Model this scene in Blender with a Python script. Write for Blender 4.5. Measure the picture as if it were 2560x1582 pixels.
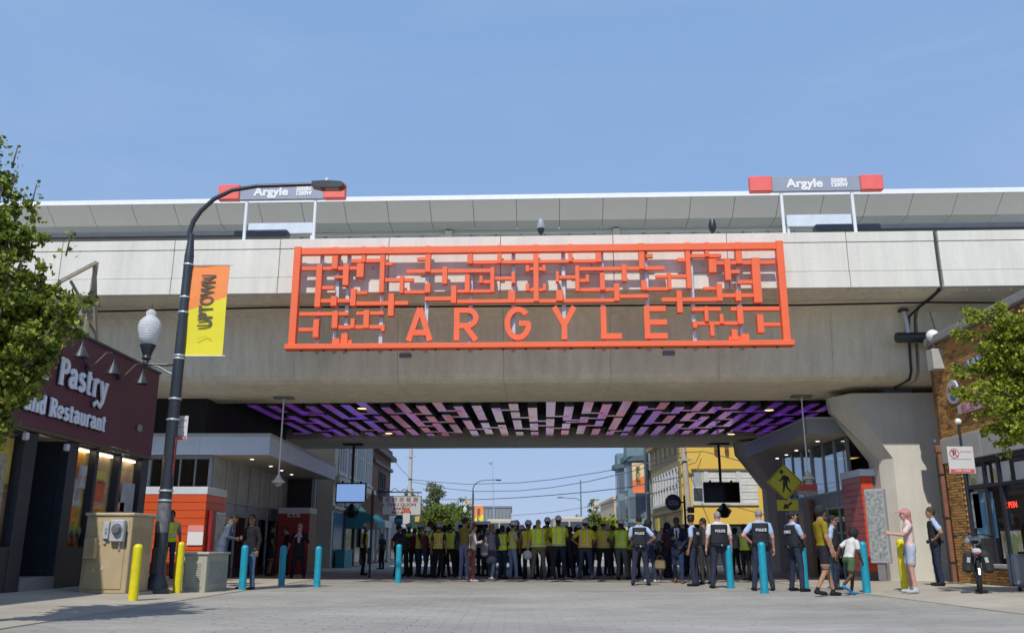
import bpy, bmesh, math, random
import numpy as np
from mathutils import Vector, Matrix
SC = bpy.context.scene
for o in list(bpy.data.objects): bpy.data.objects.remove(o)
COL = SC.collection
rnd = random.Random(7)
pi = math.pi

# ---------------------------------------------------------------- camera, sky, sun, exposure
CAM_H, FPX, PITCH = 0.95, 2190.0, math.atan(579 / 2190.0)
cd = bpy.data.cameras.new('camera'); cam = bpy.data.objects.new('camera', cd); COL.objects.link(cam)
cam.location = (0, 0, CAM_H); cam.rotation_euler = (pi / 2 + PITCH, 0, 0)
cd.sensor_width = 36; cd.lens = FPX / 2560 * 36; cd.clip_end = 3000
SC.camera = cam
SUN_DIR = Vector((0.25, 1.0, -1.22)).normalized()          # the way the light travels
world = bpy.data.worlds.new('World'); SC.world = world; world.use_nodes = True
wn = world.node_tree
sky = wn.nodes.new('ShaderNodeTexSky'); sky.sky_type = 'NISHITA'; sky.sun_disc = False
sky.sun_elevation = math.asin(-SUN_DIR.z)
sky.sun_rotation = math.atan2(-SUN_DIR.x, -SUN_DIR.y)
sky.air_density = 1.0; sky.dust_density = 0.0; sky.ozone_density = 3.0
gm = wn.nodes.new('ShaderNodeGamma'); gm.inputs[1].default_value = 0.33      # a phone's tone curve: the whole sky evenly compressed
tint = wn.nodes.new('ShaderNodeVectorMath'); tint.operation = 'MULTIPLY_ADD'; tint.inputs[1].default_value = (1.95, 1.72, 1.42); tint.inputs[2].default_value = (.55, 2.05, 5.05)
wn.links.new(sky.outputs[0], gm.inputs[0]); wn.links.new(gm.outputs[0], tint.inputs[0]); 
tcw = wn.nodes.new('ShaderNodeTexCoord'); mpw = wn.nodes.new('ShaderNodeMapping'); mpw.inputs['Scale'].default_value = (1.2, 1.2, 4.5); mpw.inputs['Rotation'].default_value = (.15, .25, .4)
wn.links.new(tcw.outputs['Generated'], mpw.inputs[0])
cir = wn.nodes.new('ShaderNodeTexNoise'); cir.inputs['Scale'].default_value = 2.3; cir.inputs['Detail'].default_value = 7; cir.inputs['Roughness'].default_value = .62; cir.inputs['Distortion'].default_value = .6
wn.links.new(mpw.outputs[0], cir.inputs['Vector'])
cm = wn.nodes.new('ShaderNodeMapRange'); cm.inputs[1].default_value = .46; cm.inputs[2].default_value = .78; cm.inputs[3].default_value = 0; cm.inputs[4].default_value = .22; wn.links.new(cir.outputs['Fac'], cm.inputs[0])
veil = wn.nodes.new('ShaderNodeMix'); veil.data_type = 'RGBA'; veil.inputs[7].default_value = (4.6, 5.6, 7.6, 1)     # thin high cirrus
wn.links.new(cm.outputs[0], veil.inputs[0]); wn.links.new(tint.outputs[0], veil.inputs[6]); wn.links.new(veil.outputs[2], wn.nodes['Background'].inputs[0])
wn.nodes['Background'].inputs[1].default_value = 0.1
sl = bpy.data.lights.new('sun', 'SUN'); sl.energy = 3.6; sl.angle = math.radians(0.55); sl.color = (1.0, 0.95, 0.87)
so = bpy.data.objects.new('sun', sl); COL.objects.link(so)
so.rotation_euler = SUN_DIR.to_track_quat('-Z', 'Y').to_euler()
vs = SC.view_settings
vs.view_transform = 'Standard'; vs.look = 'None'; vs.exposure = 0.0; vs.gamma = 1.0; vs.use_curve_mapping = False
SC.render.engine = 'CYCLES'

# ---------------------------------------------------------------- survey helpers (where a sight line meets a plane of the place)
def ray(px, py):
    u = (px - 1280) / FPX; w = -(py - 791) / FPX
    return Vector((u, math.cos(PITCH) - w * math.sin(PITCH), math.sin(PITCH) + w * math.cos(PITCH)))
CP = Vector((0, 0, CAM_H))
def onY(px, py, Y): d = ray(px, py); return CP + d * (Y / d.y)
def onX(px, py, X): d = ray(px, py); return CP + d * (X / d.x)
def onZ(px, py, Z): d = ray(px, py); return CP + d * ((Z - CAM_H) / d.z)
def gx(px, Y):                                              # X of a foot at picture column px standing Y metres off
    return (px - 1280) / FPX * (Y * math.cos(PITCH) - CAM_H * math.sin(PITCH))
BA = math.radians(2.1); BO = Vector((0, 22.4, 0))           # the viaduct crosses the street slightly askew
def BL(px, py, t):                                          # (s, z) on the viaduct's own plane t
    d = ray(px, py); es = Vector((math.cos(BA), -math.sin(BA), 0)); et = Vector((math.sin(BA), math.cos(BA), 0))
    k = (t - (CP - BO).dot(et)) / d.dot(et); p = CP + d * k - BO
    return p.dot(es), p.z

# ---------------------------------------------------------------- materials
MATS = {}
def srgb(r, g, b): return tuple(((c / 255) / 12.92 if c < 10 else ((c / 255 + .055) / 1.055) ** 2.4) for c in (r, g, b))
def M(name, rgb, rough=.6, metal=0., var=.12, scale=4., bump=0., bscale=60., spec=.5, emit=None, estr=1., coat=0., detail=4.):
    if name in MATS: return MATS[name]
    m = bpy.data.materials.new(name); m.use_nodes = True; nt = m.node_tree; b = nt.nodes['Principled BSDF']
    b.inputs['Roughness'].default_value = rough; b.inputs['Metallic'].default_value = metal
    b.inputs['Specular IOR Level'].default_value = spec; b.inputs['Coat Weight'].default_value = coat
    c = tuple(rgb) + (1,)
    b.inputs['Base Color'].default_value = c
    if var or bump: tc = nt.nodes.new('ShaderNodeTexCoord')
    if var:
        n = nt.nodes.new('ShaderNodeTexNoise'); n.inputs['Scale'].default_value = scale; n.inputs['Detail'].default_value = detail
        n.inputs['Roughness'].default_value = .62
        nt.links.new(tc.outputs['Object'], n.inputs['Vector'])
        r = nt.nodes.new('ShaderNodeMapRange'); r.inputs[1].default_value = .25; r.inputs[2].default_value = .75
        r.inputs[3].default_value = 1 - var; r.inputs[4].default_value = 1 + var
        nt.links.new(n.outputs['Fac'], r.inputs[0])
        mx = nt.nodes.new('ShaderNodeMix'); mx.data_type = 'RGBA'; mx.blend_type = 'MULTIPLY'; mx.inputs[0].default_value = 1
        mx.inputs[6].default_value = c; nt.links.new(r.outputs[0], mx.inputs[7]); nt.links.new(mx.outputs[2], b.inputs['Base Color'])
        r2 = nt.nodes.new('ShaderNodeMapRange'); r2.inputs[3].default_value = max(0, rough - .1); r2.inputs[4].default_value = min(1, rough + .1)
        nt.links.new(n.outputs['Fac'], r2.inputs[0]); nt.links.new(r2.outputs[0], b.inputs['Roughness'])
    if bump:
        n2 = nt.nodes.new('ShaderNodeTexNoise'); n2.inputs['Scale'].default_value = bscale; n2.inputs['Detail'].default_value = 5
        nt.links.new(tc.outputs['Object'], n2.inputs['Vector'])
        bp = nt.nodes.new('ShaderNodeBump'); bp.inputs['Strength'].default_value = bump; bp.inputs['Distance'].default_value = .01
        nt.links.new(n2.outputs['Fac'], bp.inputs['Height']); nt.links.new(bp.outputs[0], b.inputs['Normal'])
    if emit:
        b.inputs['Emission Color'].default_value = tuple(emit) + (1,); b.inputs['Emission Strength'].default_value = estr
    MATS[name] = m
    return m
def concrete(name, rgb, var=.16, sx=.6, stain=.22):
    """cast concrete: broad mottling, vertical streaks, pores"""
    if name in MATS: return MATS[name]
    m = M(name, rgb, rough=.85, var=var, scale=sx, bump=.25, bscale=35, spec=.25)
    nt = m.node_tree; b = nt.nodes['Principled BSDF']
    src = b.inputs['Base Color'].links[0].from_socket
    tc = nt.nodes.new('ShaderNodeTexCoord'); mp = nt.nodes.new('ShaderNodeMapping'); mp.inputs['Scale'].default_value = (2.2, 2.2, .18)
    nt.links.new(tc.outputs['Object'], mp.inputs[0])
    n = nt.nodes.new('ShaderNodeTexNoise'); n.inputs['Scale'].default_value = 1.6; n.inputs['Detail'].default_value = 6; n.inputs['Roughness'].default_value = .7
    nt.links.new(mp.outputs[0], n.inputs['Vector'])
    n3 = nt.nodes.new('ShaderNodeTexNoise'); n3.inputs['Scale'].default_value = 14; n3.inputs['Detail'].default_value = 6
    nt.links.new(tc.outputs['Object'], n3.inputs['Vector'])
    ad = nt.nodes.new('ShaderNodeMath'); ad.operation = 'MULTIPLY_ADD'; ad.inputs[1].default_value = .35; nt.links.new(n3.outputs['Fac'], ad.inputs[0]); nt.links.new(n.outputs['Fac'], ad.inputs[2])
    r = nt.nodes.new('ShaderNodeMapRange'); r.inputs[1].default_value = .45; r.inputs[2].default_value = .9; r.inputs[3].default_value = 1 + stain * .35; r.inputs[4].default_value = 1 - stain
    nt.links.new(ad.outputs[0], r.inputs[0])
    mx = nt.nodes.new('ShaderNodeMix'); mx.data_type = 'RGBA'; mx.blend_type = 'MULTIPLY'; mx.inputs[0].default_value = 1
    nt.links.new(src, mx.inputs[6]); nt.links.new(r.outputs[0], mx.inputs[7]); nt.links.new(mx.outputs[2], b.inputs['Base Color'])
    return m
def glass(name, tint=(.75, .82, .85), refl=.22, rough=.03, ior=1.5):
    if name in MATS: return MATS[name]
    m = bpy.data.materials.new(name); m.use_nodes = True; nt = m.node_tree; nt.nodes.remove(nt.nodes['Principled BSDF'])
    t = nt.nodes.new('ShaderNodeBsdfTransparent'); t.inputs[0].default_value = tint + (1,)
    g = nt.nodes.new('ShaderNodeBsdfGlossy'); g.inputs['Roughness'].default_value = rough; g.inputs[0].default_value = (.9, .95, 1, 1)
    lw = nt.nodes.new('ShaderNodeLayerWeight'); lw.inputs[0].default_value = .5; f0 = ((ior - 1) / (ior + 1)) ** 2
    pw = nt.nodes.new('ShaderNodeMath'); pw.operation = 'POWER'; pw.inputs[1].default_value = 5; nt.links.new(lw.outputs['Facing'], pw.inputs[0])
    ad = nt.nodes.new('ShaderNodeMath'); ad.operation = 'MULTIPLY_ADD'; ad.use_clamp = True; ad.inputs[1].default_value = 1 - f0; ad.inputs[2].default_value = f0 + refl * .6; nt.links.new(pw.outputs[0], ad.inputs[0])   # Schlick, the same from both faces
    mx = nt.nodes.new('ShaderNodeMixShader'); nt.links.new(ad.outputs[0], mx.inputs[0]); nt.links.new(t.outputs[0], mx.inputs[1]); nt.links.new(g.outputs[0], mx.inputs[2])
    nt.links.new(mx.outputs[0], nt.nodes['Material Output'].inputs[0]); MATS[name] = m
    return m

# ---------------------------------------------------------------- mesh builder
class MB:
    def __init__(s): s.v = []; s.f = []; s.mi = []; s.m = 0
    def add(s, vs, fs):
        k = len(s.v); s.v += [tuple(p) for p in vs]; s.f += [tuple(i + k for i in f) for f in fs]; s.mi += [s.m] * len(fs); return s
    def box(s, a, b, tilt=None):
        (x0, y0, z0), (x1, y1, z1) = a, b
        v = [(x0, y0, z0), (x1, y0, z0), (x1, y1, z0), (x0, y1, z0), (x0, y0, z1), (x1, y0, z1), (x1, y1, z1), (x0, y1, z1)]
        return s.add(v, [(0, 3, 2, 1), (4, 5, 6, 7), (0, 1, 5, 4), (1, 2, 6, 5), (2, 3, 7, 6), (3, 0, 4, 7)])
    def cbox(s, c, d, bev=0., mat=None):
        """box about c of size d, edges chamfered by bev, optional Matrix"""
        hx, hy, hz = d[0] / 2, d[1] / 2, d[2] / 2
        if bev <= 0:
            v = [(x, y, z) for z in (-hz, hz) for x, y in ((-hx, -hy), (hx, -hy), (hx, hy), (-hx, hy))]
            f = [(0, 3, 2, 1), (4, 5, 6, 7), (0, 1, 5, 4), (1, 2, 6, 5), (2, 3, 7, 6), (3, 0, 4, 7)]
        else:
            b = min(bev, hx * .9, hy * .9, hz * .9)
            def ring(ex, ey, z):
                x, y = hx - ex, hy - ey; c = b if ex == 0 else b * .3
                return [(-x + c, -y, z), (x - c, -y, z), (x, -y + c, z), (x, y - c, z), (x - c, y, z), (-x + c, y, z), (-x, y - c, z), (-x, -y + c, z)]
            v = ring(b, b, -hz) + ring(0, 0, -hz + b) + ring(0, 0, hz - b) + ring(b, b, hz); f = [tuple(range(7, -1, -1)), tuple(range(24, 32))]
            for r in range(3):
                for i in range(8): j = (i + 1) % 8; f.append((r * 8 + i, r * 8 + j, r * 8 + 8 + j, r * 8 + 8 + i))
        v = [Vector(p) for p in v]
        if mat is not None: v = [mat @ p for p in v]
        return s.add([p + Vector(c) for p in v], f)
    def tube(s, pts, r, n=10, cap=True, ry=None):
        pts = [Vector(p) for p in pts]; N = len(pts); rr = r if hasattr(r, '__len__') else [r] * N
        k = len(s.v); ref = None; vs = []
        for i, p in enumerate(pts):
            d = (pts[min(i + 1, N - 1)] - pts[max(i - 1, 0)])
            if d.length < 1e-9: d = Vector((0, 0, 1))
            d.normalize()
            if ref is None: ref = Vector((1, 0, 0)) if abs(d.x) < .8 else Vector((0, 1, 0))
            a = (ref - d * ref.dot(d)).normalized(); bb = d.cross(a); ref = a
            for j in range(n):
                an = 2 * pi * j / n; vs.append(p + a * math.cos(an) * rr[i] + bb * math.sin(an) * rr[i])
        fs = [(i * n + j, i * n + (j + 1) % n, (i + 1) * n + (j + 1) % n, (i + 1) * n + j) for i in range(N - 1) for j in range(n)]
        if cap: fs += [tuple(range(n - 1, -1, -1)), tuple((N - 1) * n + j for j in range(n))]
        return s.add(vs, fs)
    def lathe(s, prof, n=20, c=(0, 0, 0), axis='z', flip=False):
        """prof: (r, h) pairs"""
        vs = []
        for r, h in prof:
            for j in range(n):
                a = 2 * pi * j / n; x, y = r * math.cos(a), r * math.sin(a)
                p = (x, y, h) if axis == 'z' else ((x, h, y) if axis == 'y' else (h, x, y))
                vs.append((p[0] + c[0], p[1] + c[1], p[2] + c[2]))
        fs = [(i * n + j, i * n + (j + 1) % n, (i + 1) * n + (j + 1) % n, (i + 1) * n + j) for i in range(len(prof) - 1) for j in range(n)]
        if prof[0][0] > 1e-4: fs.append(tuple(range(n - 1, -1, -1)))
        if prof[-1][0] > 1e-4: fs.append(tuple((len(prof) - 1) * n + j for j in range(n)))
        return s.add(vs, fs)
    def prism(s, poly, h0, h1, plane='xy'):
        """extrude polygon poly from h0 to h1 along the third axis"""
        def P(a, b, h): return (a, b, h) if plane == 'xy' else ((a, h, b) if plane == 'xz' else (h, a, b))
        n = len(poly); v = [P(a, b, h0) for a, b in poly] + [P(a, b, h1) for a, b in poly]
        return s.add(v, [tuple(range(n - 1, -1, -1)), tuple(range(n, 2 * n))] + [(i, (i + 1) % n, n + (i + 1) % n, n + i) for i in range(n)])
    def ball(s, c, r, n=12, sq=(1, 1, 1)):
        m = n // 2 + 1
        prof = [(math.sin(pi * i / (m - 1)) * r, -math.cos(pi * i / (m - 1)) * r) for i in range(m)]
        k = len(s.v); s.lathe([(max(a, 1e-5), b) for a, b in prof], n)
        for i in range(k, len(s.v)): p = s.v[i]; s.v[i] = (p[0] * sq[0] + c[0], p[1] * sq[1] + c[1], p[2] * sq[2] + c[2])
        return s
    def mesh(s, name, mats, smooth=False, fix=True):
        me = bpy.data.meshes.new(name); me.from_pydata(s.v, [], s.f); me.update()
        for m in (mats if isinstance(mats, (list, tuple)) else [mats]): me.materials.append(m)
        if any(s.mi): me.polygons.foreach_set('material_index', s.mi)
        if fix:
            bm = bmesh.new(); bm.from_mesh(me); bmesh.ops.recalc_face_normals(bm, faces=bm.faces); bm.to_mesh(me); bm.free()
        if smooth:
            me.polygons.foreach_set('use_smooth', [True] * len(me.polygons))
            if smooth == 'auto': me.set_sharp_from_angle(angle=math.radians(38))
        return me
    def build(s, name, mats, parent=None, smooth=False, loc=None, rot=None):
        return link(name, s.mesh(name, mats, smooth), parent, loc, rot)
def link(name, me, parent=None, loc=None, rot=None):
    o = bpy.data.objects.new(name, me); COL.objects.link(o)
    if parent is not None: o.parent = parent
    if loc is not None: o.location = loc
    if rot is not None: o.rotation_euler = rot
    return o
def tag(o, label=None, cat=None, group=None, kind=None):
    if label: o['label'] = label
    if cat: o['category'] = cat
    if group: o['group'] = group
    if kind: o['kind'] = kind
    return o
def thing(name, label, cat, loc=(0, 0, 0), rz=0., group=None):
    o = bpy.data.objects.new(name, None); COL.objects.link(o); o.location = loc; o.rotation_euler = (0, 0, rz); o.empty_display_size = .2
    return tag(o, label, cat, group)
def copy_tree(o, parent=None):
    c = o.copy(); COL.objects.link(c); c.parent = parent
    for ch in list(o.children): copy_tree(ch, c)
    return c
def text(name, s, size, mat, parent=None, loc=(0, 0, 0), rot=(pi / 2, 0, 0), ext=.006, width=None, align='CENTER', off=0., sx=1., line=1., shear=0.):
    cu = bpy.data.curves.new(name, 'FONT'); cu.body = s; cu.size = size; cu.extrude = ext; cu.align_x = align; cu.align_y = 'CENTER'
    cu.offset = off; cu.space_line = line; cu.shear = shear; cu.resolution_u = 3
    t = bpy.data.objects.new(name, cu); COL.objects.link(t)
    dg = bpy.context.evaluated_depsgraph_get(); me = bpy.data.meshes.new_from_object(t.evaluated_get(dg)); bpy.data.objects.remove(t); bpy.data.curves.remove(cu)
    me.name = name
    w = max((v.co.x for v in me.vertices), default=1) - min((v.co.x for v in me.vertices), default=0)
    k = (width / w) if width else sx
    for v in me.vertices: v.co.x *= k
    me.materials.clear(); me.materials.append(mat)
    return link(name, me, parent, loc, rot)
# ---------------------------------------------------------------- materials of the place
CONC_L = concrete('parapet_concrete', (.72, .70, .63), var=.06, sx=.9, stain=.13)
CONC_G = concrete('girder_concrete', (.80, .735, .575), var=.12, sx=.45, stain=.2)
CONC_P = concrete('pier_concrete', (.64, .615, .54), var=.08, sx=.8, stain=.12)
ORANGE = M('orange_paint', (.86, .145, .05), rough=.5, var=.05, scale=2)
SILVER = M('galvanised_steel', (.55, .57, .6), rough=.45, metal=.6, var=.1, scale=9)
WHITEM = M('white_painted_metal', (.78, .80, .82), rough=.4, var=.05)
DARKM = M('dark_painted_metal', (.022, .025, .032), rough=.38, var=.15, spec=.6)
BLACK = M('black_plastic', (.012, .012, .014), rough=.45, var=.1)
GREYP = M('grey_panel', (.47, .49, .505), rough=.5, var=.04, scale=.7)
GREYD = M('dark_grey_panel', (.29, .33, .37), rough=.5, var=.05, scale=.7)

# ---------------------------------------------------------------- ground
def sheet(name, x0, x1, y0, y1, z, mat, nx=1, ny=1, zf=None):
    b = MB(); v = []; f = []
    for j in range(ny + 1):
        for i in range(nx + 1):
            x = x0 + (x1 - x0) * i / nx; y = y0 + (y1 - y0) * j / ny; v.append((x, y, z if zf is None else zf(x, y)))
    for j in range(ny):
        for i in range(nx): k = j * (nx + 1) + i; f.append((k, k + 1, k + nx + 2, k + nx + 1))
    b.add(v, f); o = b.build(name, mat); o['kind'] = 'structure'; return o
EARTH = M('far_ground', (.30, .285, .25), rough=.95, var=.2, scale=.05)
def paver_mat():
    m = M('grey_paver', (.325, .312, .283), rough=.85, var=.10, scale=1.1, bump=.3, bscale=90, spec=.25); nt = m.node_tree; b = nt.nodes['Principled BSDF']
    src = b.inputs['Base Color'].links[0].from_socket
    g = nt.nodes.new('ShaderNodeNewGeometry'); oi = nt.nodes.new('ShaderNodeObjectInfo')
    ad = nt.nodes.new('ShaderNodeMath'); ad.operation = 'ADD'; nt.links.new(g.outputs['Random Per Island'], ad.inputs[0]); nt.links.new(oi.outputs['Random'], ad.inputs[1])
    fr = nt.nodes.new('ShaderNodeMath'); fr.operation = 'FRACT'; nt.links.new(ad.outputs[0], fr.inputs[0])
    r = nt.nodes.new('ShaderNodeMapRange'); r.inputs[3].default_value = .955; r.inputs[4].default_value = 1.04; nt.links.new(fr.outputs[0], r.inputs[0])
    n = nt.nodes.new('ShaderNodeTexNoise'); n.inputs['Scale'].default_value = .35; n.inputs['Detail'].default_value = 5   # worn tracks and dust over many pavers
    mp = nt.nodes.new('ShaderNodeMapping'); mp.inputs['Scale'].default_value = (.8, 1.4, 1); nt.links.new(g.outputs['Position'], mp.inputs[0]); nt.links.new(mp.outputs[0], n.inputs['Vector'])
    r2 = nt.nodes.new('ShaderNodeMapRange'); r2.inputs[1].default_value = .3; r2.inputs[2].default_value = .7; r2.inputs[3].default_value = .84; r2.inputs[4].default_value = 1.16; nt.links.new(n.outputs['Fac'], r2.inputs[0])
    mu = nt.nodes.new('ShaderNodeMath'); mu.operation = 'MULTIPLY'; nt.links.new(r.outputs[0], mu.inputs[0]); nt.links.new(r2.outputs[0], mu.inputs[1])
    mx = nt.nodes.new('ShaderNodeMix'); mx.data_type = 'RGBA'; mx.blend_type = 'MULTIPLY'; mx.inputs[0].default_value = 1
    nt.links.new(src, mx.inputs[6]); nt.links.new(mu.outputs[0], mx.inputs[7]); nt.links.new(mx.outputs[2], b.inputs['Base Color']); return m
PAVER = paver_mat()
def brick_floor(m, sx, sy, lo=.8):
    """joint pattern for the stretches of paving too far off to pick a paver out"""
    nt = m.node_tree; b = nt.nodes['Principled BSDF']; src = b.inputs['Base Color'].links[0].from_socket
    g = nt.nodes.new('ShaderNodeNewGeometry'); t = nt.nodes.new('ShaderNodeTexBrick'); t.inputs['Scale'].default_value = 1; t.inputs['Brick Width'].default_value = sx; t.inputs['Row Height'].default_value = sy
    t.inputs['Mortar Size'].default_value = .006; t.inputs['Color1'].default_value = (1.06,) * 3 + (1,); t.inputs['Color2'].default_value = (.92,) * 3 + (1,); t.inputs['Mortar'].default_value = (lo,) * 3 + (1,)
    nt.links.new(g.outputs['Position'], t.inputs['Vector'])
    mx = nt.nodes.new('ShaderNodeMix'); mx.data_type = 'RGBA'; mx.blend_type = 'MULTIPLY'; mx.inputs[0].default_value = 1
    nt.links.new(src, mx.inputs[6]); nt.links.new(t.outputs[0], mx.inputs[7]); nt.links.new(mx.outputs[2], b.inputs['Base Color'])
PAVING = M('far_paving', (.325, .312, .283), rough=.85, var=.16, scale=.45, bump=.25, bscale=20, spec=.25); brick_floor(PAVING, .4, .2, .93)
WALKM = M('sidewalk_concrete', (.41, .375, .31), rough=.88, var=.14, scale=.8, bump=.25, bscale=30, spec=.25); brick_floor(WALKM, 1.5, 1.5, .75)
sheet('ground', -700, 700, -60, 1500, -.05, EARTH)
sheet('bedding', -6.5, 8.0, 6, 21.0, -.016, M('joint_sand', (.28, .27, .245), rough=.95))
street = sheet('street', -6.5, 8.0, 21.0, 420, 0., PAVING); sheet('street', -6.5, 8.0, -120, 5.99, -.004, PAVING)
def rwalk(x, y): return .012 + min(.11, max(0., (x - 7.75) * .085)) * max(0., min(1., (27 - y) / 2.5))
sheet('sidewalk', 7.72, 13.5, 2, 420, 0, WALKM, 14, 210, rwalk)
def walk_z(x): return min(.25, max(0., (-6.5 - x) * .075)) + .012
def left_walk(x, y): return walk_z(x) if y < 26 else .012 + (walk_z(x) - .012) * max(0, 1 - (y - 26) / 3)
sw = sheet('sidewalk', -14.5, -6.2, 2, 420, 0, WALKM, 16, 110, left_walk)
for x0_, x1_ in ((7.58, 7.735), (-6.36, -6.195)):
    o = MB().box((x0_, 2, -.06), (x1_, 120, .0135)).build('kerb_edging', WALKM); o['kind'] = 'structure'
# pavers near the camera
def paver_mb(w, d, x=0, y=0, z=0): return MB().cbox((x, y, -.035 + z), (w - .005, d - .005, .07), .003)
pv_me = [paver_mb(.4, .2).mesh('paver', PAVER) for _ in range(1)]
spots = []
ny = int((21.0 - 10.2) / .2)
for j in range(ny):
    y = 10.2 + .2 * j + .1
    for i in range(-1, 37):
        x = -6.5 + .4 * i + (.2 if j % 2 else 0) + .2
        if x - .2 < -6.5 - 1e-6 or x + .2 > 8.0 + 1e-6: continue
        spots.append((x, y))
vis = sorted([p for p in spots if abs(p[0]) < .5845 * p[1] * .98 and p[1] > 11.6], key=lambda p: p[1])[:300]
vs_ = set(vis)
for (x, y) in vis:
    o = link('paver', pv_me[0], street, (x, y, rnd.uniform(-.003, .001)), (rnd.uniform(-.006, .006), rnd.uniform(-.004, .004), 0))
rest = MB()
for (x, y) in spots:
    if (x, y) not in vs_: rest.cbox((x, y, -.035 + rnd.uniform(-.003, .001)), (.395, .195, .07), .003)
o = rest.build('paving', PAVER, street); o['kind'] = 'stuff'

# ---------------------------------------------------------------- the elevated railway viaduct
VIA = thing('railway_viaduct', 'long pale concrete railway viaduct crossing over the street', 'viaduct', tuple(BO), -BA)
jt = [BL(x, 650, 0)[0] for x in (152, 433, 698, 971, 1251, 1534, 1820, 2121, 2347)]
dj = (jt[7] - jt[0]) / 7
joints = [jt[0] - dj * k for k in range(9, 0, -1)] + jt + [jt[8] + dj * k for k in range(1, 10)]
zt, z1, z2, zb = BL(1280, 590, 0)[1], BL(1280, 615.5, 0)[1], BL(1280, 687, 0)[1], BL(1280, 728, 0)[1]
GAP = {8 + 9: .05}
for i in range(len(joints) - 1):
    a, b = joints[i] + .008, joints[i + 1] - .008
    if i == 17: a += .05
    if i == 16: b -= .05
    for nm, za, zc, tf in (('cap_panel', z1, zt, 0.), ('parapet_panel', z2, z1, .012), ('skirt_panel', zb, z2, -.004)):
        MB().cbox(((a + b) / 2, .17 + tf / 2, (za + zc) / 2), (b - a, .34 - tf, zc - za - .012), .01).build(nm, CONC_L, VIA)
    # box girder segment with its cantilever wing
    prof = [(.03, zb + .03), (.36, zb - .04), (1.55, zb - .13), (1.74, zb - .22), (1.85, zb - .42), (2.0, 5.95), (2.04, 5.74), (2.14, 5.6), (2.3, 5.52), (2.5, 5.5), (5.55, 5.5), (5.7, 5.6), (5.75, 5.8), (5.75, zb + .3), (.36, zb + .3)]
    MB().prism(prof, a + .002 - .006, b + .004, 'yz').build('girder_segment', CONC_G, VIA)
L0, L1 = joints[0], joints[-1]
MB().box((L0, .36, zb + .31), (L1, 19.6, zb + .62)).build('deck', CONC_G, VIA)
for i in range(len(joints) - 1):
    a, b = joints[i] + .004, joints[i + 1] - .004
    MB().prism([(15.3, zb + .3), (15.3, 5.56), (15.34, 5.52), (15.4, 5.5), (19.0, 5.5), (19.5, 5.9), (19.5, zb + .3)], a, b, 'yz').build('rear_girder_segment', CONC_G, VIA)
MB().box((L0, 19.25, zb + .62), (L1, 19.6, zt)).build('rear_parapet', CONC_L, VIA)
# dark slatted ceiling between the girders
SLATM = M('ceiling_slat', (.012, .0125, .018), rough=.6, var=.1)
MB().box((L0, 5.76, 6.75), (L1, 15.29, 6.8)).build('ceiling_backing', M('ceiling_void', (.006, .006, .009), rough=.9, var=0), VIA)
sl_me = MB().box((L0, -.055, 5.98), (L1, .055, 6.1)).mesh('slat', SLATM)
for k in range(38): link('slat', sl_me, VIA, (0, 5.95 + .25 * k, 0))
# joint filler, bearing drains
JX = jt[8]
MB().box((JX - .045, .1, zb), (JX + .045, .3, zt - .02)).build('joint_seal', M('joint_rubber', (.05, .05, .05), rough=.8), VIA)
jb = MB(); jb.tube([(JX, .05, zb - .03), (JX - .02, .7, zb - .12), (JX - .1, 1.3, zb - .2), (JX - .22, 1.7, zb - .35), (JX - .25, 1.8, zb - .8), (JX - .25, 1.93, 5.7), (JX - .25, 2.1, 5.5), (JX - .25, 3.2, 5.45)], .035, 8)
jb.build('joint_conduit', DARKM, VIA, 'auto')
bt = MB()
for i in range(60): bt.cbox((-16 + i * .56, .2, zb - .03), (.05, .05, .05))
o = bt.build('drip_stud', CONC_G, VIA); o['kind'] = 'stuff'
for px, py in ((1013, 888), (1672, 882)):
    s, z = BL(px, py, 1.9); MB().cbox((s, 1.93, z), (.34, .1, .12), .02).build('inspection_plate', M('plate_blue_grey', (.16, .18, .21), rough=.6), VIA)
cable_pts = []
for px, py in ((-150, 788), (235, 779), (450, 774), (700, 768.5), (1000, 767), (1340, 765), (1700, 763), (2000, 763), (2060, 761.5), (2320, 756), (2560, 757), (2700, 757)):
    s, z = BL(px, py, -.02 if px < 0 else .9); cable_pts.append((s, .9, z))
c = MB().tube(cable_pts, .028, 6).build('cable', BLACK, None); c.matrix_world = Matrix.Translation(BO) @ Matrix.Rotation(-BA, 4, 'Z')
tag(c, 'thin black cable strung along the underside of the viaduct parapet', 'cable')
def vplace(o, s=0, t=0, z=0):
    p = Matrix.Translation(BO) @ Matrix.Rotation(-BA, 4, 'Z') @ Vector((s, t, z)); o.location = p; o.rotation_euler = (0, 0, -BA); return o
def vthing(name, label, cat, s, t, z, group=None): return vplace(thing(name, label, cat, group=group), s, t, z)

# black silencer-like drain pipe by the right pier
s0, z0 = BL(2262, 844, 1.5); s1, _ = BL(2420, 844, 1.5); sa, za = BL(2240, 844, 1.5)
D = vthing('drain_pipe', 'fat black horizontal pipe hung on a silver elbow under the right end of the viaduct', 'pipe', sa, 1.5, za)
MB().lathe([(.02, 0), (.13, .0), (.145, .02), (.145, s1 - sa - .02), (.13, s1 - sa)], 18, axis='x').build('pipe_body', DARKM, D, 'auto')
MB().tube([(.33, 0, .12), (.33, .0, .4), (.3, .02, .74)], [.07, .07, .075], 12).build('hanger_pipe', SILVER, D, 'auto')
for hh in (.2, .3): MB().lathe([(.082, -.012), (.082, .012)], 12, (.33, 0, hh)).build('clamp', SILVER, D)
MB().cbox((.3, .05, .78), (.24, .2, .06), .01).build('mounting_plate', DARKM, D)
MB().tube([(1.1, 0, .14), (1.05, .1, .75)], .012, 6).build('stay', DARKM, D)

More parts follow.
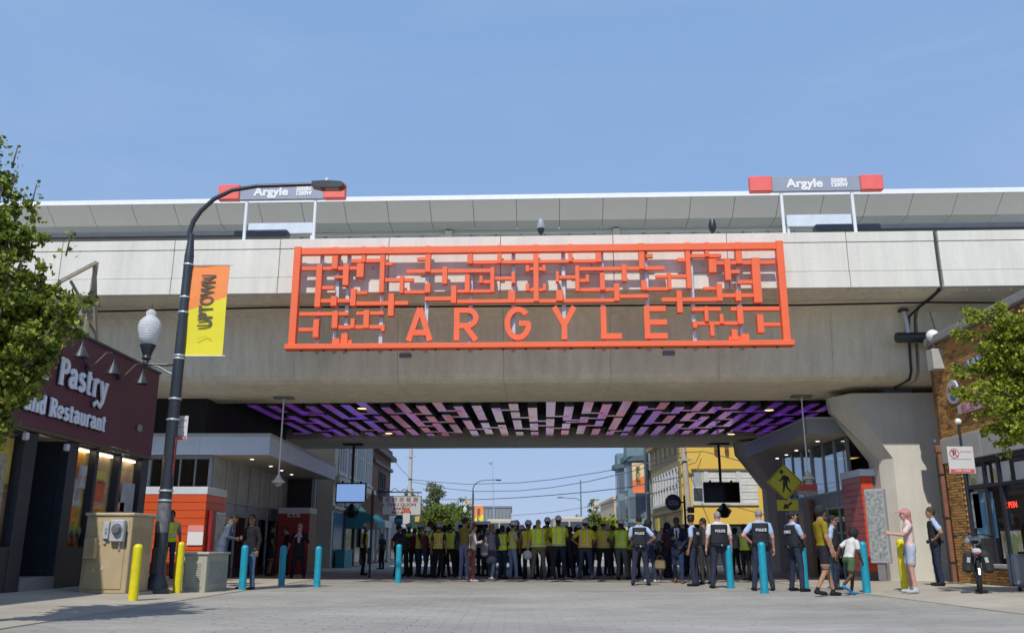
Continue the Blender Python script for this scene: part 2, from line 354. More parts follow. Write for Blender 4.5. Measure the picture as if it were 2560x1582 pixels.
# ---------------------------------------------------------------- platform canopy
CAN = vthing('platform_canopy', 'long shallow grey station canopy with a white rim above the viaduct', 'canopy', 0, 0, 0)
TA, TB, TC = 4.7, 5.4, 6.2
ZA = (BL(300, 509, TA)[1] + BL(2300, 486, TA)[1]) / 2
ZB = (BL(600, 560, TB)[1] + BL(1900, 545, TB)[1]) / 2
ZC = (BL(600, 582, TC)[1] + BL(1900, 571, TC)[1]) / 2
zr = (BL(300, 500, TA)[1] + BL(2300, 475, TA)[1]) / 2
cj = [BL(x, 530, TA + .3)[0] for x in (127, 231, 335, 441, 547, 651, 757, 862)]
dc = (cj[-1] - cj[0]) / 7; cs = [cj[0] + dc * k for k in range(-7, 26)]
for k in range(len(cs) - 1):
    a, b = cs[k] + .008, cs[k + 1] - .008
    MB().prism([(TA + .05, ZA), (TB, ZB), (TB, ZB + .04), (TA + .05, ZA + .05)], a, b, 'yz').build('soffit_panel', GREYP, CAN)
    MB().prism([(TB + .01, ZB), (TC, ZC), (TC, ZC + .04), (TB + .01, ZB + .04)], a, b, 'yz').build('gutter_panel', GREYD, CAN)
    MB().prism([(TC + .01, ZC), (TC + 3.2, ZC + 1.1), (TC + 3.2, ZC + 1.14), (TC + .01, ZC + .04)], a, b, 'yz').build('rear_panel', GREYD, CAN)
S0, S1 = cs[0], cs[-1]
MB().prism([(TA, ZA - .0), (TA + .1, ZA + .05), (TA + .1, zr), (TA, zr + .02)], S0, S1, 'yz').build('rim', WHITEM, CAN)
MB().prism([(TA + .1, ZA + .1), (TC, ZC + .1), (TC, ZC + .4), (TA + .1, zr - .01)], S0, S1, 'yz').build('roof_deck', WHITEM, CAN)
MB().cbox(((S0 + S1) / 2, TC + .05, ZC - .06), (S1 - S0, .1, .07)).build('gutter_pipe', GREYP, CAN)
for k in range(0, len(cs), 4):
    MB().prism([(TC - .2, ZC - .05), (TC + .3, ZC - .05), (TC + 1.3, zt - .3), (TC + .7, zt - .3)], cs[k] + .4, cs[k] + .62, 'yz').build('column', M('canopy_column', (.5, .5, .47), rough=.6), CAN)
# translucent windscreen behind the parapet
WS = vthing('platform_windscreen', 'low row of pale translucent glass panes between parapet and canopy', 'windscreen', 0, 0, 0)
TW = 8.6; zw0, zw1 = zt, BL(1280, 575, TW)[1] + .35
WG = M('milky_glass', (.62, .70, .82), rough=.25, var=.06, scale=1.5)
for k in range(-26, 30):
    MB().box((k * .92 + .02, TW, zw0 - .3), (k * .92 + .9, TW + .015, zw1)).build('pane', WG, WS)
    MB().box((k * .92 - .02, TW - .06, zw0 - .3), (k * .92 + .02, TW + .06, zw1)).build('mullion', GREYD, WS)
MB().box((-24, TW - .08, zw0 + .02), (28, TW - .07, zw0 + .12)).build('rail', M('grey_rail', (.45, .46, .47), rough=.5), WS)
for (xa, xb, g) in ((100, 722, 'left'), (2036, 2700, 'right')):
    sA, zA_ = BL(xa, 592, 1.2); sB, _ = BL(xb, 592, 1.2); zq = BL((xa + xb) / 2, 589.5 if g == 'left' else 568.5, 1.2)[1]
    r = MB().cbox((0, 0, 0), (sB - sA, .3, .22), .05).build('track_barrier', M('barrier_grey', (.075, .085, .1), rough=.5), None)
    vplace(r, (sA + sB) / 2, 1.2, zq); tag(r, 'dark grey beam lying along the parapet top at the %s end' % g, 'beam', 'dark beams on the viaduct')

# ---------------------------------------------------------------- the two station name signs
RED = M('sign_red', (.84, .15, .13), rough=.45, var=.05); SGREY = M('sign_grey', (.30, .34, .42), rough=.45, var=.04); LETW = M('letter_white', (.82, .82, .82), rough=.5, var=0)
def name_sign(x0, x1, ya, yb, ptop, pbot, label, glass_at, rolled):
    t = .12
    sL, _ = BL(x0, (ya[0] + ya[1]) / 2, t); sR, _ = BL(x1, (yb[0] + yb[1]) / 2, t)
    zhi = (BL(x0, ya[0], t)[1] + BL(x1, yb[0], t)[1]) / 2; zlo = (BL(x0, ya[1], t)[1] + BL(x1, yb[1], t)[1]) / 2
    W = sR - sL; Hh = zhi - zlo
    T = vthing('station_sign', label, 'station sign', (sL + sR) / 2, t, zt, 'station name signs on the parapet')
    zc = (zhi + zlo) / 2 - zt
    MB().cbox((0, .04, zc), (W * .66, .12, Hh * .96), .008).build('name_board', SGREY, T)
    for sgn in (-1, 1): MB().cbox((sgn * W * .415, .03, zc), (W * .168, .2, Hh), .025).build('end_block', RED, T, 'auto')
    text('name_lettering', 'Argyle', Hh * .74, LETW, T, (-W * .085, -.025, zc), off=.012, width=W * .275)
    text('grid_lettering', '5000N\n1200W', Hh * .36, LETW, T, (W * .172, -.025, zc + Hh * .02), off=.009, width=W * .125, line=.8)
    for p in ptop:
        sp = BL(p, zt and (ya[1] + yb[1]) / 2, t)[0] - (sL + sR) / 2
        MB().tube([(sp, .06, -.25), (sp, .06, zlo - zt + .01)], .045, 12).build('post', WHITEM, T, 'auto')
    g = glass_at
    return T
name_sign(547, 864.5, (463, 500), (460, 499), (616, 788), None, 'grey station name sign with red ends half hidden behind the street lamp arm', None, True)
name_sign(1873, 2206.5, (444.5, 482), (436, 475.5), (1954, 2131), None, 'grey station name sign with red ends standing clear against the sky at right', None, True)
for (xa, xb, y0, y1, nm) in ((622, 781, 559, 583.5, 'left'), (1966, 2130, 538, 565, 'right')):
    sa_, zh = BL(xa, y0, 3.2); sb_, zl = BL(xb, y1, 3.2)
    T = vthing('advert_panel', 'pale blue panel lying behind the posts of the %s station name sign' % nm, 'panel', (sa_ + sb_) / 2, 3.2, zt, 'pale panels under the canopy')
    MB().cbox((0, 0, (zh + zl) / 2 - zt), (sb_ - sa_, .05, zh - zl), .01).build('panel', M('pale_panel', (.62, .68, .76), rough=.4, var=.1, scale=2.5), T)
    for q in (-1, 1): MB().box((q * (sb_ - sa_) * .48 - .03, .03, -.4), (q * (sb_ - sa_) * .48 + .03, .08, zh - zt)).build('post', WHITEM, T)

# cameras on the parapet
def dome_cam(px, py0, py1, label, dark):
    s, zhi = BL(px, py0, .1); _, zlo = BL(px, py1, .1); h = zhi - zt
    T = vthing('security_camera', label, 'security camera', s, .1, zt, 'cameras on the parapet')
    m = DARKM if dark else M('camera_grey', (.33, .36, .38), rough=.4)
    MB().tube([(0, .12, -.1), (0, .12, h * .55), (0, .03, h * .8)], .025, 8).build('bracket', m, T)
    MB().lathe([(.02, h), (.07, h * .95), (.11, h * .6), (.105, h * .45)], 16).build('housing', m, T, 'auto')
    MB().lathe([(.1, h * .45), (.09, h * .3), (.05, h * .14), (.001, h * .08)], 16).build('dome', M('smoked_dome', (.03, .035, .045), rough=.1), T, 'auto')
dome_cam(1352, 547, 588, 'grey dome camera on the parapet above the middle of the orange sign', False)
dome_cam(1780, 548, 584, 'dark blue dome camera on the parapet left of the right station name sign', True)
# ---------------------------------------------------------------- orange lattice sign
TS = -.34
SG = vthing('street_gateway_sign', 'huge orange lattice sign spelling ARGYLE on the viaduct face', 'sign', 0, 0, 0)
def z5(x, y): return x / 3.823 + 700, y / 3.825 + 580
def z6(x, y): return x / 3.7076 + 1340, y / 3.706 + 580
pl = BL(*z5(150, 600), TS)[0]; pr = BL(*z6(2285, 560), TS)[0]
ztop = (BL(*z5(172, 155), TS)[1] + BL(*z6(2240, 85), TS)[1]) / 2
zt0 = (BL(*z5(210, 225), TS)[1] + BL(*z6(2210, 160), TS)[1]) / 2; zt1 = (BL(*z5(210, 163), TS)[1] + BL(*z6(2210, 95), TS)[1]) / 2
zb1 = (BL(*z5(300, 1085), TS)[1] + BL(*z6(2000, 1010), TS)[1]) / 2; zb0 = (BL(*z5(300, 1132), TS)[1] + BL(*z6(2000, 1062), TS)[1]) / 2
MB().cbox(((pl + pr) / 2, TS + .02, (zt0 + zt1) / 2), (pr - pl, .16, zt1 - zt0), .006).build('top_rail', ORANGE, SG)
MB().cbox(((pl + pr) / 2, TS - .02, (zb0 + zb1) / 2), (pr - pl + .34, .3, zb1 - zb0), .012).build('bottom_rail', ORANGE, SG)
for q in (pl, pr): MB().cbox((q, TS, (ztop + zb1) / 2), (.185, .2, ztop - zb1 - .002), .008).build('end_post', ORANGE, SG)
V5 = [(527,145,355,55),(800,137,290,40),(978,135,580,45),(1415,130,385,52),(2097,122,300,40),(368,312,718,55),(630,308,512,55),(768,300,435,68),(700,543,708,52),(515,615,708,58),(1163,420,585,38),(1410,490,582,55),(1062,590,805,56),(1575,335,498,50),(1817,208,305,52),(1790,410,580,48),(1660,515,682,52),(2030,338,578,38),(2230,383,492,34),(1922,420,490,32),(2365,320,380,34),(2365,497,565,34),(2215,563,678,70),(525,757,922,55),(695,828,922,40),(825,748,920,54),(983,885,950,38),(345,835,1008,55),(535,1018,1082,72),(617,970,1070,62)]
H5 = [(205,740,345,34),(680,960,272,36),(1000,1078,300,32),(1310,1390,255,32),(1845,2430,283,34),(515,600,428,28),(398,518,530,34),(725,835,577,32),(388,690,655,36),(720,1225,678,38),(1000,1278,455,34),(1185,1390,570,32),(1208,2020,370,36),(1690,2015,563,30),(1940,2020,472,32),(2050,2220,440,30),(1380,1640,635,38),(1690,2430,658,36),(2380,2430,350,30),(2380,2430,550,30),(180,655,780,36),(175,320,930,36),(555,985,905,36),(725,990,773,34),(565,685,1048,36)]
V6 = [(0,118,645,48),(320,108,275,36),(978,98,345,52),(1410,90,525,44),(1583,87,230,38),(1877,82,295,58),(580,185,280,50),(383,312,550,38),(818,300,460,46),(615,380,540,46),(198,365,465,30),(475,395,465,32),(75,308,365,30),(78,480,545,30),(220,540,640,68),(748,478,640,50),(1000,450,540,52),(1237,375,535,32),(1330,545,748,52),(1635,250,378,70),(1775,245,448,56),(2045,240,655,76),(1700,480,640,54),(1875,548,640,56),(1578,690,830,36),(1720,762,850,36),(1473,828,890,38),(1632,830,965,38),(1892,688,855,56),(2080,765,935,60),(1840,902,1000,56),(1937,945,1010,76)]
H6 = [(18,610,268,30),(18,80,340,32),(18,80,532,30),(210,370,415,32),(400,480,447,32),(400,1195,335,34),(400,740,532,30),(1018,1085,218,34),(1310,1400,255,34),(1430,1720,217,36),(1660,2220,280,36),(1110,1410,408,32),(1025,1240,525,30),(775,1045,592,34),(18,760,632,34),(1555,1680,520,30),(1165,1720,622,38),(1720,2025,585,36),(1800,1895,365,34),(1870,2020,460,36),(1445,1715,712,36),(1805,2260,708,36),(1490,1900,842,34),(2105,2270,853,34),(1790,1900,982,36)]
KX = lambda p, k: p
def bar(s0, s1, za, zb_, t0, t1): MB().cbox(((s0 + s1) / 2, (t0 + t1) / 2, (za + zb_) / 2), (abs(s1 - s0), t1 - t0, abs(zb_ - za)), .006).build('bar', ORANGE, SG)
for zf, VV, HH, sc in ((z5, V5, H5, 3.823), (z6, V6, H6, 3.7076)):
    for k, (xc, y0, y1, w) in enumerate(VV):
        sc0, za = BL(*zf(xc, y0), TS); sc1, zz = BL(*zf(xc, y1), TS); s = (sc0 + sc1) / 2
        ww = BL(*zf(xc + w / 2, (y0 + y1) / 2), TS)[0] - BL(*zf(xc - w / 2, (y0 + y1) / 2), TS)[0]
        za = min(za, ztop); bar(s - ww / 2, s + ww / 2, zz, za, TS - .03 - .002 * (k % 5), TS + .15)
    for k, (x0, x1, yc, h) in enumerate(HH):
        sa, za = BL(*zf(x0, yc), TS); sb, zz = BL(*zf(x1, yc), TS); z = (za + zz) / 2
        hh = BL(*zf(x0, yc - h / 2), TS)[1] - BL(*zf(x0, yc + h / 2), TS)[1]
        bar(sa, sb, z - hh / 2, z + hh / 2, TS + .012 + .002 * (k % 4), TS + .12)
# letters from strokes
def stroke_letter(name, paths, w, depth, s0, s1, z0, z1, t, mat, parent):
    """paths on a unit box; each drawn as a band of width w (metres), all joined into one letter with real thickness"""
    bm = MB(); W, H = s1 - s0, z1 - z0
    for n_, path in enumerate(paths):
        P = [Vector((s0 + a * W, z0 + b * H)) for a, b in path]; N = len(P); L = []; R = []
        for i in range(N):
            d = P[min(i + 1, N - 1)] - P[max(i - 1, 0)]; d.normalize(); nrm = Vector((-d.y, d.x))
            L.append(P[i] + nrm * w / 2); R.append(P[i] - nrm * w / 2)
        ta, tb = t + .0015 * n_, t + depth
        v = [(p.x, ta, p.y) for p in L] + [(p.x, ta, p.y) for p in R] + [(p.x, tb, p.y) for p in L] + [(p.x, tb, p.y) for p in R]
        f = [(0, N, 3 * N, 2 * N), (N - 1, 3 * N - 1, 4 * N - 1, 2 * N - 1)]
        for i in range(N - 1): f += [(i, i + 1, N + i + 1, N + i), (2 * N + i, 3 * N + i, 3 * N + i + 1, 2 * N + i + 1), (i, 2 * N + i, 2 * N + i + 1, i + 1), (N + i, N + i + 1, 3 * N + i + 1, 3 * N + i)]
        bm.add(v, f)
    return bm.build(name, mat, parent)
def arc(cx, cy, rx, ry, a0, a1, n=14): return [(cx + rx * math.cos(math.radians(a0 + (a1 - a0) * i / n)), cy + ry * math.sin(math.radians(a0 + (a1 - a0) * i / n))) for i in range(n + 1)]
GL = {
 'A': [[(.10, 0), (.5, 1)], [(.5, 1), (.90, 0)], [(.24, .25), (.76, .25)]],
 'R': [[(.12, 0), (.12, 1)], [(.12, .92), (.55, .92)] + arc(.55, .685, .33, .235, 90, -90)[1:] + [(.12, .45)], [(.45, .45), (.9, 0)]],
 'G': [arc(.52, .5, .42, .425, 40, 180, 16) + arc(.52, .5, .42, .425, 180, 345, 16)[1:] + [(.92, .52)], [(.98, .5), (.55, .5)]],
 'Y': [[(.5, 0), (.5, .5)], [(.5, .44), (.1, 1)], [(.5, .44), (.9, 1)]],
 'L': [[(.14, 0), (.14, 1)], [(.0, .085), (1, .085)]],
 'E': [[(.12, 0), (.12, 1)], [(.0, .915), (.97, .915)], [(.0, .5), (1, .5)], [(.0, .085), (1, .085)]]}
for ch, zf, x0, x1, y0, y1 in (('A', z5, 1205, 1462, 725, 1038), ('R', z5, 1660, 1900, 722, 1033), ('G', z5, 2148, 2392, 715, 1030), ('Y', z6, 145, 380, 690, 992), ('L', z6, 600, 792, 686, 988), ('E', z6, 1005, 1215, 682, 985)):
    sa, _ = BL(*zf(x0, (y0 + y1) / 2), TS); sb, _ = BL(*zf(x1, (y0 + y1) / 2), TS); xm = (x0 + x1) / 2
    stroke_letter('letter', GL[ch], .145, .11, sa, sb, BL(*zf(xm, y1), TS)[1], BL(*zf(xm, y0), TS)[1], TS + .0, ORANGE, SG)
for zf, x in ((z5, 383), (z5, 545), (z5, 645), (z5, 977), (z5, 1405), (z5, 1824), (z5, 2232), (z6, 258), (z6, 617), (z6, 1031), (z6, 1453), (z6, 1885)):
    s = BL(*zf(x, 650), TS + .2)[0]; MB().cbox((s, TS + .2, (zt0 + zb0) / 2), (.105, .07, zt0 - zb0 + .1), .008).build('hanger', SILVER, SG)
for k in range(9): s = pl + .5 + (pr - pl - 1) * k / 8; MB().box((s - .02, TS + .22, z2 + .2), (s + .02, -.005, z2 + .26)).build('standoff', SILVER, SG)
for k in range(22):
    s = pl + .25 + (pr - pl - .5) * k / 21; MB().lathe([(.035, -.02), (.035, .02)], 8, (s, TS - .02, zb0 - .01)).build('bolt', M('rust_bolt', (.12, .03, .015), rough=.6), SG)

# ---------------------------------------------------------------- ceiling artwork: folded iridescent strips in a fret pattern
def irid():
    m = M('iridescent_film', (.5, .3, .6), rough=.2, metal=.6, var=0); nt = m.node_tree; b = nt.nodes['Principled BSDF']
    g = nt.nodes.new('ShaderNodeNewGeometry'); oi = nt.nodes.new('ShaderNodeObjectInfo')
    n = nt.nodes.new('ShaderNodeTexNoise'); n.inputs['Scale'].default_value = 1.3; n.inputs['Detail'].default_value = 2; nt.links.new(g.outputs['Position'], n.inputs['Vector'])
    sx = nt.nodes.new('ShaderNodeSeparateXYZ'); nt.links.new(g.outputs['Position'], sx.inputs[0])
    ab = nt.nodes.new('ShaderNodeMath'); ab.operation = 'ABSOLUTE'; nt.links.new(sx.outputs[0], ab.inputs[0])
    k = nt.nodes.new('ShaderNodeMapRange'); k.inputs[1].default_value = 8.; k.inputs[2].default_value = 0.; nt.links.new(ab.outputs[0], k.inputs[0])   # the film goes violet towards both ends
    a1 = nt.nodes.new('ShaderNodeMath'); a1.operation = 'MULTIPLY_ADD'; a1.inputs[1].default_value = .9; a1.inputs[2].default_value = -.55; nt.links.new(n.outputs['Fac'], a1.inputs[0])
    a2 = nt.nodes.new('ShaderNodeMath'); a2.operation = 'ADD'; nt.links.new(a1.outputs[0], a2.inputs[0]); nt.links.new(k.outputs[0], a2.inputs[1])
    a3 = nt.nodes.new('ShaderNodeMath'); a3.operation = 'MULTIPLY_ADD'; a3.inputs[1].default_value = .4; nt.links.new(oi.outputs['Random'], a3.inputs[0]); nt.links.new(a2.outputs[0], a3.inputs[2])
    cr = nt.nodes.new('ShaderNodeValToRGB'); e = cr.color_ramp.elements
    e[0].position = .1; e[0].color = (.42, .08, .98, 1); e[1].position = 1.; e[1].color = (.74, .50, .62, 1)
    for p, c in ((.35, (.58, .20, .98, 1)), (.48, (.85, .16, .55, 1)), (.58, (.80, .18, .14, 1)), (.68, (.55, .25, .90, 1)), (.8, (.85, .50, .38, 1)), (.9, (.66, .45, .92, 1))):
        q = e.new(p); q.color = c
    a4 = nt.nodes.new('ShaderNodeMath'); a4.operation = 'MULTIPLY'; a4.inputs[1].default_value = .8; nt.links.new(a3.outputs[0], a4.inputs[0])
    nt.links.new(a4.outputs[0], cr.inputs[0]); nt.links.new(cr.outputs[0], b.inputs['Base Color']); nt.links.new(cr.outputs[0], b.inputs['Emission Color']); b.inputs['Emission Strength'].default_value = .11; return m   # faint glow added to the film so its violet stays bright in deep shade
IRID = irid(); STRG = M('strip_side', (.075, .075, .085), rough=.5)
ART = vthing('ceiling_artwork', 'fret pattern of violet and copper iridescent strips under the viaduct', 'artwork', 0, 0, 0)
ZR = 5.6
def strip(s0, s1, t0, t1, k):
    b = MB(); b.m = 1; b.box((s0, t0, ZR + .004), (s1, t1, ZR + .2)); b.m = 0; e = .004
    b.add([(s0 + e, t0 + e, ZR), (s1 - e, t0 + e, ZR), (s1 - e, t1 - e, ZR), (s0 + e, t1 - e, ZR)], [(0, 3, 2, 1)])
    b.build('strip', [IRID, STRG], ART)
sL, sR = BL(640, 1010, 7.)[0], BL(2085, 1010, 7.)[0]; P_ = .62; ncol = int((sR - sL) / P_); rr = random.Random(11)
T0, T1 = 6.4, 15.0
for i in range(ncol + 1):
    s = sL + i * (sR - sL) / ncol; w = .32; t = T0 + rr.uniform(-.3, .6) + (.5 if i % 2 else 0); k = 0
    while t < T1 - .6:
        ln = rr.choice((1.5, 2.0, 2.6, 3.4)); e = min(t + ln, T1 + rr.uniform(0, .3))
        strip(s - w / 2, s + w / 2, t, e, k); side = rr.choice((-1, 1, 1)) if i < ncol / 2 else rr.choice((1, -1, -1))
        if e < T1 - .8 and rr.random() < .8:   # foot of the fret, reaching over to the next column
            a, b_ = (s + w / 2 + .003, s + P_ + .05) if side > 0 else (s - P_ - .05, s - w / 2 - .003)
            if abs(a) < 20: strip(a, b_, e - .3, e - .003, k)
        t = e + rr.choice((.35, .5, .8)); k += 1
for (px, py) in ((905, 1021), (972, 1083), (1923, 1025), (1828, 1085)):
    d = ray(px, py); p = CP + d * ((ZR - .02 - CAM_H) / d.z)
    L = thing('downlight', {905: 'lit round downlight among violet strips, front left', 972: 'lit round downlight low among red strips, rear left', 1923: 'lit round downlight among violet strips, front right', 1828: 'lit round downlight near the dark girder, rear right'}[px], 'downlight', tuple(p), 0, 'downlights in the ceiling artwork')
    MB().lathe([(.17, .0), (.19, .02), (.19, .5), (.001, .5)], 18).build('can', DARKM, L, 'auto')
    MB().lathe([(.001, -.004), (.15, -.004), (.15, .004)], 18).build('lens', M('warm_lens', (.9, .75, .3), var=0, emit=(1, .78, .28), estr=2.2), L)
# ---------------------------------------------------------------- right concrete pier (and its twin at the rear)
def pier(name, label, x, y, mirror, h=5.3, s=1.):
    T = thing(name, label, 'bridge pier', (x, y, 0), -BA, 'hammerhead piers of the viaduct'); q = mirror
    # plan sections: front chamfered octagon, flaring upwards
    def sec(w, ext, dpt, c, z):  # w half front, ext extra on the street side
        l = -w - ext; r = w + ext
        return [(l + c * .55, 0, z), (r - c * .55, 0, z), (r, c, z), (r, dpt - c, z), (r - c * .55, dpt, z), (l + c * .55, dpt, z), (l, dpt - c, z), (l, c, z)]
    secs = [sec(.72, .12, 1.7, .45, 0), sec(.72, .12, 1.7, .45, 3.42), sec(1.05, .95, 1.7, .9, 4.86), sec(1.05, 1.0, 1.7, .9, h)]
    for nm, i0, i1 in (('column', 0, 1), ('flared_head', 1, 2), ('cap', 2, 3)):
        b = MB(); v = []; f = []
        for sct in secs[i0:i1 + 1]: v += [(p[0] * q * s, p[1], p[2]) for p in sct]
        n = 8
        for r in range(i1 - i0):
            for j in range(n): f.append((r * n + j, r * n + (j + 1) % n, (r + 1) * n + (j + 1) % n, (r + 1) * n + j))
        f += [tuple(range(n - 1, -1, -1)), tuple((i1 - i0) * n + j for j in range(n))]
        b.add(v, f).build(nm, CONC_P, T)
    MB().cbox((.0, .9, h + .1), (.8, .7, .22), .01).build('bearing', M('bearing_grey', (.33, .37, .42), rough=.6), T)
    return T
pier('bridge_pier', 'tall pale concrete pier with a flared head beside the brick shop', gx(2281, 25.1) + .45, 25.1, 1)
pier('bridge_pier', 'shaded rear concrete pier with slanted head behind the pedestrian crossing sign', 11.7, 37.6, 1, 5.4)
pier('bridge_pier', 'concrete pier half lost in shade behind the left station entrance', -13.5, 25.4, 1)

# ---------------------------------------------------------------- station entrance, left
ALU = M('anodised_aluminium', (.64, .73, .86), rough=.45, metal=.0, var=.06, scale=2)
SOFF = M('canopy_soffit', (.62, .57, .48), rough=.6, var=.05)
MULL = M('mullion_grey', (.36, .39, .42), rough=.45, metal=.4)
DGLASS = glass('dark_glass', (.25, .28, .3), .12)
INTER = M('dim_interior', (.02, .02, .022), rough=.9)
SPOT = M('small_spot_lens', (.9, .9, .85), var=0, emit=(1, .93, .8), estr=2.5)
TILEO = M('orange_tile', (.62, .09, .022), rough=.42, var=.08, scale=.9); TILER = M('red_tile', (.30, .022, .018), rough=.4, var=.1)
CAPM = M('cap_metal', (.60, .64, .68), rough=.4, var=.06)
FX, FY0, FY1, FZ0, FZ1 = -7.44, 27.0, 37.4, 3.72, 4.37
E1 = thing('station_entrance', 'glass and steel station entrance with deep flat canopy and orange corner block, left', 'station entrance', (0, 0, 0), 0, 'station entrances under the viaduct')
def fascia_panels(T, x0, x1, y, z0, z1, n, axis):
    for k in range(n):
        a = x0 + (x1 - x0) * k / n; b = x0 + (x1 - x0) * (k + 1) / n; g = .004
        if axis == 'x': MB().box((a + g, y, z0), (b - g, y + .05, z1)).build('fascia_panel', ALU, T)
        else: MB().box((y - .05, a + g, z0), (y, b - g, z1)).build('fascia_panel', ALU, T)
fascia_panels(E1, -16, FX, FY0, FZ0, FZ1 - .1, 4, 'x')
fascia_panels(E1, FY0 + .05, FY1, FX, FZ0, FZ1 - .1, 5, 'y')
MB().box((-16, FY0 - .02, FZ1 - .1), (FX + .02, FY1, FZ1)).build('roof_edge', GREYP, E1)
MB().box((-16, FY0 + .055, FZ0 + .02), (FX - .055, FY1 - .01, FZ0 + .06)).build('canopy_soffit', SOFF, E1)
for (px, py) in ((630, 1148), (677, 1165.5), (704, 1176), (729, 1186), (764, 1198.5)):
    p = CP + ray(px, py) * ((FZ0 + .01 - CAM_H) / ray(px, py).z)
    MB().lathe([(.001, -.005), (.06, -.005), (.06, .02)], 12, (p.x, p.y, FZ0 + .012)).build('spotlight', SPOT, E1)
WX, WY0 = -9.27, 27.35
# front glazing towards the camera
MB().box((-16, WY0 + .02, 2.6), (WX - .06, WY0 + .04, FZ0)).build('front_glass', DGLASS, E1)
for k in range(14):
    x = WX - .03 - .47 * k; w = .05 if k in (0, 4, 8) else .018
    MB().box((x - w, WY0 - .04 - w * .3, 0), (x + w, WY0 + .06, FZ0 - .02)).build('mullion', MULL, E1)
MB().box((-16, WY0 - .05, FZ0 - .1), (WX, WY0 + .012, FZ0 - .001)).build('transom', MULL, E1)
# side wall: corrugated screen above, glazing and doors below
cor = M('corrugated_screen', (.48, .47, .43), rough=.45, metal=.3, var=.3, scale=1.2)
ys = np.linspace(WY0 + .1, 36.6, 190)
b = MB(); v = []; f = []
for i, y in enumerate(ys):
    x = WX - .02 + (.035 if i % 4 in (1, 2) else 0); v += [(x, y, 2.42), (x, y, FZ0 + .02)]
for i in range(len(ys) - 1): f.append((2 * i, 2 * i + 2, 2 * i + 3, 2 * i + 1))
b.add(v, f).build('corrugated_screen', cor, E1)
for k in range(8):
    y = WY0 + .05 + k * 1.32; MB().box((WX - .04, y - .035, 0), (WX + .04, y + .035, FZ0 - .03)).build('mullion', MULL, E1)
    if k < 7:
        MB().box((WX - .03, y + .04, 2.02), (WX - .01, y + 1.28, 2.40)).build('light_panel', M('pale_transom_panel', (.34, .36, .38), rough=.4, var=.2, scale=.8), E1)
        MB().box((WX - .02, y + .04, .35), (WX - .0, y + 1.28, 1.98)).build('door_glass', DGLASS, E1)
        MB().box((WX - .03, y + .04, .05), (WX + .01, y + 1.28, .33)).build('kick_panel', DARKM, E1)
for z in (2.0, 2.41): MB().box((WX - .045, WY0, z - .03), (WX + .045, 36.7, z + .03)).build('transom', MULL, E1)
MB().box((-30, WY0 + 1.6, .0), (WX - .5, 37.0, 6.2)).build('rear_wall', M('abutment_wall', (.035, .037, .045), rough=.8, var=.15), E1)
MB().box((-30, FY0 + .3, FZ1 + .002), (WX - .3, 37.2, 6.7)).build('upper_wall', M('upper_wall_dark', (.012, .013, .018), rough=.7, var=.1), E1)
MB().box((-16, WY0 + .1, -.02), (WX - .07, WY0 + 1.5, .02)).build('lobby_floor', M('lobby_floor', (.12, .12, .12)), E1)
MB().box((WX - .1, 36.75, 0), (-8.2, 37.6, FZ0)).build('end_wall', M('brown_end_wall', (.035, .032, .034), rough=.6), E1)
MB().box((-8.2, 36.5, 0), (-8.05, 36.65, FZ0)).build('canopy_post', MULL, E1)
# orange tiled block
def tiled_block(T, x0, x1, y0, y1, z0, z1, caph, rows, mfront, mside, nface):
    MB().box((x0 + .03, y0 + .03, z0), (x1 - .03, y1 - .03, z1)).build('block_core', M('block_core', (.12, .02, .012), rough=.7), T)
    MB().cbox(((x0 + x1) / 2, (y0 + y1) / 2, z1 + caph / 2 + .001), (x1 - x0 + .02, y1 - y0 + .02, caph), .008).build('block_cap', CAPM, T)
    hgt = (z1 - z0) / rows
    for r in range(rows):
        za = z0 + r * hgt + .006; zb_ = z0 + (r + 1) * hgt - .006
        for c in range(nface):
            a = x0 + (x1 - x0) * c / nface + .003; b_ = x0 + (x1 - x0) * (c + 1) / nface - .003
            MB().box((a, y0 - rnd.uniform(0, .004), za), (b_, y0 + .029, zb_)).build('tile', mfront, T)
        for xx, yy in (((x1 - .029, x1 + rnd.uniform(0, .004)), mside[0]), ((x0 - rnd.uniform(0, .004), x0 + .029), mside[1])):
            if yy: MB().box((xx[0], y0 + .032, za), (xx[1], y1 - .002, zb_)).build('tile', yy, T)
BK0, BK1 = -11.9, onY(512, 1300, 25.5).x
bz = onY(512, 1235, 25.5).z; bc = onY(512, 1216, 25.5).z
tiled_block(E1, BK0, BK1, 25.5, 27.25, .02, bz, bc - bz, 11, TILEO, (TILEO, None), 3)
p = onY(488, 1337, 25.45)
N = MB(); N.box((p.x - .22, 25.46, p.z - .27), (p.x + .22, 25.485, p.z + .27)).build('notice', M('notice_white', (.75, .75, .75), var=0), E1)
MB().box((p.x - .22, 25.455, p.z + .1), (p.x + .22, 25.459, p.z + .27)).build('notice_header', M('notice_pink', (.75, .28, .25), var=0), E1)
MB().box((BK1 + .01, 25.7, .25), (BK1 + .14, 26.05, 2.0)).build('red_reveal', TILER, E1)
MB().box((BK1 + .015, 26.06, .7), (BK1 + .1, 27.0, 1.98)).build('map_case', ALU, E1)
MB().box((BK1 + .1, 26.1, .75), (BK1 + .112, 26.96, 1.93)).build('map_sheet', M('map_sheet', (.33, .36, .36), rough=.3, var=.45, scale=5), E1)
# second, smaller red block further in
tiled_block(E1, -8.95, -7.75, 34.4, 35.6, .02, onY(740, 1283, 34.4).z, .22, 8, TILER, (M('tan_tile', (.28, .17, .1), rough=.5), None), 1)
text('block_lettering', 'cta', .3, LETW, E1, (-8.36, 34.385, 2.2), width=.5)

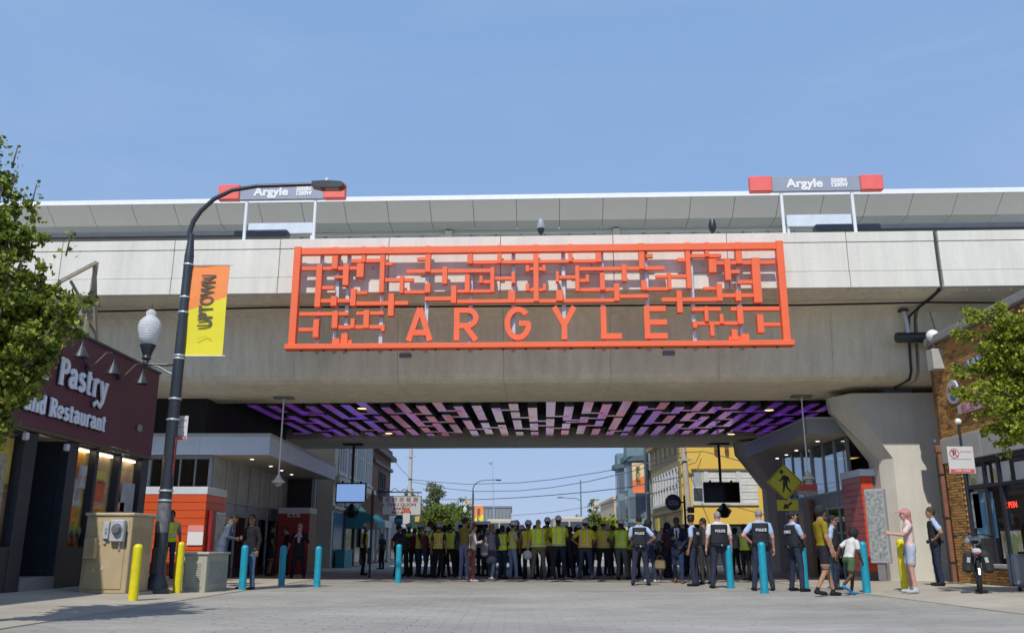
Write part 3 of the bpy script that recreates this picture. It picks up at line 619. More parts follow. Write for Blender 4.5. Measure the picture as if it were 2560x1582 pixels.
# ---------------------------------------------------------------- station entrance, right
G0, G1, GX = 27.0, 34.5, 9.1
gz0, gz1 = onY(2019, 1083.6, G0).z, onY(2012, 1042, G0).z
E2 = thing('station_entrance', 'glass station entrance with grey canopy and dark red tiled block beside the big pier, right', 'station entrance', (0, 0, 0), 0, 'station entrances under the viaduct')
for k in range(3): MB().box((GX + k * 1.5 + .004, G0, gz0), (GX + (k + 1) * 1.5 - .004, G0 + .05, gz1 - .06)).build('fascia_panel', GREYD, E2)
for k in range(4): MB().box((GX, G0 + .06 + k * 1.86, gz0), (GX + .05, G0 + .06 + (k + 1) * 1.86 - .008, gz1 - .06)).build('fascia_panel', GREYD, E2)
MB().box((GX - .02, G0 - .02, gz1 - .06), (15, G1 + .02, gz1)).build('roof_edge', GREYP, E2)
MB().box((GX + .055, G0 + .055, gz0 + .02), (15, G1, gz0 + .06)).build('canopy_soffit', SOFF, E2)
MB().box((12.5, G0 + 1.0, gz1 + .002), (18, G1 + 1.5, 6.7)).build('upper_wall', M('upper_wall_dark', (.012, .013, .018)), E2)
for (px, py) in ((2044, 1103), (1991, 1126), (1966, 1137), (1943, 1146)):
    p = CP + ray(px, py) * ((gz0 + .01 - CAM_H) / ray(px, py).z)
    MB().lathe([(.001, -.005), (.06, -.005), (.06, .02)], 12, (p.x, p.y, gz0 + .012)).build('spotlight', SPOT, E2)
RX = 10.55
for k in range(7):
    y = 27.7 + k * 1.1
    MB().box((RX - .05, y - .04, 0), (RX + .05, y + .04, gz0 - .01)).build('mullion', MULL, E2)
    if k < 6:
        MB().box((RX - .01, y + .045, 2.75), (RX + .01, y + 1.055, gz0 - .05)).build('upper_glass', glass('sky_glass', (.5, .58, .62), .35), E2)
        MB().box((RX - .01, y + .045, .12), (RX + .01, y + 1.055, 2.2)).build('door_glass', DGLASS, E2)
        MB().box((RX - .03, y + .045, 2.25), (RX + .012, y + 1.055, 2.72)).build('transom_panel', GREYD, E2)
for z in (2.72, 2.22): MB().box((RX - .06, 27.7, z - .035), (RX + .062, 34.4, z + .035)).build('transom', MULL, E2)
MB().box((13.5, 27.6, 0), (13.7, 35, gz0)).build('lobby_wall', M('lobby_wall', (.10, .10, .10), rough=.6), E2)
MB().box((11.3, 35.0, 0), (16, 35.3, gz0)).build('end_wall', M('brown_end_wall', (.035, .032, .034)), E2)
MB().box((RX + .06, 28.0, -.02), (13.5, 34.9, .03)).build('lobby_floor', M('lobby_floor', (.12, .12, .12)), E2)
rx = onY(2162, 1300, 26.0).x; rz1 = onY(2162, 1190, 26.0).z
def red_block():
    x0, x1, y0, y1, z0 = rx, rx + .62, 26.0, 27.55, .3
    MB().box((x0 + .03, y0 + .03, 0.0), (x1 - .03, y1 - .03, rz1)).build('block_core', M('block_base', (.14, .14, .14), rough=.7), E2)
    MB().cbox(((x0 + x1) / 2, (y0 + y1) / 2, rz1 + .11), (x1 - x0 + .04, y1 - y0 + .04, .2), .008).build('block_cap', ALU, E2)
    R = 15; hh = (rz1 - z0) / R
    for r in range(R):
        za, zb_ = z0 + r * hh + .005, z0 + (r + 1) * hh - .005
        MB().box((x0, y0 - .004, za), (x0 + .33, y0 + .029, zb_)).build('tile', M('vermilion_tile', (.62, .075, .03), rough=.42, var=.1), E2)
        MB().box((x0 - .004, y0 + .032, za), (x0 + .029, y1, zb_)).build('tile', M('maroon_tile', (.42, .095, .095), rough=.38, var=.12), E2)
red_block()
for k, tx in enumerate(('cta', 'Argyle', 'Station')): text('block_lettering', tx, .16, M('faint_lettering', (.42, .2, .2)), E2, (rx - .008, 26.75, 2.3 - k * .2), (pi / 2, 0, -pi / 2), ext=.002)
# second block by the doors, tan
MB().box((10.35, 31.2, 0), (10.48, 31.9, 2.6)).build('tan_pilaster', M('tan_tile', (.28, .17, .1)), E2)
# red line sign
p = onY(2018, 1223, 29.5); hw = (onY(2044, 1223, 29.5).x - onY(1992, 1223, 29.5).x) / 2
T = thing('line_sign', 'small red and grey projecting sign reading cta Red Line under the right canopy', 'sign', (p.x, 29.5, 0))
za, zm, zc = onY(2018, 1209, 29.5).z, onY(2018, 1225, 29.5).z, onY(2018, 1237, 29.5).z
MB().box((-hw, 0, zm + .003), (hw, .08, za)).build('red_panel', RED, T); MB().box((-hw, .0, zc), (hw, .08, zm - .003)).build('grey_panel', M('light_grey_sign', (.42, .42, .43)), T)
text('lettering', 'cta Red Line', .13, LETW, T, (0, -.006, (zm + zc) / 2), width=hw * 1.6)
MB().tube([(hw * .6, .04, za), (hw * .6, .04, gz0)], .02, 8).build('hanger', MULL, T)

# ---------------------------------------------------------------- pastry shop, left
SXP = -9.0
def SP(px, py, X=SXP): p = onX(px, py, X); return p.y, p.z
MAROON = M('maroon_panel', (.115, .036, .054), rough=.5, var=.10, scale=1.2, bump=.1, bscale=20)
FRAME = M('charcoal_frame', (.022, .026, .036), rough=.42, var=.2)
BRONZE = M('bronze_trim', (.10, .075, .045), rough=.5)
SHOP = thing('pastry_shop', 'low shop with maroon sign wall lettered Pastry and dark framed windows', 'shop', (0, 0, 0))
yE = (SP(385, 960)[0] + SP(367, 1130)[0]) / 2
zs0 = (SP(0, 1056)[1] + SP(366, 1139)[1]) / 2; zs1 = (SP(182, 830)[1] + SP(389, 941)[1]) / 2
seams = [5.0, 9.0, SP(172, 950)[0], yE]
ym = SP(172, 960)[0]; cuts = [ym - 6.6, ym - 3.3, ym, yE]
for a, b_ in zip(cuts[:-1], cuts[1:]): MB().cbox((SXP + .06, (a + b_) / 2, (zs0 + zs1) / 2), (.12, b_ - a - .012, zs1 - zs0), .004).build('sign_panel', MAROON, SHOP)
MB().box((SXP - .1, 6, zs1), (SXP + .16, yE + .02, zs1 + .05)).build('coping', M('grey_coping', (.08, .08, .085), rough=.6), SHOP)
MB().box((SXP + .02, 6, zs0 - .07), (SXP + .14, yE, zs0 - .002)).build('bronze_trim', BRONZE, SHOP)
MB().box((-22, yE - .25, 0), (SXP - .01, yE, zs1)).build('end_wall', M('shop_side', (.38, .34, .3), rough=.8), SHOP)
MB().box((-22, 4, zs1 - .3), (SXP - .01, yE - .26, zs1 - .02)).build('roof', M('shop_roof', (.06, .06, .06)), SHOP)
MB().box((SXP - 4.2, 4, .1), (SXP - 4.0, yE - .26, zs0 + .5)).build('rear_wall', M('shop_rear', (.09, .06, .045), rough=.8, var=.3), SHOP)
MB().box((SXP - 4.0, 4, .2), (SXP - .02, yE - .26, .27)).build('shop_floor', M('shop_floor', (.06, .05, .045)), SHOP)
MB().box((SXP - 4.0, 4, zs0 + .2), (SXP - .02, yE - .26, zs0 + .3)).build('shop_ceiling', M('shop_ceiling', (.12, .11, .1)), SHOP)
# lettering in relief: tall narrow slab-serif forms built from strokes and feet
GS = {'P': ([[(.25, 0), (.25, 1)], [(.25, .95)] + arc(.5, .73, .36, .23, 90, -90, 8) + [(.25, .5)]], [(.25, 0, .42), (.14, 1, .3)]),
 'a': ([[(.12, .52)] + arc(.42, .52, .28, .16, 150, 0, 7) + [(.72, .08)], arc(.42, .2, .28, .17, 20, 340, 10)], [(.85, .03, .3)]),
 's': ([arc(.48, .52, .3, .15, 30, 200, 7) + arc(.48, .2, .32, .17, 90, -160, 9)], [(.75, .64, .12), (.14, .1, .12)]),
 't': ([[(.4, .9), (.4, .12)] + arc(.58, .12, .18, .1, 180, 330, 5), [(.08, .66), (.8, .66)]], []),
 'r': ([[(.3, 0), (.3, .68)], [(.3, .45)] + arc(.6, .48, .28, .2, 150, 40, 6)], [(.3, 0, .5), (.18, .66, .3)]),
 'y': ([[(.15, .68), (.48, .05)], [(.85, .68), (.48, -.15), (.25, -.38), (-.2, -.2), (-.6, -.38)]], [(.15, .68, .4), (.85, .68, .4)]),
 'e': ([[(.12, .36), (.85, .36)] + arc(.48, .36, .37, .31, 0, 320, 14)[1:]], []),
 'n': ([[(.2, 0), (.2, .68)], [(.2, .48)] + arc(.5, .46, .28, .2, 160, 0, 7) + [(.78, 0)]], [(.2, 0, .36), (.78, 0, .36), (.12, .66, .26)]),
 'd': ([[(.75, 0), (.75, 1)], arc(.44, .33, .3, .32, 30, 330, 12)], [(.66, 1, .26), (.86, .03, .2)]),
 'R': ([[(.25, 0), (.25, 1)], [(.25, .95)] + arc(.5, .74, .32, .21, 90, -90, 8) + [(.25, .53)], [(.48, .5), (.82, .04)]], [(.25, 0, .42), (.14, 1, .3), (.88, .02, .24)]),
 'u': ([[(.2, .68), (.2, .22)] + arc(.48, .2, .28, .18, 180, 340, 7), [(.78, .68), (.78, 0)]], [(.14, .67, .26), (.7, .67, .26), (.88, .03, .22)]), 'v': ([[(.12,.68),(.45,0)],[(.45,0),(.8,.68)]],[(.12,.68,.34),(.8,.68,.34)])}
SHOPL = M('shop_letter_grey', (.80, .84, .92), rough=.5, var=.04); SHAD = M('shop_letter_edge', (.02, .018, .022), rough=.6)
def slab_word(word, y0, y1, zbase, hcap, w, taper=None):
    widths = {'P': 1.0, 'R': 1.1, 't': .7, 'r': .85, 's': .85, ' ': .45}
    tot = sum(widths.get(c, .95) for c in word); x = y0
    for c in word:
        adv = widths.get(c, .95) / tot * (y1 - y0)
        if c != ' ':
            st, feet = GS[c]; g = thing_letter = MB()
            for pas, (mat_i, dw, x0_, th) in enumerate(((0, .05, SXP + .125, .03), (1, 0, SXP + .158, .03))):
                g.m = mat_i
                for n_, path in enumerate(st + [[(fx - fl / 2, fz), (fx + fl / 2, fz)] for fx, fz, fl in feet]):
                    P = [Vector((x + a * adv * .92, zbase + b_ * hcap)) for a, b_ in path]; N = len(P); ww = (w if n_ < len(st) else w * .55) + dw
                    L = []; R = []
                    for i in range(N):
                        d = P[min(i + 1, N - 1)] - P[max(i - 1, 0)]; d.normalize(); nr = Vector((-d.y, d.x)); k = ww * (.62 + .38 * abs(d.y)) / 2
                        L.append(P[i] + nr * k); R.append(P[i] - nr * k)
                    xa, xb = x0_, x0_ + th + .0008 * n_
                    v = [(xb, q.x, q.y) for q in L] + [(xb, q.x, q.y) for q in R] + [(xa, q.x, q.y) for q in L] + [(xa, q.x, q.y) for q in R]
                    f = [(0, N, 3 * N, 2 * N), (N - 1, 3 * N - 1, 4 * N - 1, 2 * N - 1)]
                    for i in range(N - 1): f += [(i, i + 1, N + i + 1, N + i), (i, 2 * N + i, 2 * N + i + 1, i + 1), (N + i, N + i + 1, 3 * N + i + 1, 3 * N + i)]
                    g.add(v, f)
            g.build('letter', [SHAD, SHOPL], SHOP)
        x += adv
def YZ(px, py): return SP(px, py, SXP + .16)
a, b_ = YZ(145, 950), YZ(262, 985); capz = YZ(160, 898)[1] - YZ(145, 957)[1]
zb_ = (YZ(145, 958)[1] + YZ(235, 988)[1]) / 2
slab_word('Pastry', a[0], b_[0] + .1, zb_, capz * 1.02, .125)
slab_word('a', YZ(84, 940)[0] - .05, YZ(122, 940)[0], zb_ - .02, capz, .12); slab_word('ven', YZ(10, 920)[0], YZ(78, 930)[0], zb_, capz, .12)
zb2 = (YZ(60, 1012)[1] + YZ(255, 1083)[1]) / 2; cap2 = YZ(115, 994)[1] - YZ(108, 1035)[1]
slab_word('e and Restaurant', YZ(30, 1000)[0], YZ(262, 1070)[0], zb2, cap2 * 1.05, .085)
q = YZ(304, 1127); text('address_lettering', '1135 W. Argyle St.', .16, LETW, SHOP, (SXP + .124, q[0], q[1]), (pi / 2, 0, pi / 2), ext=.004, width=YZ(327, 1132)[0] - YZ(281, 1120)[0])
q = YZ(350, 1070); MB().cbox((SXP + .15, q[0], q[1]), (.07, .2, .17), .02).build('junction_box', M('box_grey', (.28, .29, .3)), SHOP)
# fluorescent tubes burning inside the shop
for y_, x_ in ((12.5, -1.0), (15.5, -1.0), (18.5, -1.0), (21.2, -1.0)):
    MB().cbox((SXP + x_, y_, zs0 - .25), (.14, 1.5, .06), .01).build('ceiling_tube', M('lit_tube', (.9, .9, .85), var=0, emit=(1, .93, .8), estr=9.), SHOP)
# gooseneck lamps
for i, (px, py) in enumerate(((203, 882), (282, 925), (354, 950), (124, 838))):
    y, z = SP(px, py, SXP + .45)
    T = thing('gooseneck_lamp', ('gooseneck sign lamp next to the tree, second from shop end', 'gooseneck sign lamp above the y of Pastry', 'gooseneck sign lamp nearest the shop corner', 'gooseneck sign lamp buried in the tree')[i], 'wall lamp', (SXP + .13, y, z), 0, 'gooseneck lamps over the maroon sign')
    GM = M('lamp_grey', (.035, .04, .05), rough=.45)
    MB().lathe([(.001, .3), (.035, .29), (.045, .2), (.075, .14), (.15, -.02), (.155, -.04), (.14, -.04), (.06, .12)], 16, (.32, 0, -.05)).build('shade', GM, T, 'auto')
    MB().tube([(0, -.5, -.05), (.12, -.45, .02), (.26, -.25, .32), (.3, -.08, .36), (.32, 0, .24)], .014, 8).build('arm', M('arm_maroon', (.12, .09, .08)), T, 'auto')
    MB().cbox((.02, -.5, -.05), (.05, .12, .1), .01).build('wall_plate', GM, T)
    MB().tube([(.05, -.5, -.05), (.06, -.75, .05), (.08, -.95, .1)], .025, 8).build('conduit', GM, T)
# shopfront: pilasters, door recess, windows
zf0 = .27; zg = zs0 - .08
def yy(px, py=1250): return SP(px, py)[0]
pil = [(yy(22), yy(62)), (yy(150), yy(175))]
ys_ = dict(w0=7.5, p1a=yy(32), p1b=yy(64), p2a=yy(148), p2b=yy(172), m1=yy(222), m2=yy(283), end=yE)
def pilaster(a, b_): MB().cbox((SXP - .02, (a + b_) / 2, (zf0 - .25 + zg) / 2), (.2, b_ - a, zg - zf0 + .25), .01).build('pilaster', FRAME, SHOP)
pilaster(ys_['p1a'], ys_['p1b']); pilaster(ys_['p2a'], ys_['p2b']); pilaster(ys_['end'] - .38, ys_['end']); pilaster(6.5, 7.5)
SGL = glass('shop_glass', (.95, .96, .96), 0., .02, 1.32)
zsill = SP(165, 1380)[1] + .1
bays = [(7.5, ys_['p1a']), (ys_['p2b'], ys_['m1'] - .06), (ys_['m1'] + .06, ys_['m2'] - .06), (ys_['m2'] + .06, ys_['end'] - .38)]
for a, b_ in bays:
    MB().box((SXP - .03, a, zsill), (SXP - .015, b_, zg - .06)).build('window_pane', SGL, SHOP)
    MB().box((SXP - .1, a, zf0 - .25), (SXP + .06, b_, zsill - .05)).build('bulkhead', FRAME, SHOP)
    MB().box((SXP - .08, a, zsill - .05), (SXP + .08, b_, zsill)).build('sill', FRAME, SHOP); MB().box((SXP - .08, a, zg - .06), (SXP + .03, b_, zg)).build('head', FRAME, SHOP)
for a, b_ in bays: MB().cbox((SXP - .065, (a + b_) / 2, zg - .09), (.05, min(1.5, (b_ - a) * .8), .04), .01).build('added_display_light', M('display_fill_glow', (.9, .9, .85), var=0, emit=(1, .86, .62), estr=7.), SHOP)  # strip lights added behind the glass to brighten the displays
for m in (ys_['m1'], ys_['m2']): MB().box((SXP - .08, m - .06, zf0 - .2), (SXP + .08, m + .06, zg)).build('mullion', FRAME, SHOP)
# entrance recess with door, poster and step
da, db = ys_['p1b'], ys_['p2a']
MB().box((SXP - 1.3, da, zf0 - .2), (SXP + .1, db, zf0 + .16)).build('door_step', M('step_concrete', (.22, .2, .18), rough=.85), SHOP)
MB().box((SXP - 1.32, da - .1, zf0 + .16), (SXP - 1.28, db + .1, zg)).build('recess_wall', M('recess_dark', (.012, .012, .015)), SHOP)
MB().box((SXP - 1.27, da - .02, zf0 + .16), (SXP - .12, da, zg)).build('recess_side', FRAME, SHOP); MB().box((SXP - 1.27, db, zf0 + .16), (SXP - .12, db + .02, zg)).build('recess_side', FRAME, SHOP)
DO = MB().box((SXP - .55, da + .02, zf0 + .17), (SXP - .5, da + (db - da) * .62, zg - .75)).build('door', FRAME, SHOP)
dw = (db - da) * .62
MB().box((SXP - .499, da + .12, zf0 + .75), (SXP - .485, da + dw - .1, zg - .9)).build('door_glass', SGL, DO)
MB().tube([(SXP - .46, da + dw - .06, zf0 + .95), (SXP - .46, da + dw - .06, zf0 + 1.35)], .015, 8).build('handle', SILVER, DO)
def poster(y0, y1, z0, z1, m, x=SXP - .006, nm='poster'): return MB().box((x - .006, y0, z0), (x, y1, z1)).build(nm, m, SHOP)
def patch(name, c1, c2, c3, scale=3.):
    m = M(name, c1, rough=.5, var=0); nt = m.node_tree; b = nt.nodes['Principled BSDF']; tc = nt.nodes.new('ShaderNodeTexCoord')
    n = nt.nodes.new('ShaderNodeTexVoronoi'); n.inputs['Scale'].default_value = scale; nt.links.new(tc.outputs['Object'], n.inputs['Vector'])
    s = nt.nodes.new('ShaderNodeSeparateColor'); nt.links.new(n.outputs['Color'], s.inputs[0])
    cr = nt.nodes.new('ShaderNodeValToRGB'); cr.color_ramp.interpolation = 'CONSTANT'; e = cr.color_ramp.elements
    e[0].color = c1 + (1,); e[1].position = .45; e[1].color = c2 + (1,); q = e.new(.72); q.color = c3 + (1,)
    nt.links.new(s.outputs[0], cr.inputs[0]); nt.links.new(cr.outputs[0], b.inputs['Base Color']); return m
POS1 = patch('poster_blue', (.16, .3, .62), (.2, .35, .66), (.3, .42, .68), 2); POSW = patch('poster_white', (.5, .5, .48), (.32, .4, .5), (.5, .25, .2), 6)
poster(da + .2, da + dw - .12, 1.75, 2.55, POS1, SXP - .47)
b = MB(); b.ball((SXP - .465, da + dw * .52, 2.12), .2, 10, (.04, 1, 1.1)); b.ball((SXP - .465, da + dw * .45, 1.92), .13, 10, (.04, 1.6, .6)); b.build('poster_picture', M('poster_red', (.32, .03, .04)), SHOP)
text('poster_lettering', 'WELCOME', .12, M('poster_navy', (.05, .08, .22)), SHOP, (SXP - .468, da + dw * .5, 2.45), (pi / 2, 0, pi / 2), ext=.001, width=dw * .6)
# window dressing: painted boards, posters, goods on a shelf
OR1 = M('window_orange', (.85, .30, .03), rough=.5, var=.3, scale=1.5); OC = M('window_ochre', (.72, .48, .08), rough=.6, var=.35, scale=2)
BRN = M('window_brown', (.16, .06, .03), var=.3)
a, b_ = bays[0]; poster(a + .2, b_ + .25, zsill - .04, zg - .1, M('window_umber', (.30, .15, .07), var=.4, scale=1.5), SXP - .13, 'backboard'); poster(a + .3, b_ - .75, zsill + .1, zg - .2, BRN, SXP - .12); poster(b_ - .7, b_ - .05, zsill + 1.1, zg - .15, OC, SXP - .1); poster(b_ - .7, b_ - .2, zsill + .3, zsill + 1.6, M('grid_poster', (.45, .4, .28), var=.4, scale=9), SXP - .09)
a, b_ = bays[1]; d = b_ - a
poster(a + .05, b_ + .3, zsill - .04, zg - .1, OC, SXP - .12, 'backboard'); poster(a + .08, a + d * .75, zg - .5, zg - .12, OR1, SXP - .11)
poster(a + d * .35, a + d * .8, zsill + 1.2, zg - .4, POSW); poster(a + d * .05, a + d * .35, zsill + 1.1, zg - .7, M('poster_sky', (.25, .36, .5))); poster(a + .05, a + d * .85, zsill + .85, zsill + 1.15, POSW, SXP - .1); poster(a + .04, a + d * .8, zsill + .5, zsill + .82, OR1, SXP - .105)
for k in range(9):
    y = a + d * (.12 + .1 * k); MB().ball((SXP - .075, y, zsill + .12 + .1 * (k % 3)), .1, 10, (.35, 1, 1.1)).build('shop_goods', M('goods_%s' % 'abc'[k % 3], [(.5, .12, .03), (.04, .05, .07), (.35, .4, .08)][k % 3]), SHOP)
a, b_ = bays[2]; d = b_ - a
poster(a + .1, b_ + .3, zsill - .04, zg - .1, M('window_tan', (.55, .38, .2), var=.4, scale=2), SXP - .118, 'backboard'); poster(a + d * .12, a + d * .62, zg - .95, zg - .45, M('poster_yellow', (.62, .55, .1)), SXP - .007)
poster(a + d * .1, a + d * .6, zsill + .95, zsill + 1.4, M('poster_salmon', (.6, .12, .06), var=.3, scale=5)); poster(a + d * .1, b_ - .1, zsill + .3, zsill + .9, OR1, SXP - .105); text('poster_lettering', 'SALE', .14, BLACK, SHOP, (SXP - .003, a + d * .37, zg - .68), (pi / 2, 0, pi / 2), ext=.001, width=d * .3)
a, b_ = bays[3]; d = b_ - a
poster(a + .1, b_ + .26, zsill - .04, zg - .1, M('window_tan', (.55, .38, .2)), SXP - .122, 'backboard'); poster(a + d * .3, b_ - .08, zsill + .8, zg - .6, M('poster_grey', (.4, .43, .46), var=.3, scale=4)); poster(a + .06, a + d * .5, zsill + .4, zsill + 1.0, patch('poster_mixed', (.5, .07, .05), (.5, .4, .36), (.5, .2, .05), 5))
for i, (px, py) in enumerate(((66, 1090), (168, 1118))):
    y, z = SP(px, py, SXP + .15); MB().cbox((SXP + .14, y, z), (.1, .1, .14), .02).build('shop_lamp', M('lamp_white', (.6, .6, .6)), SHOP)
# timber roof frame behind the tree
RF = thing('roof_sign_frame', 'weathered timber sign frame standing on the pastry shop roof by the tree', 'roof frame', (SXP - .5, 0, 0))
TIM = M('weathered_timber', (.30, .25, .17), rough=.8, var=.25, scale=6)
yq = 20.2; zc0 = zs1 - .02
pA, pB = onX(238, 655, SXP - .5), onX(247, 850, SXP - .5)
for (y0, z0, y1, z1_, w) in ((pA.y, zc0 + .02, pA.y + .02, pA.z, .06), (pA.y + .05, pA.z, pA.y - 1.35, zc0 + 1.2, .05), (pA.y, pA.z - .6, pA.y - .75, zc0 + .02, .05), (pA.y + .1, zc0 + .8, pA.y - .9, zc0 + 1.35, .04), (pA.y + .55, zc0 + .02, pA.y + .05, pA.z - .1, .05), (pA.y - .05, zc0 + .75, pA.y + .5, zc0 + .5, .035)):
    MB().tube([(rnd.uniform(-.03, .03), y0, z0), (rnd.uniform(-.03, .03), y1, z1_)], w, 4).build('timber', TIM, RF)

# ---------------------------------------------------------------- brick shop, right
BX, BY1 = 11.27, 23.0
BR = thing('brick_shop', 'tan brick corner shop with stone lintel and dark shop windows, right', 'shop', (0, 0, 0))
def BP(px, py): p = onX(px, py, BX); return p.y, p.z
zco = (BP(2358, 858)[1] + BP(2560, 749)[1]) / 2; zl1 = (BP(2358, 1101)[1] + BP(2473, 1067)[1]) / 2; zl0 = (BP(2436, 1151)[1] + BP(2560, 1115.6)[1]) / 2
MORT = M('mortar', (.40, .33, .24), rough=.95, var=.1)
def brick_mat():
    m = M('tan_brick', (.48, .275, .105), rough=.85, var=.16, scale=9, bump=.3, bscale=70, spec=.25); nt = m.node_tree; b = nt.nodes['Principled BSDF']; src = b.inputs['Base Color'].links[0].from_socket
    g = nt.nodes.new('ShaderNodeNewGeometry'); oi = nt.nodes.new('ShaderNodeObjectInfo'); ad = nt.nodes.new('ShaderNodeMath'); ad.operation = 'ADD'
    nt.links.new(g.outputs['Random Per Island'], ad.inputs[0]); nt.links.new(oi.outputs['Random'], ad.inputs[1]); fr = nt.nodes.new('ShaderNodeMath'); fr.operation = 'FRACT'; nt.links.new(ad.outputs[0], fr.inputs[0])
    cr = nt.nodes.new('ShaderNodeValToRGB'); e = cr.color_ramp.elements; e[0].color = (.45, .45, .5, 1); e[1].color = (1.25, 1.15, 1.0, 1); q = e.new(.3); q.color = (.8, .8, .8, 1); nt.links.new(fr.outputs[0], cr.inputs[0])
    mx = nt.nodes.new('ShaderNodeMix'); mx.data_type = 'RGBA'; mx.blend_type = 'MULTIPLY'; mx.inputs[0].default_value = 1; nt.links.new(src, mx.inputs[6]); nt.links.new(cr.outputs[0], mx.inputs[7]); nt.links.new(mx.outputs[2], b.inputs['Base Color']); return m
BRK = brick_mat()
BL_, BH = .205, .0665
br_me = MB().cbox((0, 0, 0), (.05, BL_ - .011, BH - .011), .003).mesh('brick', BRK); hb_me = MB().cbox((0, 0, 0), (.05, BL_ / 2 - .011, BH - .011), .003).mesh('brick', BRK)
bricks = []
def brick_area(y0, y1, z0, z1, skip=None):
    n = int((z1 - z0) / BH)
    for r in range(n):
        z = z0 + BH * (r + .5); y = y1; first = r % 2
        while y > y0 + .01:
            L = BL_ / 2 if (first and y == y1) else BL_
            if y - L < y0 - .01: break
            c = (y - L / 2, z)
            if not skip or not skip(*c): bricks.append((c[0], c[1], L))
            y -= L
ztopb = zco - .0
brick_area(14.0, BY1, zl1 + .002, ztopb); brick_area(22.15, BY1, .0, zl0 - .0)
kz = onX(2500, 1410, BX).z; brick_area(15.5, 22.1, 0.0, kz - .09)
MB().box((BX + .012, 12, zl1), (BX + .3, BY1, ztopb)).build('wall', MORT, BR); MB().box((BX + .012, 22.15, 0), (BX + .3, BY1, zl0)).build('wall', MORT, BR); MB().box((BX + .012, 12, 0), (BX + .3, 22.14, kz - .09)).build('wall', MORT, BR)
def nearness(b_):
    y, z, L = b_; p = Vector((BX, y, z - CAM_H)); dx = p.x; depth = p.y * math.cos(PITCH) + p.z * math.sin(PITCH); u = dx / depth
    return (u > .59, depth)
bricks.sort(key=nearness); restb = MB()
for k, (y, z, L) in enumerate(bricks):
    if k < 300: link('brick', br_me if L > .15 else hb_me, BR, (BX + rnd.uniform(-.003, .003), y, z))
    else: restb.cbox((BX + rnd.uniform(-.003, .003), y, z), (.05, L - .011, BH - .011), .003)
o = restb.build('brickwork', BRK, BR); o['kind'] = 'stuff'
# end wall (facing the viaduct side) and the thin return seen past the corner
MB().box((BX + .0, BY1 + .002, 0), (BX + 9, BY1 + .2, ztopb)).build('end_wall', M('end_brick', (.2, .1, .05), rough=.85, var=.3, scale=4), BR)
STONE = M('limestone', (.42, .41, .38), rough=.8, var=.1, scale=2.5, bump=.15)
for k in range(5): MB().cbox((BX + .02, BY1 - 1.0 - k * 2., zl0 + (zl1 - zl0) * .5), (.2, 1.99, zl1 - zl0 - .004), .012).build('lintel_stone', STONE, BR)
for k in range(6): MB().cbox((BX + .05, BY1 - .95 - k * 1.9 + .06, zco + .11), (.42, 1.888, .2), .015).build('coping_stone', M('coping_stone', (.30, .29, .28), rough=.8), BR)
MB().cbox((BX - .02, 20.2, kz - .04), (.22, 3.8, .09), .012).build('window_sill', STONE, BR)
MB().box((BX + .3, 10, zco - .1), (BX + 9, BY1, zco)).build('roof', M('shop_roof', (.06, .06, .06)), BR)
MB().box((BX + 3.5, 10, 0), (BX + 3.7, BY1, zl1)).build('inner_wall', M('shop_inner', (.055, .055, .06), rough=.8, var=.2), BR)
MB().box((BX + .3, 10, -.01), (BX + 3.5, BY1 - .01, .05)).build('shop_floor', M('shop_floor2', (.08, .08, .08)), BR)
# dark timber shopfront
wy = [22.1, BP(2475, 1300)[0], BP(2512, 1300)[0], 19.0, 17.2, 15.4]
ztr = (BP(2437, 1219)[1] + BP(2505, 1206)[1]) / 2
for i in range(5):
    a, b_ = wy[i + 1] + .06, wy[i] - .06
    MB().box((BX + .06, a, kz + .01), (BX + .075, b_, ztr - .04)).build('window_pane', SGL, BR); MB().box((BX + .06, a, ztr + .04), (BX + .075, b_, zl0 - .12)).build('transom_pane', SGL, BR)
for y in wy: MB().box((BX + .0, y - .06, .05), (BX + .14, y + .06, zl0 - .002)).build('mullion', FRAME, BR)
MB().box((BX - .01, 15.3, zl0 - .12), (BX + .15, 22.16, zl0 - .003)).build('shopfront_head', FRAME, BR); MB().box((BX - .004, 15.3, ztr - .04), (BX + .13, 22.14, ztr + .04)).build('transom_bar', FRAME, BR)
def bposter(px0, px1, py0, py1, m, nm='poster', x=BX + .05):
    a, z1_ = BP(px1, py0); b_, z0_ = BP(px0, py1); return MB().box((x, a, z0_), (x + .006, b_, z1_)).build(nm, m, BR)
bposter(2412, 2466, 1162, 1214, patch('menu_pale', (.72, .72, .68), (.65, .62, .45), (.4, .42, .2), 4)); bposter(2481, 2516, 1150, 1208, patch('menu_green', (.72, .72, .68), (.35, .48, .28), (.55, .48, .28), 6))
bposter(2425, 2440, 1228, 1320, patch('menu_white', (.45, .47, .5), (.3, .36, .42), (.5, .5, .5), 7)); bposter(2440, 2475, 1228, 1345, patch('poster_teal', (.05, .2, .34), (.12, .26, .36), (.3, .4, .46), 2.5)); bposter(2505, 2545, 1325, 1395, patch('display', (.5, .5, .5), (.25, .3, .12), (.4, .35, .25), 5))
bposter(2536, 2558, 1150, 1205, M('poster_white2', (.6, .6, .6))); 
yo, zo = BP(2516, 1262); text('open_sign', 'OPEN', .2, M('neon_red', (.8, .05, .03), var=0, emit=(1, .06, .03), estr=2.0), BR, (BX + .1, yo, zo), (pi / 2, 0, -pi / 2), ext=.006, width=.5)
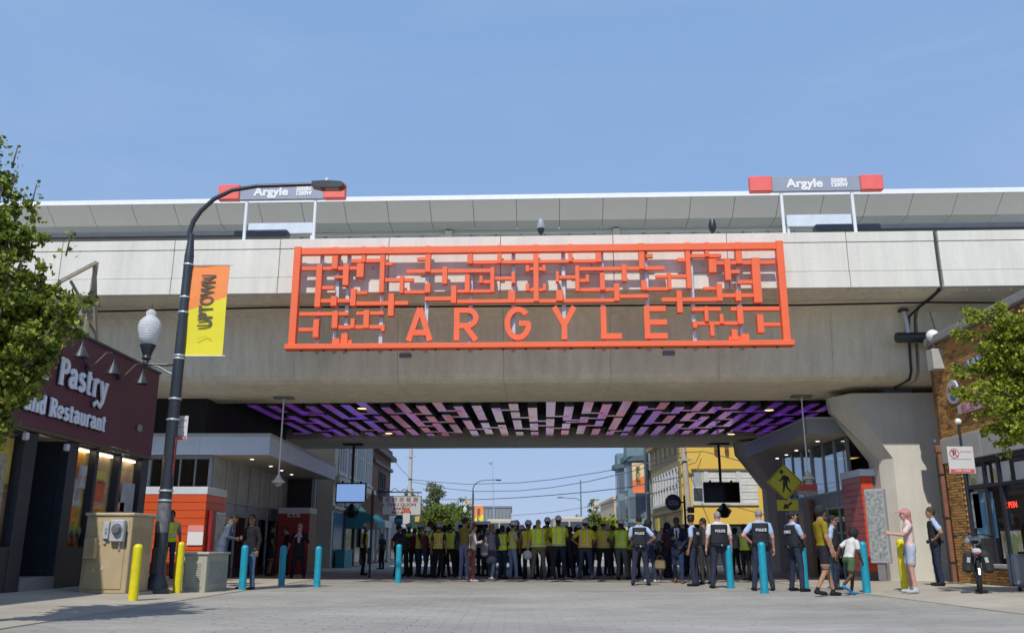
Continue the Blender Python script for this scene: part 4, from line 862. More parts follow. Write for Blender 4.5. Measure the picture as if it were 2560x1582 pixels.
# small white strip sign and blue round logo sign on the brick
y0, z0 = BP(2405, 1010); y1, z1_ = BP(2500, 968)
T = thing('nail_shop_sign', 'long pale strip sign with red letters on the brick above the lintel', 'sign', (BX - .03, 0, 0), 0)
ya, yb = BP(2402, 1020)[0], 17.9; zc = (BP(2406, 1037)[1] + BP(2402, 1012)[1]) / 2
hh = (BP(2402, 1014)[1] - BP(2406, 1036)[1]) / 2
for k in range(4): MB().cbox((-.03, ya - (ya - yb) * (k + .5) / 4, zc), (.06, (ya - yb) / 4 - .01, hh * 2), .006).build('sign_panel', M('sign_pale_pink', (.52, .47, .49), rough=.45), T)
text('lettering', 'ELEVEN MILE NAIL', hh * 2.1, M('sign_red_letter', (.5, .1, .13)), T, (-.064, (ya + yb) / 2, zc), (pi / 2, 0, -pi / 2), ext=.004, width=(ya - yb) * .9)
T = thing('logo_sign', 'round logo sign with tall blue letters on the brick, half behind the tree', 'sign', (BX - .03, 0, 0), 0)
yc, zc = BP(2390, 980); rr_ = .3
MB().lathe([(.001, -.07), (rr_ * .97, -.07), (rr_, -.05), (rr_, 0)], 28, (0, yc, zc), 'x').build('disc', M('logo_white', (.5, .52, .6), rough=.4), T, 'auto')
MB().lathe([(.001, -.076), (rr_ * .62, -.076), (rr_ * .62, -.068)], 24, (0, yc - .05, zc - .04), 'x').build('logo_swirl', M('logo_blue', (.10, .12, .3)), T)
MB().cbox((-.08, yc + .1, zc + .1), (.02, .16, .1), .01).build('logo_mark', M('logo_orange', (.6, .15, .06)), T)
LB = M('letter_blue', (.12, .2, .42))
for k, chh in enumerate('LAVENDER'):
    text('letter', chh, .55, LB, T, (-.05, yc - .55 - k * .36, zc + .42), (pi / 2, 0, -pi / 2), ext=.03, width=.26)
# globe lamp on the parapet corner with its bracket and stone block
p = onY(2344, 842, 22.65)
T = thing('globe_lamp', 'large white globe lamp on the parapet corner of the brick shop', 'globe lamp', (p.x - .13, 22.65, p.z + .03), 0)
MB().ball((0, 0, 0), .165, 24).build('globe', M('opal_glass', (.8, .8, .78), rough=.3, var=0), T, True); MB().lathe([(.05, -.2), (.09, -.17), (.09, -.13)], 14).build('collar', GREYD, T); MB().tube([(0, 0, -.2), (.02, 0, -.5), (.1, 0, -.6)], .025, 8).build('bracket', M('bracket_grey', (.3, .32, .34)), T)
MB().cbox((-.05, -.1, -.68), (.3, .35, .55), .02).build('base_block', STONE, T)
# copper downpipe at the corner
T = thing('downpipe', 'old copper coloured downpipe down the corner of the brick shop', 'downpipe', (BX - .1, BY1 + .06, 0))
MB().cbox((0, 0, 1.7), (.1, .09, 3.4), .01).build('pipe', M('copper_pipe', (.23, .10, .06), rough=.6, var=.3, scale=3), T); MB().cbox((0, .0, 3.45), (.2, .16, .2), .03).build('hopper', M('copper_pipe', (.23, .10, .06)), T)
for z in (.6, 1.7, 2.8): MB().cbox((0, 0, z), (.13, .11, .05)).build('strap', DARKM, T)
# ---------------------------------------------------------------- trees
def leaf_mat(name, c, c2, trans=.35):
    if name in MATS: return MATS[name]
    m = bpy.data.materials.new(name); m.use_nodes = True; nt = m.node_tree; b = nt.nodes['Principled BSDF']; b.inputs['Roughness'].default_value = .5; b.inputs['Specular IOR Level'].default_value = .35
    g = nt.nodes.new('ShaderNodeNewGeometry'); cr = nt.nodes.new('ShaderNodeValToRGB'); e = cr.color_ramp.elements
    e[0].color = tuple(x * .4 for x in c) + (1,); e[1].color = c2 + (1,); q = e.new(.55); q.color = c + (1,); nt.links.new(g.outputs['Random Per Island'], cr.inputs[0]); nt.links.new(cr.outputs[0], b.inputs['Base Color'])
    t = nt.nodes.new('ShaderNodeBsdfTranslucent'); nt.links.new(cr.outputs[0], t.inputs[0]); mx = nt.nodes.new('ShaderNodeMixShader'); mx.inputs[0].default_value = trans
    nt.links.new(b.outputs[0], mx.inputs[1]); nt.links.new(t.outputs[0], mx.inputs[2]); nt.links.new(mx.outputs[0], nt.nodes['Material Output'].inputs[0]); MATS[name] = m; return m
BARK = M('bark', (.12, .095, .07), rough=.9, var=.3, scale=12, bump=.5, bscale=25)
def leaves(pts, size, seed, fan=True):
    """pts: (n,3) leaf bases; each leaf a folded fan of real faces"""
    r = np.random.default_rng(seed); n = len(pts)
    d = r.normal(size=(n, 3)); d[:, 2] = d[:, 2] * .6 - .25; d /= np.linalg.norm(d, axis=1)[:, None]
    u = np.cross(d, r.normal(size=(n, 3))); u /= np.linalg.norm(u, axis=1)[:, None]; w = np.cross(d, u)
    s = size * r.uniform(.65, 1.3, n)[:, None]
    v = np.stack([pts, pts + (d * .75 + u * .6) * s, pts + (d * 1.0 + w * .18) * s, pts + (d * .75 - u * .6) * s], 1).reshape(-1, 3)
    i = np.arange(n)[:, None] * 4
    f = np.concatenate([i + [[0, 1, 2]], i + [[0, 2, 3]]], 0)
    return v, f
def crown_mesh(name, v, f, mat):
    me = bpy.data.meshes.new(name); me.vertices.add(len(v)); me.vertices.foreach_set('co', v.astype(np.float32).ravel()); me.loops.add(len(f) * 3); me.polygons.add(len(f))
    me.loops.foreach_set('vertex_index', f.astype(np.int32).ravel()); me.polygons.foreach_set('loop_start', np.arange(0, len(f) * 3, 3, dtype=np.int32)); me.update(calc_edges=True); me.validate(); me.materials.append(mat); return me
def tree(name, label, base, trunk_h, limbs, clusters, per, leaf, csize, mat, seed, r0=.12, group=None, sprigs=()):
    """limbs: polylines the foliage grows along; clusters are scattered round the limbs' outer lengths"""
    T = thing(name, label, 'tree', base, 0, group); r = np.random.default_rng(seed); tb = MB()
    tb.tube([(0, 0, -.1), (.02, .01, trunk_h * .5), (0, 0, trunk_h)], [r0 * 1.25, r0, r0 * .8], 9)
    pts = []; tips = []
    for L in limbs:
        P = [Vector(p) for p in L]; tb.tube(P, [max(.012, r0 * .5 * (1 - i / (len(P)))) for i in range(len(P))], 6)
        seg = [(P[i + 1] - P[i]).length for i in range(len(P) - 1)]; tot = sum(seg); tips.append((P, seg, tot))
    W = np.array([t[2] for t in tips]); W = W / W.sum()
    for _ in range(clusters):
        P, seg, tot = tips[r.choice(len(tips), p=W)]; q = tot * (.18 + .82 * r.random() ** .8); i = 0
        while i < len(seg) - 1 and q > seg[i]: q -= seg[i]; i += 1
        c = P[i].lerp(P[i + 1], min(1, q / seg[i])); c = np.array(c) + r.normal(size=3) * csize * np.array([1, 1, .8])
        n = int(per * r.uniform(.5, 1.5)); k = r.normal(size=(n, 3)) * csize * .34 * np.array([1.15, 1.15, .75]); pts.append(c + k)
    for sp in sprigs:                                        # bare shoots with a few leaves standing out of the outline
        P = [Vector(p) for p in sp]; tb.tube(P, [.012, .008, .005][:len(P)], 5)
        for i in range(len(P) - 1):
            for q in np.linspace(0, 1, 7): pts.append(np.array([P[i].lerp(P[i + 1], q)]) + r.normal(size=(2, 3)) * .05)
    tb.build('trunk', BARK, T, True); v, f = leaves(np.concatenate(pts), leaf, seed + 1); link('crown', crown_mesh('crown', v, f, mat), T); return T
LF1 = leaf_mat('ginkgo_leaf', (.17, .235, .03), (.42, .45, .06), .32); LF2 = leaf_mat('bright_leaf', (.27, .335, .03), (.50, .53, .06), .35); LF3 = leaf_mat('far_leaf', (.17, .235, .04), (.30, .35, .06), .3); LF4 = leaf_mat('pale_far_leaf', (.20, .25, .13), (.30, .34, .18), .3)
# ginkgo at the left: upright limbs laid out in its own space round the trunk
def LP(px, py, Y, base): p = onY(px, py, Y); return tuple(p - Vector(base))
tb_ = (-7.1, 11.0, .06)
lm = []
for tgt, Y in (((-60, 300), 11.00), ((-20, 380), 11.17), ((5, 470), 10.83), ((40, 545), 11.00), ((60, 640), 10.75), ((75, 720), 11.25), ((85, 705), 11.08), ((115, 690), 10.92), ((140, 760), 11.17), ((165, 770), 10.83), ((125, 815), 11.08), ((70, 870), 10.92), ((45, 905), 11.17), ((10, 940), 10.83), ((-20, 970), 11.00), ((30, 860), 10.66), ((60, 820), 11.34), ((90, 800), 11.00), ((-60, 900), 11.00), ((-150, 700), 11.34), ((-180, 500), 10.83), ((-100, 420), 11.00), ((10, 760), 10.66), ((5, 600), 11.25)):
    e = Vector(LP(tgt[0], tgt[1], Y, tb_)); s = Vector((0, 0, max(1.7, e.z - 1.9))); m_ = s.lerp(e, .55) + Vector((0, 0, -.15)); lm.append([s, m_, e])
spr = [[LP(230 / 3.02, 860 / 3.02 + 240, 11, tb_), LP(92, 460, 11, tb_)], [LP(30, 420, 11, tb_), LP(45, 365, 11, tb_)], [LP(165, 640, 11, tb_), LP(180, 575, 11, tb_)], [LP(20, 500, 11, tb_), LP(45, 430, 11, tb_)]]
tree('ginkgo_tree', 'leafy ginkgo tree covering the left part of the maroon shop sign', tb_, 3.0, lm, 820, 56, .058, .135, LF1, 5, .11, None, spr)
tb2 = (10.35, 16.2, .02); lm = []
for tgt, Y in (((2406, 838), 16.2), ((2450, 795), 16.0), ((2425, 905), 16.3), ((2400, 965), 15.9), ((2440, 960), 16.4), ((2460, 1010), 16.0), ((2480, 1060), 16.2), ((2490, 830), 16.4), ((2520, 850), 15.9), ((2500, 920), 16.3), ((2540, 900), 16.0), ((2540, 980), 16.3), ((2520, 1040), 15.8), ((2550, 1050), 16.2), ((2570, 830), 16.1), ((2600, 950), 16), ((2640, 800), 16.2), ((2640, 900), 16), ((2680, 1000), 16.4), ((2560, 780), 16.0), ((2600, 1040), 15.9), ((2440, 775), 16.1)):
    e = Vector(LP(tgt[0], tgt[1], Y, tb2)); s = Vector((0, 0, max(2.0, e.z - .9))); m_ = s.lerp(e, .5) + Vector((0, 0, .12)); lm.append([s, m_, e])
tree('street_tree', 'bright green young street tree in front of the brick shop', tb2, 3.2, lm, 400, 52, .062, .16, LF2, 9, .08)

# ---------------------------------------------------------------- street lamps with banners
POLE = M('pole_paint', (.026, .032, .042), rough=.35, var=.12, scale=3, spec=.6)
def banner(T, x0, x1, z0, z1, up, lo, txtm, split=.42, flip=False):
    d = z1 - z0; B = MB(); sx = (x1 - x0)
    def wave(x, z): return .02 * math.sin(3 * (z - z0) + 1) + .012 * math.sin(7 * (x - x0))
    za, zb_ = z0 + d * (1 - split - .09), z0 + d * (1 - split + .06)
    if flip: za, zb_ = zb_, za
    n = 8
    for k in range(n):
        a, b_ = x0 + sx * k / n, x0 + sx * (k + 1) / n; ma, mb = za + (zb_ - za) * k / n, za + (zb_ - za) * (k + 1) / n
        for (la, lb, ua, ub, mi) in ((z0, z0, ma, mb, 1), (ma, mb, z1, z1, 0)):
            B.m = mi
            for j in range(4):
                f0, f1 = j / 4, (j + 1) / 4; p = [(a, la + (ua - la) * f0), (b_, lb + (ub - lb) * f0), (b_, lb + (ub - lb) * f1), (a, la + (ua - la) * f1)]
                v = [(x, wave(x, z) - .004, z) for x, z in p] + [(x, wave(x, z) + .004, z) for x, z in p]; B.add(v, [(0, 1, 2, 3), (7, 6, 5, 4)])
    b_ = B.build('banner', [up, lo], T)
    t = text('banner_lettering', 'UPTOWN', sx * .52, txtm, T, ((x0 + x1) / 2 + sx * .0, -.035, z0 + d * .60), (pi / 2, -pi / 2, 0), ext=.002, width=d * .58, off=.012)
    tr = MB(); tr.tube([((x0 + x1) / 2 - sx * .2, -.03, z0 + d * .17), ((x0 + x1) / 2 + sx * .02, -.03, z0 + d * .21), ((x0 + x1) / 2 + sx * .2, -.03, z0 + d * .17)], .006, 4); tr.build('banner_emblem', M('emblem_faint', (.6, .5, .03), var=0), T)
    for z in (z0 - .015, z1 + .015): MB().tube([(0, 0, z), (x1 + .06, 0, z)], .012, 6).build('banner_rod', SILVER, T)
BOR = M('banner_orange', (.88, .26, .06), rough=.6, var=.04); BYE = M('banner_yellow', (.80, .70, .03), rough=.6, var=.03); BTX = M('banner_ink', (.10, .085, .055), rough=.6, var=0); BCR = M('banner_cream', (.75, .58, .32), rough=.6, var=.05); BRO = M('banner_red_orange', (.85, .23, .08), rough=.6, var=.06)
def street_lamp(label, base, arm, head, acorn, bn, mirror=1, group='tall street lamps with banners', stickers=False):
    T = thing('street_lamp', label, 'street lamp', base, 0, group)
    MB().lathe([(.27, 0), (.27, .05), (.235, .08), (.235, .16), (.2, .22), (.17, .3), (.16, .34)], 18).build('base', POLE, T, 'auto')
    hz = arm[0][1]
    MB().lathe([(.15, .3), (.138, .6), (.118, hz * .55), (.104, hz - .25), (.095, hz - .2), (.06, hz + .25)], 18).build('pole', POLE, T, 'auto')
    MB().cbox((-.02, -.15, .62), (.17, .06, .55), .03).build('hand_hole_cover', POLE, T)
    P = [(a * mirror, 0, z) for a, z in arm]; MB().tube(P, [.062, .06, .057, .054, .051, .048, .046, .044] if len(P) == 8 else .05, 12).build('arm', POLE, T, 'auto')
    hx, hz2 = head; HB = MB()
    HB.prism([(0, -.05), (.2, -.1), (.62, -.1), (.72, -.06), (.74, 0), (.66, .05), (.3, .07), (.0, .05)], -.13, .13, 'xz'); HB.v = [((hx + x) * mirror, y, hz2 + z) for x, y, z in HB.v]
    H = HB.build('lamp_head', POLE, T); MB().box(((hx + .3) * mirror, -.1, hz2 - .115), ((hx + .62) * mirror, .1, hz2 - .101)).build('lens', M('lamp_lens', (.3, .27, .2), rough=.2), H)
    MB().lathe([(.035, .0), (.045, .02), (.045, .08), (.03, .1)], 10, ((hx + .32) * mirror, 0, hz2 + .07)).build('photocell', M('photocell_white', (.7, .7, .68)), H)
    ax, az = acorn; MB().tube([(0, 0, az - .33), (ax * .35, 0, az - .36), (ax * .98, 0, az - .34)], .03, 8).build('side_arm', POLE, T)
    MB().tube([(0, 0, az - .62), (ax * .3, 0, az - .52), (ax * .6, 0, az - .4), (ax * .9, 0, az - .36)], .02, 8).build('side_brace', POLE, T)
    MB().lathe([(.03, -.38), (.06, -.36), (.07, -.3), (.05, -.26), (.1, -.22), (.1, -.19), (.085, -.16), (.13, -.02), (.165, .05), (.17, .09), (.12, .11)], 18, (ax, 0, az)).build('acorn_holder', POLE, T, 'auto')
    MB().lathe([(.12, .1), (.2, .22), (.245, .4), (.25, .5), (.22, .62), (.15, .70), (.10, .74), (.115, .79), (.11, .84), (.06, .88), (.02, .9)], 22, (ax, 0, az)).build('acorn_globe', ACORN, T, True)
    MB().lathe([(.02, .9), (.025, .93), (.012, .98), (.004, 1.05)], 8, (ax, 0, az)).build('finial', POLE, T)
    x0, x1, z0, z1, up, lo = bn; banner(T, x0 * mirror if mirror > 0 else -x1, x1 * mirror if mirror > 0 else -x0, z0, z1, up, lo, BTX, .42 if not mirror < 0 else .5)
    rp = lambda z: .15 - .052 * min(1, z / hz)
    for z in ((z1 + .015, z0 - .015, z0 - .08, z1 - .75, z1 - 1.1, 3.55, 4.0, 2.05, 1.85) if stickers else (z1, z0)):
        MB().lathe([(rp(z) + .012, z - .02), (rp(z) + .016, z), (rp(z) + .012, z + .02)], 16).build('band', SILVER, T)
    if stickers:
        MB().lathe([(rp(2) + .004, 1.2), (rp(2) + .003, 1.8)], 16).build('worn_patch', M('worn_zinc', (.14, .15, .16), rough=.6, var=.5, scale=8), T)
        for k in range(9): MB().cbox((rp(2.7) + .002, -.05, 2.4 + .09 * k), (.012, .08, .05 + .02 * (k % 3))).build('red_sticker', M('red_sticker', (.35, .05, .04)), T)
    return T
def acorn_mat():
    m = M('ribbed_acorn_glass', (.86, .88, .9), rough=.18, var=0); b = m.node_tree.nodes['Principled BSDF']; b.inputs['Transmission Weight'].default_value = .35; b.inputs['IOR'].default_value = 1.25
    nt = m.node_tree; tc = nt.nodes.new('ShaderNodeTexCoord'); w = nt.nodes.new('ShaderNodeTexWave'); w.bands_direction = 'Z'; w.inputs['Scale'].default_value = 9; nt.links.new(tc.outputs['Object'], w.inputs[0])
    bp = nt.nodes.new('ShaderNodeBump'); bp.inputs['Strength'].default_value = .5; bp.inputs['Distance'].default_value = .03; nt.links.new(w.outputs['Fac'], bp.inputs['Height']); nt.links.new(bp.outputs[0], b.inputs['Normal']); return m
ACORN = acorn_mat()
LY = 18.8; lx = gx(389, LY); lz = walk_z(lx); LB_ = Vector((lx, LY, lz))
def lp(px, py): p = onY(px, py, LY) - LB_; return p.x, p.z
arm = [(0, lp(470, 612)[1])] + [lp(*q) for q in ((474, 582), (484, 553), (502, 528), (535, 498), (580, 476), (640, 466), (785, 461))]
hd = lp(782, 463)
bx0, bz1 = lp(484, 664); bx1, _ = lp(577, 664); _, bz0 = lp(512, 888)
ac = lp(370, 861)
street_lamp('tall black street lamp with acorn globe and orange yellow banner beside the pastry shop', tuple(LB_), arm, hd, (ac[0], ac[1] - .1), (bx0 - .02, bx1 - .02, bz0, bz1, BOR, BYE), 1, stickers=True)
rl = [(0, arm[0][1])] + [(a, z) for a, z in arm[1:]]
street_lamp('street lamp with cream and orange banner in front of the teal building, right', (gx(1627, 62), 62, 0), arm, hd, (.95, 5.0), (.22, 1.05, bz0 - .3, bz1 - .3, BCR, BRO), -1)
street_lamp('far street lamp with orange banner standing above the crowd, left of centre', (gx(1181, 108), 108, 0), arm, hd, (-.95, 5.0), (.22, 1.25, bz0 - 2., bz1 - 1.1, BOR, BYE), 1)
T = thing('bare_lamp_post', 'far bare lamp post with a single arm pointing left, right of centre', 'lamp post', (gx(1455, 112), 112, 0)); MB().tube([(0, 0, 0), (0, 0, 9.3)], [.13, .07], 10).build('pole', M('far_pole', (.14, .17, .2)), T); MB().tube([(0, 0, 6.7), (-.6, 0, 7.0), (-2.3, 0, 7.1)], .05, 8).build('arm', M('far_pole', (.1, .1, .1)), T); MB().cbox((-2.6, 0, 7.1), (.7, .25, .12), .03).build('lamp_head', POLE, T)

# no-parking signs
def parking_sign(label, p, w, h, pole=None, ry=0):
    T = thing('parking_sign', label, 'parking sign', p, 0, 'white no parking signs')
    WH = M('sign_white', (.62, .62, .63), rough=.45, var=.03); RDs = M('sign_red_ink', (.62, .10, .09), rough=.5, var=.15)
    poly = [(-w / 2, -h / 2), (w / 2, -h / 2), (w / 2, h / 2), (-w / 2, h / 2)]
    MB().cbox((0, 0, 0), (w, .006, h), .002).build('plate', WH, T); MB().box((-w * .46, -.007, -h * .48), (w * .46, -.004, -h * .34)).build('red_strip', RDs, T)
    R = w * .19; n = 24; ring = MB(); v = []; f = []
    for k in range(n): a = 2 * pi * k / n; v += [(-w * .24 + math.cos(a) * R, -.0055, h * .24 + math.sin(a) * R), (-w * .24 + math.cos(a) * R * .8, -.0055, h * .24 + math.sin(a) * R * .8)]
    for k in range(n): j = (k + 1) % n; f.append((2 * k, 2 * j, 2 * j + 1, 2 * k + 1))
    ring.add(v, f); ring.build('ring', RDs, T); text('letter_p', 'P', R * 1.5, BLACK, T, (-w * .24, -.006, h * .24), ext=.001, off=.004)
    MB().tube([(-w * .24 - R * .65, -.008, h * .24 + R * .65), (-w * .24 + R * .65, -.008, h * .24 - R * .65)], R * .09, 4).build('slash', RDs, T)
    text('lettering', 'NO PARKING', .05, RDs, T, (w * .22, -.006, h * .3), ext=.001, width=w * .4); MB().box((-w * .4, -.006, h * .02), (w * .4, -.0035, h * .03)).build('rule_line', BLACK, T)
    text('strip_lettering', 'TOW ZONE', h * .1, LETW, T, (0, -.0085, -h * .41), ext=.001, width=w * .6)
    if pole: MB().tube([(pole[0], .03, pole[1]), (pole[0], .03, h * .5 + pole[2])], .03, 10).build('post', DARKM, T, 'auto')
    for z in (-h * .3, h * .3): MB().lathe([(.001, -.012), (.012, -.008), (.012, 0)], 8, (0, 0, z), 'y').build('bolt', SILVER, T)
    return T
p = onY(453, 1069, 19.0); a = onY(437, 1069, 19.).x; b_ = onY(469, 1069, 19.).x; parking_sign('white no parking sign strapped to the tall black street lamp', p, b_ - a, onY(453, 1040, 19.).z - onY(453, 1100, 19.).z)
for z in (.2, -.2): MB().box((-.26, .0, z - .02), (-.05, .02, z + .02)).build('strap', SILVER, bpy.data.objects['parking_sign'])
p = onY(2403, 1149, 20.2); a = onY(2371, 1149, 20.2).x; b_ = onY(2436, 1149, 20.2).x
gt = onY(2397, 1053, 20.2)
T = parking_sign('white no parking sign on a black post topped by a small white globe', p, b_ - a, onY(2403, 1115, 20.2).z - onY(2403, 1182, 20.2).z, (.06, -p.z, gt.z - p.z - .36))
MB().ball((.06, .03, gt.z - p.z), .075, 16).build('globe', M('opal_glass', (.8, .8, .78)), T, True)

# ---------------------------------------------------------------- bollards
TEAL = M('teal_paint', (.012, .30, .43), rough=.42, var=.16, scale=9); YEL = M('yellow_paint', (.72, .62, .012), rough=.42, var=.14, scale=9)
def bollard_me(m): return MB().lathe([(.085, -.3), (.085, .94), (.085, .97), (.075, 1.005), (.05, 1.03), (.001, 1.042)], 22).mesh('bollard', m, 'auto')
tm, ym_ = bollard_me(TEAL), bollard_me(YEL)
def bollard(px, by, label, me, group, h=1.0, z=None, Y=None):
    Y = Y or CAM_H * 2346 / (by - 1370); x = gx(px, Y); z = walk_z(x) if x < -6.5 else (rwalk(x, Y) if x > 7.75 else 0)
    if z: Y = (CAM_H - z) * 2346 / (by - 1370); x = gx(px, Y)
    o = link('bollard', me, None, (x, Y, z - .01), (0, 0, rnd.uniform(0, 6))); o.scale = (1, 1, h); tag(o, label, 'bollard', group)
    return o
def _cap(o):
    pass
for px, by, lab, h in ((605, 1474, 'teal bollard in front of the man in black jacket and jeans', 1.0), (703, 1463, 'teal bollard between the man in jeans and the man in open suit', 1.0), (792, 1466, 'teal bollard right of the man in open suit, under the left canopy', .98), (995, 1456, 'teal bollard before the dark shirted man at the left of the crowd', 1.04), (1827, 1469, 'teal bollard seen between the legs of the officer in white shirt', 1.0), (1912, 1481, 'large teal bollard hiding the legs of the light blue shirted officer seen from behind', 1.06), (2014, 1471, 'teal bollard behind the smiling officer with folded arms', 1.0), (2091, 1470, 'teal bollard behind the youth in yellow shirt', 1.0), (2168, 1477, 'teal bollard that the boy in white shirt leans on', 1.03)):
    bollard(px, by, lab, tm, 'teal bollards along the street', h)
for px, by, lab in ((331, 1489, 'yellow bollard touching the tan utility cabinet'), (441, 1466, 'yellow bollard between street lamp and pale concrete box'), (2265, 1469, 'yellow bollard at the foot of the right concrete pier')):
    bollard(px, by, lab, ym_, 'yellow bollards', .9 if px < 1000 else 1.0)

# ---------------------------------------------------------------- utility cabinets
TAN = M('tan_cabinet', (.44, .345, .20), rough=.65, var=.14, scale=2.2, bump=.1, bscale=30); TAND = M('tan_cabinet_worn', (.46, .40, .27), rough=.7, var=.2, scale=5)
cy = 17.5; cx1 = gx(311, cy); cz = walk_z(cx1) - .01; cw, cdp, chh = .9, 1.05, 1.45
T = thing('utility_cabinet', 'tan metal utility cabinet with electric meter beside the street lamp', 'utility cabinet', (cx1, cy, cz))
MB().box((-cw - .12, -.12, -.2), (.12, cdp + .12, .05)).build('pad', WALKM, T)
MB().cbox((-cw / 2, cdp / 2, .05 + chh / 2), (cw, cdp, chh), .012).build('body', TAN, T); MB().cbox((-cw / 2, cdp / 2, chh + .075), (cw + .07, cdp + .07, .06), .015).build('lid', TAND, T)
MB().cbox((-cw / 2 - .02, -.006, .1 + chh * .38), (cw - .16, .02, chh * .72), .006).build('door', TAN, T); MB().cbox((-cw / 2, -.004, chh - .16), (cw - .1, .012, .25), .004).build('upper_panel', TAN, T)
MB().box((-cw / 2 + .02, -.014, chh - .55), (-.07, -.0145 + .006, chh - .25)).build('meter_shadow', M('painted_shadow', (.07, .07, .06)), T)  # dark sheet painting in the shadow under the meter box
MBX = MB().cbox((-.24, -.075, chh - .24), (.27, .13, .42), .02).build('meter_box', M('meter_grey', (.42, .44, .46), rough=.5), T)
MB().lathe([(.001, -.24), (.07, -.235), (.085, -.2), (.088, -.14)], 20, (-.23, 0, chh - .21), 'y').build('meter_dial', M('meter_glass', (.15, .16, .17), rough=.12, var=.4, scale=20), MBX, 'auto'); MB().lathe([(.1, -.145), (.105, -.16), (.11, -.14)], 20, (-.23, 0, chh - .21), 'y').build('meter_ring', SILVER, MBX)
MB().cbox((-.47, -.05, chh - .23), (.12, .09, .33), .012).build('switch_box', M('meter_grey', (.42, .44, .46)), T); text('cabinet_lettering', 'N\nZ', .07, BLACK, T, (-.46, -.099, chh - .25), ext=.001)
MB().tube([(-.2, -.05, chh - .45), (-.2, -.03, chh - .6)], .018, 8).build('conduit', SILVER, T); MB().cbox((-.49, -.03, chh - .46), (.05, .05, .06), .01).build('fitting', M('meter_grey', (.42, .44, .46)), T)
for (x, z, w, h) in ((-.62, chh - .49, .09, .04), (-.82, .72, .06, .06)): MB().cbox((x, -.022, z), (w, .016, h), .004).build('latch', M('latch_white', (.6, .58, .5)), T)
VT = MB().cbox((-.72, -.085, .88), (.22, .14, .38), .01).build('vent_hood', TAN, T)
for k in range(7): MB().cbox((-.72, -.158, .76 + .042 * k), (.19, .012, .02)).build('vent_slat', TAN, VT)
MB().box((-.62, -.012, .66), (-.54, -.0165 + .002, 1.0)).build('hood_shadow', M('painted_shadow', (.05, .05, .045)), T)  # dark strip standing in for the vent hood's cast shadow
for k in range(12): MB().cbox((.004, .1 + .075 * k, chh - .42), (.012, .022, .5)).build('side_louvre', TAN, T)
for (x, z) in ((-.66, .47), (-.5, .5)): MB().lathe([(.001, -.03), (.03, -.03), (.035, -.015)], 10, (x, 0, z), 'y').build('lock', M('lock_white', (.5, .46, .38)), T)
yb = 19.9; xb1 = gx(511, yb); zb2_ = walk_z(xb1) - .01
CGR = M('pale_green_grey', (.40, .395, .31), rough=.8, var=.12, scale=2, bump=.2, bscale=40)
T = thing('utility_cabinet', 'pale grey green concrete utility box in front of the orange tiled block', 'utility cabinet', (xb1, yb, zb2_))
MB().cbox((-.34, .75, .4), (.68, 1.5, .82), .015).build('body', CGR, T); MB().cbox((-.34, .75, .83), (.76, 1.58, .055), .014).build('lid', M('pale_lid', (.42, .42, .37), rough=.75), T)
MB().cbox((-.34, -.004, .4), (.54, .014, .58), .004).build('door', CGR, T)
for k in range(14): MB().cbox((.004, .2 + .085 * k, .42), (.012, .03, .5)).build('side_louvre', M('louvre_grey', (.30, .32, .31)), T)
for x in (-.5, -.16):
    for k in range(8): MB().cbox((x, -.012, .25 + .05 * k), (.1, .008, .018)).build('slot', M('slot_shade', (.2, .2, .15)), T)

# ---------------------------------------------------------------- map case by the pier
mx_ = gx(2207, 24.3); T = thing('map_case', 'tall narrow framed map case standing before the right concrete pier', 'map case', (mx_, 24.3, rwalk(mx_, 24.3)), math.radians(-42))
MB().cbox((0, .1, 1.42), (.52, .2, 1.95), .02).build('case', M('case_grey', (.45, .48, .52), rough=.4, metal=.3), T); 
MB().box((-.235, -.006, .52), (.235, -.0005, 2.33)).build('map_print', M('map_print', (.30, .32, .32), rough=.35, var=.75, scale=11, detail=8), T)
MB().box((-.1, .04, 0), (.1, .16, .45)).build('plinth', M('plinth_grey', (.2, .2, .21)), T)

# ---------------------------------------------------------------- crossing signs
YG = M('fluorescent_yellow_green', (.42, .40, .025), rough=.45, var=.03)
def flat(T, name, poly, y, m, th=.003): return MB().prism(poly, y, y + th, 'xz').build(name, m, T)
cs_Y = 27.3; pc = onY(1962, 1205, cs_Y); hd_ = .56
T = thing('crossing_sign', 'yellow diamond pedestrian crossing sign with arrow plate under the right canopy', 'road sign', (pc.x, cs_Y, 0))
for nm, k, y, m in (('plate', 1.0, 0, YG), ('border', .0, 0, BLACK)):
    if nm == 'plate': MB().prism([(0, -hd_), (hd_, 0), (0, hd_), (-hd_, 0)], 0, .006, 'xz').build(nm, m, T, loc=(0, 0, pc.z))
def diamond_ring(r0, r1):
    b = MB(); v = []; 
    for r in (r0, r1): v += [(0, -.004, -r), (r, -.004, 0), (0, -.004, r), (-r, -.004, 0)]
    return b.add(v, [(i, (i + 1) % 4, 4 + (i + 1) % 4, 4 + i) for i in range(4)])
diamond_ring(hd_ * .95, hd_ * .91).build('border', BLACK, T, loc=(0, 0, pc.z))
u = hd_ / 122.; PX = lambda pts: [((x - 230) * u, (685 - y) * u) for x, y in pts]
fig = MB()
hdp = [(212 + 13 * math.cos(a), 616 + 13 * math.sin(a)) for a in [2 * pi * k / 14 for k in range(14)]]
for poly in (hdp, [(212, 642), (232, 637), (254, 650), (249, 690), (244, 700), (216, 700), (219, 662)], [(216, 645), (222, 660), (206, 678), (190, 676), (189, 669), (202, 668)], [(240, 642), (256, 650), (266, 676), (259, 690), (254, 688), (259, 676), (247, 662)], [(216, 698), (232, 700), (229, 722), (219, 752), (209, 752), (216, 722)], [(228, 698), (246, 698), (250, 718), (272, 747), (264, 753), (240, 724)]):
    fig.prism(PX(poly), -.006, -.001, 'xz')
fig.build('walking_figure', BLACK, T, loc=(0, 0, pc.z))
